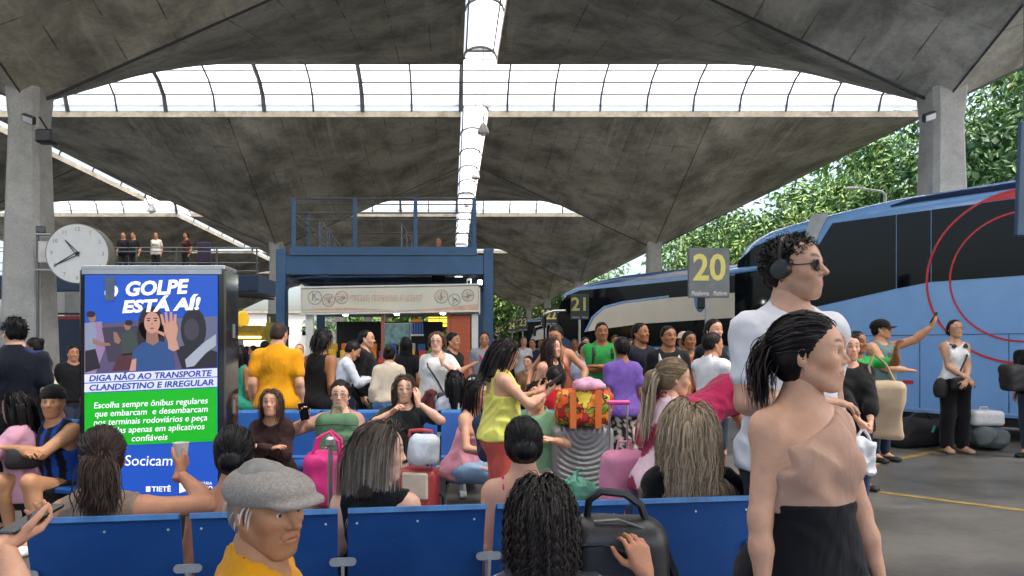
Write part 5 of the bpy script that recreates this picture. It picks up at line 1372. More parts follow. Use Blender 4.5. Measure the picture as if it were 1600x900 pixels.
# ------------------------------------------------------------------ advertising display
KD = 5.2; kx, ky = PX(237, KD)
kr = empty('advertising_display', (kx, ky, 0), 0, 'tall black advertising display with blue and green poster warning about illegal transport', 'display')
U = lambda px_: (px_-237)/F_PX*KD
V_ = lambda py: CAMH+(HY-py)/F_PX*KD
M_FRB = mat('gloss_black_frame', (.008, .010, .014), .12, var=.1, coat=.3); M_ALU = mat('aluminium_trim', (.45, .46, .47), .35, .8, var=.1)
w_ = U(352)-U(122); zt = V_(420)
MB().box(((U(352)+U(122))/2, .17, zt/2), (w_, .32, zt), None, .012).build('cabinet', M_FRB, kr)
MB().box(((U(352)+U(122))/2, .165, zt+.012), (w_*.98, .30, .03), None, .004).build('top_trim', M_ALU, kr)
MB().box(((U(346)+U(128))/2, .004, V_(424.5)), (U(346)-U(128), .012, .034)).build('header_trim', M_ALU, kr)
pw, ph = U(340)-U(133), V_(430)-V_(791); pc = ((U(340)+U(133))/2, V_(610.5))
def flat(nm, poly, m_, off): return MB().add([(U(a), -off, V_(b)) for a, b in poly], [tuple(range(len(poly)))]).build(nm, m_, kr)
def pm(n, c, e=.12):                     # backlit print
    m = emat('print_'+n, lin(c), e); m.node_tree.nodes['Principled BSDF'].inputs['Roughness'].default_value = .25; return m
MB().box((pc[0], .0, pc[1]), (pw, .012, ph)).build('poster_sheet', pm('blue', '#1d4fb4'), kr)
flat('photo_ground', [(133, 507), (250, 500), (340, 495), (340, 574), (133, 584)], pm('dusk', '#544a68'), .0075)
flat('photo_haze', [(133, 505), (160, 502), (165, 545), (150, 584), (133, 584)], pm('mauve', '#8a7396'), .0078)
flat('photo_haze', [(160, 512), (232, 508), (232, 560), (170, 566)], pm('dark', '#3a3747'), .0080)
flat('photo_haze', [(268, 498), (340, 494), (340, 574), (290, 576)], pm('slate', '#5d6078'), .0080)
def blob(nm, cx, cyy, rx, ry, m_, off, n=18, rot=0.): 
    c_, s_ = math.cos(rot), math.sin(rot); return flat(nm, [(cx+rx*math.cos(a)*c_-ry*math.sin(a)*s_, cyy+rx*math.cos(a)*s_+ry*math.sin(a)*c_) for a in np.linspace(0, 2*math.pi, n+1)[:-1]][::-1], m_, off)
PSK = pm('skin', '#b98a78'); PSK2 = pm('skin_dark', '#8a6558'); PHR = pm('hair', '#2a2029'); PSH = pm('shirt', '#2b4a7c'); PGY = pm('grey_shirt', '#7f88a0'); PDK = pm('dark_clothes', '#25232c'); PDG = pm('dark_green', '#39433f'); PSM = pm('smoke', '#9aa0ad')
# arguing men
flat('figure_body', [(134, 506), (148, 502), (152, 520), (150, 545), (134, 550)], PGY, .0085); flat('figure_arm', [(146, 528), (160, 535), (172, 536), (174, 540), (160, 541), (146, 537)], PSK2, .0088); blob('figure_head', 145, 496, 6, 8, PSK2, .0088); blob('figure_hair', 143, 491, 7, 5, PHR, .0091); flat('figure_legs', [(134, 548), (150, 545), (158, 575), (134, 582)], PDK, .0085)
flat('figure_body', [(190, 522), (206, 516), (216, 526), (216, 552), (192, 556)], PDG, .0085); flat('figure_arm', [(178, 518), (184, 520), (190, 532), (186, 538), (179, 534)], PSK2, .0088); blob('figure_head', 200, 509, 5.5, 7, PSK2, .0088); blob('figure_hair', 202, 504.5, 6.5, 4.5, PHR, .0091); flat('figure_legs', [(186, 554), (216, 550), (210, 578), (176, 580)], pm('maroon', '#4b2b33'), .0085)
# hooded figure at right, plain dark shapes and smoke
blob('figure_hood', 303, 515, 20, 34, PDK, .0085); blob('figure_face_shadow', 300, 515, 12, 17, pm('grey_face', '#3c3a44'), .0088); flat('figure_shoulder', [(275, 545), (300, 535), (340, 550), (340, 574), (285, 576)], PDK, .0086); flat('smoke', [(290, 562), (305, 548), (318, 536), (338, 522), (338, 540), (322, 552), (304, 572), (292, 574)], PSM, .009)
# the woman with her palm up
blob('figure_hair', 237, 506, 20, 28, PHR, .0092); blob('figure_hair', 224, 525, 9, 22, PHR, .0092); blob('figure_hair', 250, 527, 8, 20, PHR, .0092)
flat('figure_body', [(205, 580), (208, 548), (222, 536), (236, 532), (256, 534), (270, 540), (275, 577)], PSH, .0094); flat('figure_arm', [(203, 580), (207, 562), (214, 560), (213, 579)], PSK, .0096)
flat('figure_neck', [(230, 515), (247, 515), (249, 534), (240, 540), (229, 534)], PSK2, .0097); blob('figure_face', 238.5, 504, 12.5, 17, PSK, .0100)
for ex in (233, 244): blob('figure_eye', ex, 501, 2.4, 1.1, PHR, .0103); blob('figure_brow', ex, 497.5, 3.6, .8, PHR, .0103)
blob('figure_mouth', 238.5, 513, 3.6, 1.1, pm('lip', '#7c4a48'), .0103); blob('figure_nose', 238.5, 506.5, 1.6, 1.0, PSK2, .0103)
flat('figure_forearm', [(263, 532), (276, 528), (281, 545), (272, 549), (264, 545)], PSK, .0098); flat('figure_palm', [(258, 520), (256, 506), (275, 500), (279, 514), (276, 532), (263, 533)], PSK, .0105)
for a, b_, c, d in ((257, 508, 253, 491), (262, 505, 260, 488), (268, 503, 268, 487.5), (274, 503, 275, 491)): flat('figure_finger', [(a-2.2, b_), (c-2, d), (c+2, d), (a+2.4, b_)], PSK, .0108)
flat('figure_thumb', [(258, 520), (244, 515), (245, 519), (258, 526)], PSK, .0108)
PWH = pm('white', '#e6e8ee', .2); PGR = pm('green', '#12a51d', .14); PLB = pm('pale', '#c9cbe0', .16); PBL = pm('ink', '#1f3f92')
flat('caption_band', [(133, 585), (340, 575), (340, 588), (133, 598)], PLB, .0098); flat('caption_band', [(133, 599.5), (340, 589.5), (340, 604), (133, 613)], PLB, .0098)
flat('green_band', [(133, 614.5), (340, 605.5), (340, 689), (133, 698)], PGR, .0092)
TL = R(-2.6); TW = lambda a, b: (b-a)/F_PX*KD
def ptx(s_, x0, x1, y, size, m_, sh=.25, off=.0115, o_=0., tl=TL): return text('poster_lettering', s_, size, m_, kr, (U((x0+x1)/2), -off, V_(y)), (R(90), tl, 0), shear=sh, offset=o_, ext=.0006, width=TW(x0, x1))
ptx('GOLPE', 194, 293, 451, .135, PWH, .2, o_=.005); ptx('ESTÁ AÍ!', 190, 313, 478, .115, PWH, .2, o_=.005)
ptx('O', 163, 184, 457, .115, PWH, .2, o_=.005)
ptx('DIGA NÃO AO TRANSPORTE', 139, 331, 587.5, .058, PBL, .2, o_=.0015); ptx('CLANDESTINO E IRREGULAR', 140, 334, 602, .058, PBL, .2, o_=.0015)
for t_, a, b_, y in (('Escolha sempre ônibus regulares', 147, 325, 630), ('que embarcam  e desembarcam', 149, 325, 643), ('nos terminais rodoviários e peça', 147, 324, 656.5), ('corridas apenas em aplicativos', 152, 320, 670), ('confiáveis', 206, 262, 684)): ptx(t_, a, b_, y, .062, PWH, .2)
ptx('Socicam', 196, 270, 720, .105, PWH, .1, tl=0.)
for a, b_ in ((270, 711), (276, 706)): flat('logo_corner', [(a, b_), (a+7, b_), (a+7, b_+7), (a+5, b_+7), (a+5, b_+2), (a, b_+2)], PWH, .0105)
flat('logo_corner', [(268, 718), (272, 718), (272, 713), (274, 713), (274, 720), (268, 720)], PGR, .0105)
ptx('TIETÊ', 238, 268, 764, .05, PWH, 0., tl=0., o_=.001); flat('logo_square', [(229, 759.5), (236, 759.5), (236, 768), (229, 768)], PWH, .0105); ptx('RODOVIÁRIA', 293, 332, 755, .03, PWH, 0., tl=0.); ptx('DO RIO', 303, 333, 763, .045, PWH, 0., tl=0., o_=.001)
flat('logo_mark', [(281, 752), (290, 764), (304, 770), (291, 767), (281, 770)], PWH, .0105)
MB().add([(U(165), -.0125, V_(433)), (U(181), -.0125, V_(433)), (U(180), -.0125, V_(469)), (U(166), -.0125, V_(470))], [(0, 1, 2, 3)]).build('tape_patch', mat('grey_tape', (.10, .13, .20), .5, var=.1), kr)
MB().box((U(347), .1, 1.0), (.01, .01, 1.6)).build('side_groove', M_ALU, kr)
for z in (1.55, 1.0, .5): MB().box((w_/2+(U(352)+U(122))/2+.004, .2, z), (.008, .03, .10)).build('hinge', M_ALU, kr)
MB().box((0, -.02, .9), (.001, .001, .001)) 
# ------------------------------------------------------------------ bags and luggage
def fab(n, c, rough=.75, bump=.3, bs=300, **k): return mat('bag_'+n, c, rough, bump=bump, bscale=bs, **k)
def suitcase(name, label, loc, dims, m_, rz=0, handle=0., ridges='v', hm=None, cat='suitcase'):
    w, d, h = dims; r = empty(name, (*loc, 0), R(rz), label, cat)
    G = Grid((-w/2-.03, -d/2-.03, .02), (w/2+.03, d/2+.03, h+.03), .009 if ridges == 'arc' else .015); G.rbox((0, 0, h/2+.025), (w, d, h-.05), .055)
    X, Y, Z = G.all()
    if ridges == 'arc': rr = np.sqrt(X**2+(Z-h*.98)**2); G.F += np.where(Y < 0, .0045*np.sign(np.sin(rr*150))*np.clip((.92*w/2-np.abs(X))/.02, 0, 1), 0)
    elif ridges == 'v': G.F += .004*np.clip(2*np.sin(X*2*math.pi/(w/6)), -1, 1)*np.clip((h*.42-np.abs(Z-h/2))/.03, 0, 1)
    sdf_obj('shell', G, m_, r, it=0 if ridges == 'arc' else 1)
    for sx in (-1, 1):
        for sy in (-1, 1): MB().lathe([(.012, -.012), (.026, -.01), (.026, .01), (.012, .012)], (sx*(w/2-.06), sy*(d/2-.05), .026), 12, 'x').build('wheel', M_RUB, r, smooth=True)
    MB().box((0, 0, .06), (w*.98, .012, .02)).build('base_rim', M_BLK, r)
    MB().tube([(w/2+.006, 0, h*.42), (w/2+.03, 0, h*.46), (w/2+.03, 0, h*.6), (w/2+.006, 0, h*.64)], .009, 6).build('side_handle', M_BLK, r)
    if handle:
        hmm = hm or M_CHR; hw = min(.11, w*.28)
        for sx in (-1, 1): MB().bar((sx*hw, d*.25, h-.02), (sx*hw, d*.25, h+handle), .010, 8).build('pull_tube', hmm, r)
        MB().tube([(-hw-.006, d*.25, h+handle-.03), (-hw, d*.25, h+handle+.012), (0, d*.25, h+handle+.02), (hw, d*.25, h+handle+.012), (hw+.006, d*.25, h+handle-.03)], .015, 8).build('grip', hmm, r, smooth=True)
    return r
def softbag(name, label, loc, z0, dims, m_, rz=0, cat='bag', seed=0, sag=.012, vox=.013, fr=16, round_=.07, extra=None):
    w, d, h = dims; r = empty(name, (*loc, z0), R(rz), label, cat)
    G = Grid((-w/2-.08, -d/2-.08, -.02), (w/2+.08, d/2+.08, h+.1), vox); G.rbox((0, 0, h/2), (w, d, h), min(round_, w*.45, d*.45, h*.45), .02)
    if extra: extra(G)
    X, Y, Z = G.all(); wv = wob(X, Y, Z, 8, 3, seed); G.F += sag*wob(X+.06*wv, Y, Z+.05*wv, fr, 4, seed)+sag*.6*(np.abs(wob(X, Y+.05*wv, Z, fr*1.8, 3, seed+2))-.4)
    G.F = smax(G.F, .003-Z, .01)
    sdf_obj('bag_body', G, m_, r); return r
def strap(r, pts, rad, m_, nm='handle'): return MB().tube(pts, rad, 6).build(nm, m_, r, smooth=True)
suitcase('suitcase', 'large silver grey suitcase with arched ridges under the colourful bag', PX(907, 6.1), (.50, .29, .79), mat('silver_shell', (.26, .27, .28), .32, .25, var=.06), 4, handle=.24, ridges='arc')
def crazy_mat():
    m, nt, b = nodes('bright_patterned_print'); N = nt.nodes.new; L = nt.links.new
    tc = N('ShaderNodeTexCoord'); nz = N('ShaderNodeTexNoise'); nz.inputs['Scale'].default_value = 7; L(tc.outputs['Object'], nz.inputs['Vector'])
    mx = N('ShaderNodeMix'); mx.data_type = 'RGBA'; mx.inputs['Factor'].default_value = .25; L(tc.outputs['Object'], mx.inputs['A']); L(nz.outputs['Color'], mx.inputs['B'])
    v = N('ShaderNodeTexVoronoi'); v.inputs['Scale'].default_value = 15; L(mx.outputs['Result'], v.inputs['Vector'])
    v2 = N('ShaderNodeTexVoronoi'); v2.feature = 'DISTANCE_TO_EDGE'; v2.inputs['Scale'].default_value = 15; L(mx.outputs['Result'], v2.inputs['Vector'])
    sp = N('ShaderNodeSeparateColor'); L(v.outputs['Color'], sp.inputs[0]); rp = N('ShaderNodeValToRGB'); rp.color_ramp.interpolation = 'CONSTANT'; L(sp.outputs[0], rp.inputs['Fac'])
    cs = [(0, '#d3401c'), (.25, '#e08a1e'), (.45, '#7f9a2a'), (.6, '#d7c13a'), (.72, '#b21f2c'), (.86, '#e0601c')]
    while len(rp.color_ramp.elements) < len(cs): rp.color_ramp.elements.new(.5)
    for e, (p, c) in zip(rp.color_ramp.elements, cs): e.position = p; e.color = (*lin(c), 1)
    lt = N('ShaderNodeMath'); lt.operation = 'LESS_THAN'; lt.inputs[1].default_value = .045; L(v2.outputs['Distance'], lt.inputs[0])
    m2 = N('ShaderNodeMix'); m2.data_type = 'RGBA'; L(lt.outputs[0], m2.inputs['Factor']); L(rp.outputs[0], m2.inputs['A']); m2.inputs['B'].default_value = (.03, .02, .015, 1)
    L(m2.outputs['Result'], b.inputs['Base Color']); b.inputs['Roughness'].default_value = .6
    return m
r = softbag('patterned_bag', 'orange and green patterned bag with black outlines on the silver suitcase', PX(910, 6.0), .80, (.44, .28, .30), crazy_mat(), 0, seed=1, sag=.016)
for sx in (-.1, .1): MB().box((sx, -.15, .14), (.05, .012, .30)).build('strap', mat('orange_webbing', (.62, .16, .03), .7, var=.1), r)
r = softbag('pink_cloth', 'crumpled pink and white cloth on top of the patterned bag', PX(922, 5.95), 1.085, (.26, .2, .08), fab('pinkcloth', (.62, .30, .42), var=.4, scale=9), 10, 'cloth', 3, .02)
def film_mat(n, c, al):
    m = mat(n, c, .18, var=.1, alpha=al, bump=.5, bscale=18); return m
r = softbag('plastic_bag', 'knotted green plastic bag beside the silver suitcase', PX(898, 4.9), .30, (.27, .22, .24), film_mat('green_film', (.07, .28, .19), .72), 0, 'plastic bag', 4, .030, .009, 26, .10, lambda G: (G.cap((0, 0, .2), (.01, 0, .30), .06, .010, .08), G.cap((.01, 0, .29), (.05, .01, .36), .010, .024, .01), G.cap((.01, 0, .29), (-.06, 0, .34), .010, .022, .01)))
o = MB().box((0, 0, .14), (.34, .28, .28), None, .02).build('cardboard_box', mat('cardboard', (.28, .19, .11), .8, var=.15), None, (*PX(898, 4.9), 0)); tag(o, 'low cardboard box under the green plastic bag', 'box')
MB().box((0, 0, .284), (.05, .285, .004)).build('tape', mat('box_tape', (.42, .33, .2), .3, var=.1), o)
M_PK = fab('pink', (.62, .23, .36), var=.1); r = softbag('rolling_backpack', 'pale pink rolling backpack with raised trolley handle', PX(976, 4.7), .04, (.30, .2, .74), M_PK, 8, 'backpack', 5, .007, .010, 14, .07, lambda G: G.rbox((0, -.10, .25), (.25, .08, .36), .035, .02))
for sx in (-.06, .06): MB().bar((sx, .11, .7), (sx, .11, 1.02), .007, 6).build('pull_tube', M_CHR, r)
MB().box((0, .11, 1.03), (.16, .03, .03), None, .01).build('grip', mat('hot_pink_grip', (.6, .06, .25), .5), r); strap(r, [(-.05, 0, .73), (-.04, 0, .79), (.04, 0, .79), (.05, 0, .73)], .010, M_PK)
MB().tube([(-.12, -.147, .38), (0, -.153, .41), (.12, -.147, .38)], .004, 5).build('zip', M_BLK, r)
for sx in (-.1, .1): MB().lathe([(.012, -.015), (.035, -.013), (.035, .013), (.012, .015)], (sx, .09, .0), 12, 'x').build('wheel', M_RUB, r)
r = softbag('pink_handbag', 'bright magenta holdall with knotted handles on the floor', PX(512, 5.0), .36, (.30, .22, .36), fab('magenta', (.56, .015, .17), .6, var=.15), 0, 'bag', 6, .012)
for sy in (-.07, .07): strap(r, [(-.09, sy, .34), (-.06, sy, .46), (.02, sy*.5, .50), (.08, sy, .44), (.09, sy, .34)], .012, MATS['bag_magenta'])
tag(MB().box((0, 0, .17), (.36, .26, .34), None, .02).build('cardboard_box', mat('cardboard', (.28, .19, .11)), None, (*PX(512, 5.0), 0)), 'brown cardboard box under the magenta holdall', 'box')
r = suitcase('suitcase', 'black cabin suitcase with a single long chrome pull handle', PX(516, 3.4), (.30, .22, .52), mat('black_shell', (.02, .02, .022), .4, var=.1), 8)
MB().bar((0, .05, .5), (0, .05, .97), .013, 10).build('pull_tube', M_CHR, r, smooth=True); MB().box((0, .05, .985), (.045, .035, .05), None, .012).build('grip', M_CHR, r)
r = suitcase('suitcase', 'red suitcase with raised red handle in front of the woman wearing glasses', PX(655, 5.5), (.30, .20, .54), mat('red_shell', (.45, .06, .06), .4, var=.1), -12, handle=.25, hm=mat('red_handle', (.45, .06, .07), .4))
MB().box((0, -.13, .42), (.2, .03, .2), None, .02).build('pocket', fab('cream', (.6, .52, .42)), r)
softbag('white_pouch', 'pale blue white plastic pouch on the red suitcase', PX(662, 5.42), .56, (.24, .16, .24), film_mat('white_film', (.62, .68, .74), .9), 0, 'bag', 7, .014)
M_LEA = mat('black_leather', (.010, .011, .014), .40, var=.2, scale=10, bump=.12, bscale=300, spec=.6)
r = softbag('leather_backpack', 'black leather backpack with looped carry handle behind the curly haired woman', PX(962, 1.92), .52, (.27, .15, .47), M_LEA, -6, 'backpack', 8, .0022, .007, 14, .12, lambda G: G.rbox((-.01, -.08, .17), (.22, .05, .28), .025, .02))
strap(r, [(-.075, -.01, .46), (-.07, -.02, .51), (-.04, -.03, .535), (.02, -.03, .53), (.06, -.02, .50), (.085, -.01, .43)], .0105, M_LEA)
for q, zz in ((.0, .40), (.012, .31)): MB().tube([(-.125, -.066-q, zz), (-.04, -.082-q, zz+.012), (.05, -.078-q, zz-.02), (.122, -.05-q, zz-.10)], .005, 6).build('seam_piping', M_LEA, r, smooth=True)
MB().tube([(-.06, -.05, .462), (.0, -.052, .468), (.07, -.05, .445)], .004, 5).build('zip', M_CHR, r); strap(r, [(.12, .02, .40), (.16, .06, .3), (.15, .08, .05)], .014, M_LEA, 'shoulder_strap')
M_GRN = fab('sage', (.075, .17, .085), .8, var=.12)
r = softbag('green_backpack', 'sage green backpack held on the lap of a seated woman', PX(526, 5.78), .53, (.34, .18, .39), M_GRN, 4, 'backpack', 9, .008, .010, 14, .09, lambda G: G.rbox((0, -.09, .14), (.28, .07, .2), .03, .02))
strap(r, [(-.04, 0, .39), (-.03, 0, .44), (.03, 0, .44), (.04, 0, .39)], .010, M_GRN); MB().tube([(-.16, -.09, .30), (0, -.105, .31), (.16, -.09, .30)], .004, 5).build('zip', M_BLK, r)
# by the coach
r = softbag('duffel_bag', 'black duffel bag on the ground beside the coach', PX(1428, 10.7), 0., (.85, .45, .42), fab('black', (.012, .012, .014), var=.2), 10, 'bag', 2, .02, .016, 9, .16); strap(r, [(-.2, -.1, .40), (-.1, -.12, .5), (.1, -.12, .5), (.2, -.1, .40)], .015, M_BLK)
MB().box((.12, -.22, .28), (.03, .012, .10), Matrix.Rotation(R(25), 3, 'Y')).build('label_tag', mat('teal_tag', (.04, .4, .36), .5), r)
r = softbag('bundle_sack', 'dark grey lumpy bundle on the ground under the white case', PX(1540, 10.4), 0., (.55, .45, .34), fab('slate', (.10, .12, .125), var=.25), 0, 'bag', 5, .035, .016, 9, .15)
r = softbag('white_case', 'translucent white plastic case lying on the grey bundle', PX(1537, 10.35), .345, (.44, .30, .22), film_mat('white_case_film', (.66, .67, .68), .95), -6, 'case', 3, .006, .013, 10, .06); strap(r, [(-.06, 0, .21), (-.04, 0, .26), (.04, 0, .26), (.06, 0, .21)], .012, M_SWH)
suitcase('trolley_bag', 'small dark clear sided trolley bag between the duffel and the woman in white', PX(1479, 10.5), (.18, .2, .36), mat('smoky_plastic', (.05, .045, .05), .2, var=.5, scale=20), 0, handle=.16)
suitcase('suitcase', 'navy suitcase that the woman in the floral top sits on', PX(1012, 4.75), (.5, .34, .50), mat('navy_shell', (.012, .03, .075), .5, var=.15), 20)
r = softbag('denim_jacket', 'folded navy denim jacket hung over the seat beside the girl in pink', PX(770, 5.5), .58, (.26, .2, .34), fab('denim', (.015, .035, .085), var=.2), 15, 'jacket', 6, .02)
# paper sheet and snack bag dropped? keep the floor clear, only a worn white patch
struct(MB().add([(6.55, 8.05, .004), (7.3, 8.1, .004), (7.2, 8.45, .004), (6.7, 8.4, .004)], [(0, 1, 2, 3)]).build('worn_patch', concrete_mat('pale_worn_patch', (.2, .2, .19), (.42, .42, .4), .5, sc=5)))
# hanging navy banner edge at the right
x, y, z = PX(1592, 7.5, 280)
bn = MB().box((.06, 0, z), (.16, .05, 1.16), Matrix.Rotation(R(2), 3, 'Y'), .01).build('hanging_sign', mat('navy_sign', (.015, .05, .11), .45, var=.15), None, (x, y, 0)); tag(bn, 'edge of a navy blue hanging sign board over the coach', 'sign')
MB().bar((.06, 0, z+.58), (.06, 0, Z1-2.2), .012, 6).build('hanger', M_RAIL, bn)
# ------------------------------------------------------------------ the crowd
def hz(ty, D): return CAMH+(HY-ty)/F_PX*D
def stand(label, px, D, ty, rz, **k):
    k.setdefault('H', hz(ty, D)/1.012); return person(label, px, D, rz, **k)
def sit(label, px, D, ty, rz, H=1.6, **k):
    lean = abs(k.get('lean', 0)); drop = .56*(1-math.cos(R(lean)))*H/1.7
    k.setdefault('seat', min(.62, max(.34, hz(ty, D)-.838*H/1.70+drop))); return person(label, px, D, rz, H=H, pose='sit', **k)
def loc_w(P, p):                       # person space -> world
    q = Matrix.LocRotScale(P['root'].location, P['root'].rotation_euler, None) @ Vector(p); return q
def band(P, name, pts, r, m_, top=False):
    return MB().tube(pts, r, 6).build(name, m_, P['root'], smooth=True)
def stripes(per, c1, vert=False, ph=0., duty=.35):
    def f(v, P, c):
        t = ((v[:, 0] if vert else v[:, 2]-.25*v[:, 1])+ph)/per; m = (np.mod(t, 1) < duty); c[m] = lin(c1); return c
    return f
def blotch(cols, fr=22, th=.25):
    def f(v, P, c):
        for i, q in enumerate(cols):
            m = wob(v[:, 0], v[:, 1], v[:, 2], fr, 4, i*2+1) > th; c[m] = lin(q)
        return c
    return f
B = mat('strap_black', (.015, .015, .016), .6, var=.1)
# --- closest: seated with backs to us
DN = DOWN
P = sit('old man in grey flat cap and mustard shirt turning round on his seat', 410, 1.68, 708, -70, H=1.56, sex='m', face='old', skin='#a87a58', hair=('fade', '#8d8a85', .1), top=('tee', '#c98d10', dict(vox=.010, loose=.6)), bottom=('trousers', '#3a3a40'), twist=-14, head=(-40, -3, 3), b=1.02, beard=.12, hs=.95)
G = Grid((-.14, -.17, -.03), (.14, .24, .17), .005); G.ell((0, -.012, .048), (.094, .122, .062), .02); G.ell((0, .055, .058), (.084, .085, .040), .03)
G.put(lambda X, Y, Z: np.maximum((np.sqrt((X/.080)**2+((Y-.095)/.075)**2)-1)*.07, np.abs(Z-.046+1.6*X*X+.10*(Y-.1))-.007), (-.09, .01, .02), (.09, .19, .08), .012)
X, Y, Z = G.all(); G.F = smax(G.F, .018+.10*np.clip(Y, -.2, .08)-Z, .008); G.F += .0012*wob(X, Y, Z, 60, 4)
v, f = G.mesh(1); on_head(P, 'flat_cap', v, f, mat('grey_tweed', '#a8a199', .95, var=.22, scale=140, bump=.7, bscale=500, detail=3))
rs_ = np.random.RandomState(5); sv, sf, scl = strands(260, .05, 5, lambda p, n, s: np.stack([0*s, -.3+0*s, -1+0*s], 1), w=.0022, step=.008, colr=((.35, .33, .31), (.62, .6, .57)), zmin=-.06)
mk = sv.reshape(260, -1, 3); kp = (mk[:, 0, 2] < .03); q_ = mk[kp].reshape(-1, 3); nf = len(sf)//260
npt = mk.shape[1]//2; ff = []
for i in range(int(kp.sum())):
    for j in range(npt-1): o_ = i*mk.shape[1]+j*2; ff.append((o_, o_+1, o_+3, o_+2))
on_head(P, 'grey_hair', q_, np.array(ff), HAIR, col=scl.reshape(260, -1, 3)[kp].reshape(-1, 3))
P = sit('woman with wet curly black hair in a grey striped top', 846, 1.86, 752, 2, H=1.40, hs=1.06, skin='tan', hair=('long', '#0d0b0b', .10, dict(inflate=-.004)),
    strand=[dict(n=1100, L=.31, shape=DN, w=.0020, step=.010, colr=((.004, .003, .003), (.022, .016, .014)), curl=.0045, wf=85, wave=.06, gather=.1, coll=[((0, -.03, -.31), (.15, .08, .12))], Lvar=.4), dict(n=420, L=.30, shape=DN, w=.0014, step=.010, colr=((.006, .005, .005), (.06, .044, .036)), curl=.007, wf=75, wave=.10, out=.004, coll=[((0, -.03, -.31), (.15, .08, .12))], Lvar=.5)],
    top=('half', '#4d5056', dict(vox=.010, pat=stripes(.034, '#c9ccd0', duty=.3))), R_=((.235, -.10, .88), dict(pose='hold', hd=(-.25, .2, .95), pn=(-.2, .95, -.1), pole=(1, -.3, -.6))), b=1.05)
P = sit('person at the edge holding a dark phone in the right hand', -300, 1.5, 730, 10, H=1.62, skin='light', hair=('short', '#1b1512', .1), sex='m', top=('tee', '#1d1f24'), R_=((.25, .30, .93), dict(pose='hold', hd=(.55, .75, .3), pn=(-.35, -.3, .85), pole=(.8, -.3, -.8))))
phone(P, 'R', 'dark phone in the hand at the left edge', off=(.0, .085, -.028))
# --- first row, backs to us
P = sit('woman with brown ponytail in sleeveless taupe top holding a paper cup', 160, 2.86, 672, 6, H=1.58, skin='tan', hair=('tied', '#2a1b16', .07), top=('sleeveless', '#8f7c6c', dict(loose=.4)), head=(14, 0, 0), R_=((.235, .22, .90), dict(pose='hold', hd=(.2, .6, .75), pn=(-.9, .3, .1), pole=(1, -.6, -.5))), b=1.1,
    strand=auto_strand('tied', lin('#2a1b16'), 2.5, .04, 'f')+[tail(((.014, .008, .006), (.075, .044, .03)), .17, 800, .0019, at=(0, -.115, .0), spread=(.018, .010, .016), wave=.14, curl=.004)])
c = loc_w(P, P['AH']['R'][0]+P['AH']['R'][1]*.085+A(-.03, .015, .01))
cu = empty('paper_cup', c-Vector((0, 0, .035)), 0, 'small white paper cup in the hand of the woman with the ponytail', 'cup')
MB().lathe([(.024, 0), (.033, .075), (.035, .078), (.032, .076), (.023, .004)], n=20).build('cup_wall', mat('paper_white', (.72, .71, .69), .6, var=.05), cu, smooth=True)
P = sit('woman with black bun and red straps half hidden behind the flat cap', 366, 3.05, 685, 8, H=1.54, skin='tan', hair=('lowbun', '#0c0a0a', .1), top=('strap', '#6d1a20', dict(inf=.008, loose=.2)), b=1.08, P0=dict(strapx=.105))
P = sit('woman with long highlighted hair in black sleeveless top looking right', 588, 3.0, 662, -8, H=1.58, skin='fair', hair=('long', '#3a3028', .20), head=(-74, -2, 0), top=('sleeveless', '#101115', dict(loose=.3, inf=.010)), b=1.04,
    strand=dict(n=2600, step=.024, L=.52, shape=lambda p, n, s: np.stack([s*.25+0*s, -1.1+0*s, .1+0*s], 1), w=.0015, colr=((.025, .018, .013), (.12, .095, .07)), tip=(.62, .55, .44), wave=.05, gather=.25, Lvar=.5, coll=[((-.02, -.05, -.31), (.12, .10, .11))], part=.02))
P = sit('woman with sleek black low bun in a hot pink strap top', 818, 3.22, 652, 0, H=1.55, skin='light', hair=('lowbun', '#0a0809', .1, dict(inflate=.006)), top=('strap', '#d8286e', dict(inf=.008, loose=.2, vox=.010)), b=1.06, P0=dict(strapx=.10, lowback=.5))
P = sit('woman with long dark blonde hair in a black long sleeved top', 1076, 3.22, 632, -4, H=1.62, skin='light', hair=('long', '#7d664a', .24, dict(inflate=.010)), head=(-12, 0, 0), top=('long', '#0b0b0d', dict(inf=.014)), b=1.08, R_=((.30, .26, .80), {}),
    strand=dict(n=2800, step=.022, L=.47, shape=DN, w=.0017, colr=((.16, .11, .065), (.55, .43, .29)), wave=.13, wf=26, part=.012, out=.014, curl=.004, coll=[((0, -.03, -.30), (.215, .11, .14))], Lvar=.3))
# --- standing close by
P = stand('young woman with tied dark hair in a beige one shoulder top and black trousers', 1257, 2.04, 494, -160, skin='#cb9d80', hair=('tied', '#150f10', .1), head=(38, 3, 0),
    top=('one', '#b8947f', dict(inf=.011, loose=.25, hem=.17, fold=.0045, vox=.0085)), bottom=('trousers', '#0c0d12', dict(inf=.021, flare=.05, top=.20, vox=.009, fold=.003)), L=((-.21, .10, .66), {}), R_=((.20, .06, .62), {}), b=.98, ab=.9, bust=.86,
    strand=auto_strand('tied', lin('#150f10'), 2., .1, 'f')+[tail(((.008, .005, .006), (.06, .042, .04)), .10, 700, .0018, at=(0, -.112, .01), spread=(.020, .014, .026), wave=.10, curl=.002, wf=30)])
G = Grid((-.04, -.17, .03), (.04, -.06, .12), .004); rs_ = random.Random(2)
for q in range(10): G.ell((rs_.uniform(-.016, .016), -.122+rs_.uniform(-.012, .012), .062+rs_.uniform(-.016, .016)), (.008, .008, .008), .002)
v, f = G.mesh(0); on_head(P, 'hair_clip', v, f, mat('pearl_clip', (.62, .5, .46), .15, .3, var=.4, scale=120))
G = Grid((.06, -.04, -.06), (.10, .02, -.02), .003); G.ell((.083, -.006, -.043), (.004, .004, .005), .002); v, f = G.mesh(0); on_head(P, 'earring', v, f, M_CHR)
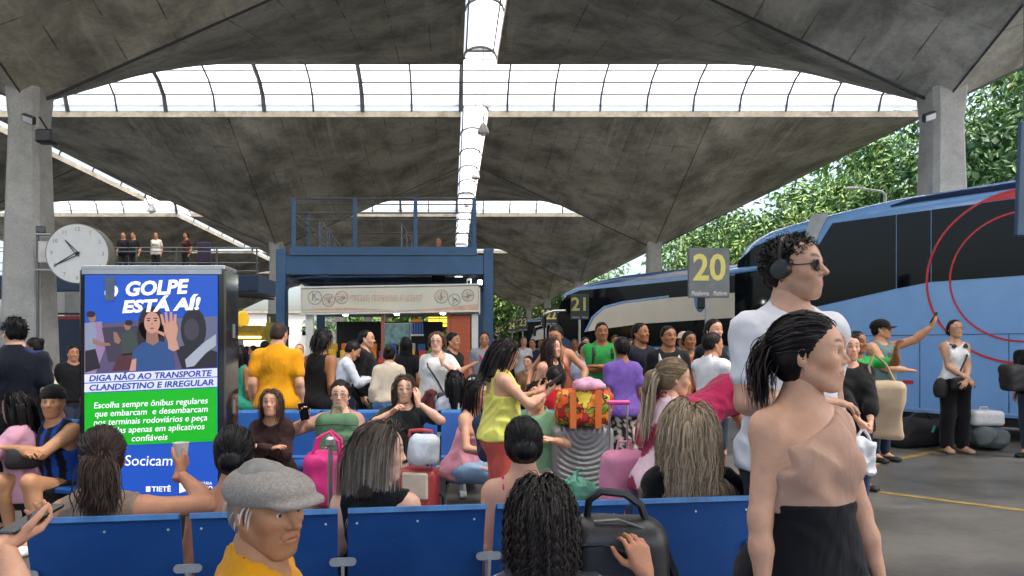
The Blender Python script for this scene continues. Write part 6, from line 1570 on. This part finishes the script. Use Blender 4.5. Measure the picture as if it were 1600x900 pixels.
P10 = P = stand('tall man in white t-shirt with black headphones and sunglasses', 1236, 3.05, 372, -172, sex='m', skin='#c59a80', hair=('curly', '#14100f', .1, dict(inflate=-.018)), head=(36, 4, 0), top=('tee', '#d9dade', dict(vox=.0105, loose=.45, inf=.009, fold=.005)), bottom=('trousers', '#23262e'), R_=((.06, .24, 1.22), dict(pole=(.5, -.6, -1), hd=(-.9, .2, .0))), beard=.45, b=1.02)
glasses(P, '#0d0d0f', True, .026)
for s in (-1, 1):
    hp = MB(); hp.lathe([(.020, s*.074), (.036, s*.076), (.038, s*.092), (.030, s*.104), (.012, s*.106)], (0, -.016, -.004), 20, 'x'); worn(P, 'headphone_cup', hp, mat('black_headphone', (.010, .010, .011), .35, var=.1))
hp = MB().tube([(.098*math.cos(a), -.016, -.004+.135*math.sin(a)) for a in np.linspace(0, math.pi, 15)], .009, 8); worn(P, 'headphone_band', hp, MATS['black_headphone'])
P = stand('woman in black long sleeves with beige tote and clasped hands behind the one shoulder top', 1326, 5.9, 545, 172, H=1.52, skin='light', hair=('bun', '#1c1512', .1), top=('long', '#0d0d10', dict(sleeve=1.55, loose=.6)), bottom=('trousers', '#1e3350', dict(inf=.014)), R_=((.02, .27, .86), dict(pose='grip', pn=(-.6, .2, -.6))), L=((-.06, .27, .84), dict(pose='grip', pn=(.6, .2, -.6))), b=1.15, shoes='#14151a')
w = loc_w(P, (-.25, .06, .88)); r = softbag('tote_bag', 'beige canvas tote bag with chain strap on the arm of the woman in black', (w.x, w.y), .70, (.27, .12, .46), fab('canvas', (.46, .34, .22), var=.12), -20, 'bag', 4, .020, .011, 11, .055)
strap(r, [(-.10, -.03, .44), (-.12, -.02, .58), (-.08, 0, .68), (-.0, .0, .60), (.06, -.02, .46)], .011, mat('tan_strap', (.35, .24, .14), .6, var=.1))
w = loc_w(P, (.02, .33, .6)); r = softbag('plastic_bag', 'white plastic carrier bag hanging from clasped hands', (w.x, w.y), .46, (.19, .11, .27), film_mat('white_bag_film', (.68, .70, .74), .8), 0, 'plastic bag', 6, .024, .009, 20, .05)
for sx in (-.07, .07): strap(r, [(sx, 0, .22), (sx*.6, 0, .30), (sx*.1, 0, .35)], .010, MATS['white_bag_film'])
P = stand('person in bright green t-shirt with raised hand behind the woman in black', 1337, 7.4, 518, 200, sex='m', skin='brown', hair=('short', '#0d0a09', .1), top=('tee', '#1f8f3f'), L=((-.20, .28, 1.40), dict(pose='hold', hd=(0, .3, 1), pn=(0, 1, 0))))
# --- right of centre
P = sit('woman with blonde ponytail in pink and white floral top looking right', 1036, 4.55, 560, -52, H=1.62, skin='#c4957c', hair=('pony', '#7d6c54', .10), head=(-36, -4, 0), top=('tee', '#d9bcc6', dict(pat=blotch(['#a8324f', '#8c2440'], 17, .30), loose=.6, sleeve=.9)), bottom=('trousers', '#20395c'), lean=8, b=1.06,
    strand=auto_strand('pony', lin('#7d6c54'), 3.4, .2, 'f')+[tail(((.35, .27, .18), (.62, .52, .40)), .40, 420, .0026, at=(0, -.12, .01), spread=(.02, .012, .014))], R_=((.18, .34, .78), {}), L=((-.16, .34, .78), {}))
P = stand('woman in magenta t-shirt bending over with dark hair hanging down', 1080, 5.3, 560, -78, H=1.66, skin='tan', hair=('long', '#150f12', .22), lean=58, head=(0, -34, 0), top=('tee', '#8f1240', dict(loose=.6, sleeve=.8)), bottom=('trousers', '#1c2740'), R_=((.16, .62, .66), {}), L=((-.16, .62, .68), {}), b=1.1, strand=dict(n=420, L=.42, shape=lambda p, n, s: np.stack([.4*s, .9+0*s, -.2+0*s], 1), w=.003, colr=((.008, .006, .007), (.04, .03, .03)), wave=.08, jit=.7))
P = stand('boy in white t-shirt seen from the side near the coach nose', 1112, 7.0, 520, -62, sex='m', skin='tan', hair=('short', '#0e0b0a', .1), head=(-15, 0, 0), top=('tee', '#d5d6d8'), bottom=('shorts', '#2b3444'), L=((-.1, .3, 1.02), {}), R_=((.1, .3, 1.02), {}))
P = stand('dark haired woman in black standing behind the boy in white', 1114, 8.3, 499, 200, skin='light', hair=('lowbun', '#120d0c', .1), top=('tee', '#15161a'))
P = stand('young man in black t-shirt with grey backpack straps', 1044, 8.2, 510, 172, sex='m', skin='brown', hair=('short', '#0b0908', .1), head=(18, 4, 0), top=('tee', '#131418'), bottom=('trousers', '#2d323b'), b=1.05)
for s in (-1, 1): band(P, 'backpack_strap', [tl(P, (s*.10, -.07, .46)), tl(P, (s*.10, .03, .475)), tl(P, (s*.105, .135, .38)), tl(P, (s*.115, .135, .25))], .018, mat('grey_strap', (.35, .36, .37), .7))
P = stand('young man in dark navy jacket looking right', 1000, 8.6, 505, 205, sex='m', skin='brown', hair=('short', '#0d0a09', .1), head=(12, 6, 0), top=('long', '#141924', dict(inf=.02)), bottom=('trousers', '#20242c'))
P = stand('woman in orange brown dress near the young man with backpack', 1076, 9.2, 518, 190, skin='brown', hair=('lowbun', '#120c0a', .1), top=('tank', '#8a3f22'), bottom=('skirt', '#8a3f22'), R_=((.06, .22, 1.25), {}))
P = stand('person with cream straw hat at the coach', 1068, 10.6, 520, 175, sex='m', skin='tan', hair=('short', '#1b1512', .1), top=('tee', '#3d3430'))
G = Grid((-.2, -.2, .0), (.2, .2, .18), .008); G.ell((0, -.01, .06), (.088, .105, .085), .01); G.put(lambda X, Y, Z: np.maximum((np.sqrt((X/.17)**2+((Y)/.18)**2)-1)*.15, np.abs(Z-.045)-.006), (-.18, -.19, .02), (.18, .19, .07), .015); X, Y, Z = G.all(); G.F = smax(G.F, .035-Z, .005); v, f = G.mesh(1); on_head(P, 'straw_hat', v, f, mat('straw', (.55, .46, .32), .8, var=.15, scale=60))
P23 = P = stand('man in green t-shirt with crossed arms and backpack straps', 940, 9.6, 504, 178, sex='m', skin='brown', hair=('short', '#0b0908', .1), top=('tee', '#2c8f42'), bottom=('trousers', '#8a9099', dict(inf=.02)), R_=((-.10, .21, 1.17), dict(pole=(1, -.2, -.8), hd=(-1, .1, .1))), L=((.10, .24, 1.20), dict(pole=(-1, -.2, -.8), hd=(1, .1, .1))), shoes='#c9c9c9')
for s in (-1, 1): band(P, 'backpack_strap', [tl(P, (s*.11, -.07, .46)), tl(P, (s*.11, .03, .475)), tl(P, (s*.115, .13, .38)), tl(P, (s*.13, .11, .25))], .02, B)
o = text('shirt_lettering', 'NOISE', .075, mat('dark_green_print', (.01, .10, .03), .7, var=0), P['root'], tl(P, (0, .158, .335)), (R(90), 0, R(180)), width=.2)
P = stand('woman in purple t-shirt and black and white printed skirt seen from behind', 972, 7.3, 528, 4, skin='brown', hair=('curly', '#0b0908', .1, dict(inflate=-.008)), top=('tee', '#6a4f9c', dict(loose=.8)), bottom=('skirt', '#b9b2a4', dict(pat=blotch(['#17161a', '#17161a'], 75, .12))), b=1.12)
# --- middle
P = stand('woman in yellow strap top looking down at her phone', 783, 5.3, 529, -80, skin='light', hair=('long', '#140e0e', .24), head=(-4, -22, 0), top=('strap', '#d6d368', dict(inf=.02, loose=1.2, hem=-.06, vox=.010, fold=.007)), bottom=('trousers', '#c9594c', dict(inf=.02, flare=.03)), R_=((.10, .30, 1.10), dict(pose='hold', pn=(-.5, -.5, .6), hd=(-.1, .8, .5))), L=((-.10, .30, 1.10), dict(pose='hold', pn=(.5, -.5, .6), hd=(.1, .8, .5))), b=1.06, strand=None)
phone(P, 'R', 'phone held by the woman in the yellow top', off=(-.05, .09, -.02))
P = sit('girl in pink top with long black hair and light jeans leaning on her knees', 722, 6.0, 592, -118, H=1.55, skin='light', hair=('long', '#0e0a0b', .30), lean=14, head=(-14, -2, 0), top=('strap', '#dc9aa8', dict(inf=.016, loose=.8, hem=-.12)), bottom=('trousers', '#7e9cba', dict(inf=.018, flare=.03)), R_=((.14, .36, .60), {}), L=((-.10, .42, .66), {}), shoes='#d98ca6', b=.94)
P = sit('woman in dark brown long sleeves with long brown hair and folded arms', 430, 6.15, 612, 180, H=1.56, skin='light', hair=('long', '#3a2820', .26), lean=14, head=(0, 10, 0), top=('long', '#33201f'), bottom=('shorts', '#5c7d8e'), R_=((-.04, .30, .63), dict(pole=(1, -.3, -.5))), L=((.06, .32, .65), dict(pole=(-1, -.3, -.5))))
P = sit('woman with round glasses in pale pink holding a phone and a green backpack', 532, 6.15, 594, 176, H=1.62, skin='fair', hair=('lowbun', '#120d0d', .1), head=(6, 0, 0), top=('long', '#b98f82', dict(sleeve=1.0)), bottom=('trousers', '#b0958a', dict(inf=.016)), R_=((.24, .22, .86), dict(pose='hold', hd=(.1, .3, .9), pn=(-.3, .9, 0))), L=((-.06, .40, .68), {}), b=1.06)
glasses(P, '#3a2a26', False); phone(P, 'R', 'black phone held by the woman with the green backpack', off=(0, .07, -.025))
P = sit('woman with pale glasses in dark top touching her cheek', 632, 6.15, 585, 184, H=1.62, skin='fair', hair=('long', '#3b2b22', .16), top=('tee', '#1d2122', dict(sleeve=.75)), bottom=('trousers', '#8f8a84'), R_=((.10, .24, .92), dict(pose='hold', hd=(-.4, .6, .5))), L=((-.11, .15, .98), dict(pose='relax', hd=(.1, -.1, 1), pn=(.6, -.6, 0), pole=(-1, .2, -.8))), b=1.04)
glasses(P, '#b9a9a4', False)
# children's chairs end; people standing behind the seats
P = stand('broad man in mustard yellow t-shirt seen from behind', 434, 7.3, 519, 2, sex='m', skin='light', hair=('fade', '#3a2c25', .1), head=(-16, -10, 0), top=('tee', '#d99510', dict(loose=.9, inf=.018)), bottom=('trousers', '#9a8d78'), b=1.16, H=1.66)
P = stand('woman in black strap top with black hair beside the man in mustard yellow', 497, 7.5, 530, -22, skin='brown', hair=('long', '#0b090a', .10, dict(inflate=.008)), head=(-10, -12, 0), lean=6, top=('tank', '#0d0d10'), bottom=('trousers', '#2f4a6e'), b=1.16, H=1.60)
P = person('small child in white held up against the shoulder of the man in yellow', 466, 7.62, 150, H=.62, sex='m', xyz=(*PX(468, 7.62), .80), skin='light', hair=('fade', '#6b4d38', .1), head=(30, 0, 0), hs=1.6, top=('tee', '#d9d9d9'), bottom=('shorts', '#8fa5b8'))
P = stand('man in white shirt bending over his phone near the booth', 528, 9.0, 552, -70, H=1.52, sex='m', skin='tan', hair=('short', '#120d0c', .1), lean=16, head=(0, -24, 0), top=('long', '#c9ced8'), R_=((.08, .36, 1.05), dict(pose='hold')), L=((-.06, .36, 1.05), dict(pose='hold')))
phone(P, 'R', 'phone held by the bending man in white shirt', col='#9aa0a6')
P = stand('man in black hoodie in profile in front of the booth', 571, 9.4, 516, -98, sex='m', skin='light', hair=('fade', '#15100e', .1), top=('long', '#0e0f12', dict(inf=.022)), bottom=('trousers', '#1b1d22'), beard=.5)
P = stand('woman in cream sweater and jeans seen from behind at the booth', 607, 8.6, 540, -4, skin='tan', hair=('bun', '#120d0d', .1), lean=4, head=(-8, -14, 0), top=('long', '#c4b8a4', dict(inf=.02, loose=.8, hem=-.02)), bottom=('trousers', '#4d6f93', dict(inf=.02)), b=1.12)
P = stand('woman in white t-shirt with glasses and black crossbody bag', 683, 8.4, 519, 170, skin='fair', hair=('long', '#5a3d2c', .05), head=(0, 2, 0), top=('tee', '#d2d2cd', dict(loose=.9, inf=.018)), bottom=('trousers', '#c9c6bd', dict(inf=.02)), L=((-.10, .20, 1.26), dict(hd=(.1, .2, 1), pn=(.5, -.6, 0), pole=(-1, 0, -.8))), b=1.1)
glasses(P, '#2a1f1c', False); band(P, 'bag_strap', [tl(P, (.13, .02, .47)), tl(P, (.08, .155, .36)), tl(P, (-.04, .16, .18)), tl(P, (-.12, .14, .02))], .010, B)
G = Grid((-.34, .02, .72), (-.0, .3, 1.0), .010); G.rbox(tl(P, (-.16, .17, -.03)), (.24, .09, .15), .04); sdf_obj('crossbody_bag', G, M_LEA, P['root'])
G = Grid((-.35, -.3, .5), (.35, .35, 1.1), .012); 
for s in (-1, 1): G.cap(tl(P, (s*.17, .04, .05)), tl(P, (.05, .17, .04)), .03, .035, .02)
G.cap(tl(P, (.05, .17, .03)), tl(P, (.03, .19, -.26)), .035, .05, .02); G.cap(tl(P, (.08, .16, .03)), tl(P, (.16, .17, -.12)), .035, .05, .02); X, Y, Z = G.all(); G.F += .008*wob(X, Y, Z, 40, 4); v, f = G.mesh(1); link('tied_jacket', npmesh('tied_jacket', v, f, [CLOTH], col=np.tile(lin('#5a2a2a'), (len(v), 1))), P['root'])
P = stand('man in black t-shirt beside the orange shutter', 707, 9.8, 520, 235, sex='m', skin='tan', hair=('short', '#100c0b', .1), top=('tee', '#101114'), R_=((-.02, .26, 1.2), {}))
P = stand('bearded man in grey t-shirt with pink strap near the blue post', 757, 12, 519, 176, sex='m', skin='tan', hair=('short', '#15100e', .1), top=('tee', '#8a8f99'), beard=.8); band(P, 'shoulder_strap', [tl(P, (.12, .02, .46)), tl(P, (.05, .15, .35)), tl(P, (-.10, .15, .12))], .02, mat('pink_strap', (.5, .05, .16), .6)); glasses(P, '#1a1a1a', False)
P = stand('woman in black t-shirt with long hair at the booth counter', 634, 10.2, 526, 10, skin='tan', hair=('long', '#0e0a0a', .2), top=('tee', '#131316'))
P = stand('shop worker in red and white apron behind the booth counter', 592, 14.6, 545, 180, skin='brown', hair=('lowbun', '#100c0b', .1), top=('tee', '#b8b2ac', dict(pat=blotch(['#a8352c'], 14, .2))))
P = stand('woman with hair tied up in rust top leaning forward', 872, 8.7, 507, 158, skin='tan', hair=('lowbun', '#1a110e', .1), lean=8, head=(0, -18, 0), top=('strap', '#8a4b33', dict(inf=.012)), R_=((.30, .22, 1.02), {}), L=((-.32, .18, 1.0), {}))
P = stand('young woman with long dark curly hair in dark brown tank top', 862, 7.9, 528, 215, skin='light', hair=('long', '#1a0f0d', .3), head=(10, 4, 0), top=('tank', '#1d1313'), bottom=('trousers', '#5a6b85'), strand=dict(n=420, L=.46, shape=DN, w=.003, colr=((.012, .007, .006), (.055, .032, .026)), curl=.008, wf=50, wave=.08, coll=[((0, -.02, -.30), (.16, .085, .10))]))
P = sit('person in red t-shirt with short black hair seen from behind', 866, 7.35, 572, 5, H=1.66, sex='m', skin='tan', hair=('short', '#0a0808', .1), top=('tee', '#a81420', dict(loose=.7)), b=1.05)
P = sit('seated man in mint overshirt and white tee behind the woman in yellow', 838, 6.2, 596, 172, H=1.62, sex='m', skin='light', hair=('short', '#130e0d', .1), top=[('tee', '#ccd0d8', dict(inf=.010)), ('half', '#78a583', dict(inf=.024, loose=.8, name='overshirt', sleeve=.9))], bottom=('shorts', '#7a7f7a'), L=((-.14, .35, .7), {}), R_=((.12, .3, .72), {}), b=1.05)
P = sit('girl with straight black hair seated with her back to us', 711, 7.35, 578, 0, H=1.6, skin='tan', hair=('long', '#0a0809', .34), top=('tee', '#b9bcc4'))
P = sit('child in black cap with white lettering seated with back turned', 740, 7.4, 585, -14, H=1.5, sex='m', skin='tan', hair=('fade', '#0d0a09', .1), top=('tee', '#2a2d35')); cap_hat(P, '#0b0c0e', True)
text('cap_lettering', '47', .05, mat('cap_white_print', (.7, .7, .7), .6, var=0), P['root'], P['hc']+P['hM'] @ A(0, -.128*P['hsc'], .075*P['hsc']), (R(70), 0, 0), width=.07)
# --- left
P = stand('broad man in navy t-shirt with black hair standing by the left column', 24, 5.7, 510, 26, sex='m', skin='fair', hair=('short', '#0c0a0a', .1), head=(28, -4, 0), top=('tee', '#0f1422', dict(loose=.8, inf=.018, pat=blotch(['#1b2f66'], 9, .75))), bottom=('trousers', '#16181f'), b=1.12, H=1.64)
P = sit('girl in pale pink sweater with long black hair in profile', 42, 5.45, 616, 96, H=1.56, skin='fair', hair=('long', '#0f0b0c', .28), head=(0, -6, 0), lean=6, top=('long', '#c795aa', dict(inf=.02)), bottom=('trousers', '#121318'), R_=((.06, .32, .72), {}), L=((-.06, .34, .70), {}))
glasses(P, '#c9b9b4', False)
P = sit('young man in black cap and blue black striped jersey with folded arms', 98, 5.55, 606, 158, H=1.66, sex='m', skin='#b98863', hair=('fade', '#14100e', .1), head=(34, 2, 0), lean=8, top=('sleeveless', '#0d0f14', dict(pat=stripes(.085, '#17479e', True, .02, .5))), bottom=('shorts', '#0d0e11', dict(inf=.02)), R_=((-.06, .34, .68), dict(pole=(1, .1, -.5))), L=((.10, .36, .72), dict(pole=(-1, .1, -.5))), feet=dict(L=(-.16, .36, .085), R=(.16, .30, .085)), shoes='#dddddd')
cap_hat(P, '#0c0d0f', True, True)
w = loc_w(P, (.02, .30, .6)); softbag('black_bag', 'black soft bag on the lap of the young man in jersey', (w.x, w.y), .56, (.24, .16, .16), MATS['bag_black'], 20, 'bag', 3, .010)
P = stand('woman in white tank top leaning forward in front of the navy hoarding', 76, 9.0, 548, 88, H=1.56, skin='brown', hair=('bun', '#0d0a0a', .1), lean=16, head=(0, -12, 0), top=('tank', '#c4beb2'), bottom=('shorts', '#5f88ad'), R_=((.1, .34, .95), {}))
P = stand('man in black t-shirt by the red delivery signs', 114, 9.6, 540, 222, sex='m', skin='tan', hair=('curly', '#0f0b0a', .1, dict(inflate=-.01)), top=('tee', '#111216'))
P = stand('woman with long dark hair in green dress beside the advertising display', 374, 8.6, 540, -20, skin='brown', hair=('long', '#0f0a09', .34), top=('tank', '#2a8770', dict(inf=.014)), bottom=('skirt', '#c9c4ba'))
# --- by the coach
P = stand('man in black cap and sleeveless sage shirt taking a selfie', 1376, 9.3, 500, 208, sex='m', skin='#bb8a68', hair=('fade', '#14100e', .1), head=(28, 6, 0), top=('sleeveless', '#5a7370', dict(loose=.6)), bottom=('trousers', '#16233a'), L=((-.36, .42, 1.70), dict(pose='hold', hd=(-.2, .4, .9), pn=(.2, -.9, .2), pole=(-.3, -.2, -1))), R_=((-.06, .30, 1.16), dict(pole=(1, -.3, -.5), hd=(-.9, .3, 0))), b=1.05)
cap_hat(P, '#0a0b0c', True); glasses(P, '#0b0b0c', True, .024); phone(P, 'L', 'phone held up for a selfie beside the coach', off=(0, .10, -.03))
text('shirt_lettering', 'RUN', .1, mat('dark_print', (.05, .07, .07), .7, var=0), P['root'], tl(P, (0, .152, .34)), (R(90), 0, R(180)), width=.17)
P = stand('woman in white tank top and black trousers with headphones round her neck', 1492, 10.1, 500, 176, skin='#bf9478', hair=('lowbun', '#15100f', .1), head=(0, 8, 0), top=('tank', '#dcdcdc', dict(inf=.009, loose=.3, hem=-.02)), bottom=('trousers', '#0f0e12', dict(inf=.02, flare=.03)), R_=((-.02, .24, 1.02), dict(hd=(-.5, .3, -.6))), L=((.0, .26, 1.0), dict(hd=(.5, .3, -.6))), shoes='#b08d75', b=.95)
glasses(P, '#2a2422', False)
hp = MB()
for s in (-1, 1): hp.lathe([(.015, -.014), (.028, -.012), (.028, .012), (.015, .014)], tuple(tl(P, (s*.070, .105, .43))), 14, 'y')
hp.tube([tl(P, (.095*math.cos(a), .09-.18*math.sin(a)*.9, .45+.03*math.sin(a))) for a in np.linspace(0, math.pi, 11)], .009, 6); hp.build('headphones', MATS['black_headphone'], P['root'], smooth=True)
G = Grid((-.2, -.1, .75), (.35, .4, 1.25), .014); G.rbox(tl(P, (.02, .17, -.05)), (.26, .08, .17), .04); G.ell(tl(P, (.21, .05, -.12)), (.09, .08, .15), .03); X, Y, Z = G.all(); G.F += .008*wob(X, Y, Z, 18, 4); sdf_obj('waist_bag', G, MATS['bag_black'], P['root']); band(P, 'bag_strap', [tl(P, (-.12, .03, .46)), tl(P, (-.06, .15, .3)), tl(P, (.06, .17, .05))], .012, B)
P = stand('person in black t-shirt at the right edge carrying a black bag', 1616, 9.6, 515, 120, sex='m', skin='tan', hair=('short', '#120d0c', .1), top=('tee', '#0d0d10'), L=((-.2, .3, 1.0), {}))
w = loc_w(P, (.0, .34, 1.0)); softbag('black_bag', 'black bag held by the person at the right edge', (w.x-.05, w.y), .88, (.4, .26, .34), MATS['bag_black'], 0, 'bag', 3, .02, .014)
# --- far crowd along the platform
FAR = [('woman in white top far down the platform', 818, 17, 526, 180, 'f', '#d0d0d0', 'long', 'light'), ('person in dark blue far down the platform', 832, 17.5, 530, 160, 'm', '#222a44', 'short', 'tan'), ('man in black cap and dark shirt near the platform 21 sign', 962, 12.5, 524, 170, 'm', '#20242c', 'short', 'brown'),
       ('woman in beige top with backpack by the coach nose', 914, 14.5, 527, 190, 'f', '#c2b49c', 'lowbun', 'light'), ('woman in pale lilac top with raised arm near the green shirt', 912, 10.5, 535, 200, 'f', '#b4b4cc', 'lowbun', 'tan'), ('man in grey shirt in front of the second coach', 898, 16, 530, 170, 'm', '#777b82', 'short', 'brown'),
       ('woman in coral top near the lit canopy', 396, 15.5, 540, 100, 'f', '#d65a48', 'bun', 'tan'), ('dark haired person in black left of the man in yellow', 414, 13.5, 534, 20, 'm', '#16171b', 'curly', 'brown'), ('man in navy shirt at the far platform', 845, 20, 531, 175, 'm', '#2a3350', 'short', 'brown'),
       ('woman in pink top at the far platform', 806, 22, 533, 180, 'f', '#b45a72', 'long', 'brown'), ('person in white shirt beyond the purple top', 986, 11.2, 530, 165, 'm', '#c4c6ca', 'short', 'brown'), ('woman in floral dress beyond the seats', 826, 9.8, 556, 150, 'f', '#7d5a3f', 'lowbun', 'light'),
       ('woman in black behind the black hoodie man', 556, 11.5, 530, 30, 'f', '#17171b', 'long', 'tan'), ('man in blue shirt left of the booth post', 386, 19, 541, 90, 'm', '#33507e', 'short', 'tan'), ('man in dark shirt behind the bearded man', 770, 18, 528, 180, 'm', '#26282e', 'short', 'brown')]
for lb, px_, D, ty, rz, sx_, c_, hs_, sk in FAR:
    stand(lb, px_, D, ty, rz, sex=sx_, skin=sk, hair=(hs_, '#120d0c', .2), top=('tee', c_), bottom=('trousers', random.choice(['#2b3240', '#3d4a60', '#1b1c20'])), group='people far down the platform')
# --- on the walkway and the deck
for lb, px_, c_, sx_, rz in (('person in black leaning on the walkway rail', 193, '#131318', 'm', 190), ('person in dark jacket beside another on the walkway', 209, '#1a1a20', 'm', 170), ('person in white top on the walkway', 244, '#c9c5bd', 'f', 185), ('person in dark red bending on the walkway', 291, '#3a1a1c', 'f', 150)):
    person(lb, px_, 27.9, rz, H=1.68, sex=sx_, xyz=(*PX(px_, 27.9), zf), hair=('short' if sx_ == 'm' else 'lowbun', '#120d0c', .1), top=('tee', c_), bottom=('trousers', '#22252c'), group='people on the walkway')
bq = MB().box((0, 0, zf+.62), (.5, .06, 1.25), None, .02).build('purple_banner', mat('dark_purple_banner', (.035, .02, .06), .6, var=.3), None, (*PX(319, 27.2), 0)); tag(bq, 'narrow dark purple banner standing on the walkway', 'banner')
x, y, z = PX(686, 17.2, 374)
person('person in red top on the stair above the snack booth', 686, 17.2, 170, H=1.6, xyz=(x, y, z-1.58), skin='tan', hair=('lowbun', '#120d0c', .1), top=('tee', '#8c1c22'), bottom=('trousers', '#22252c'))
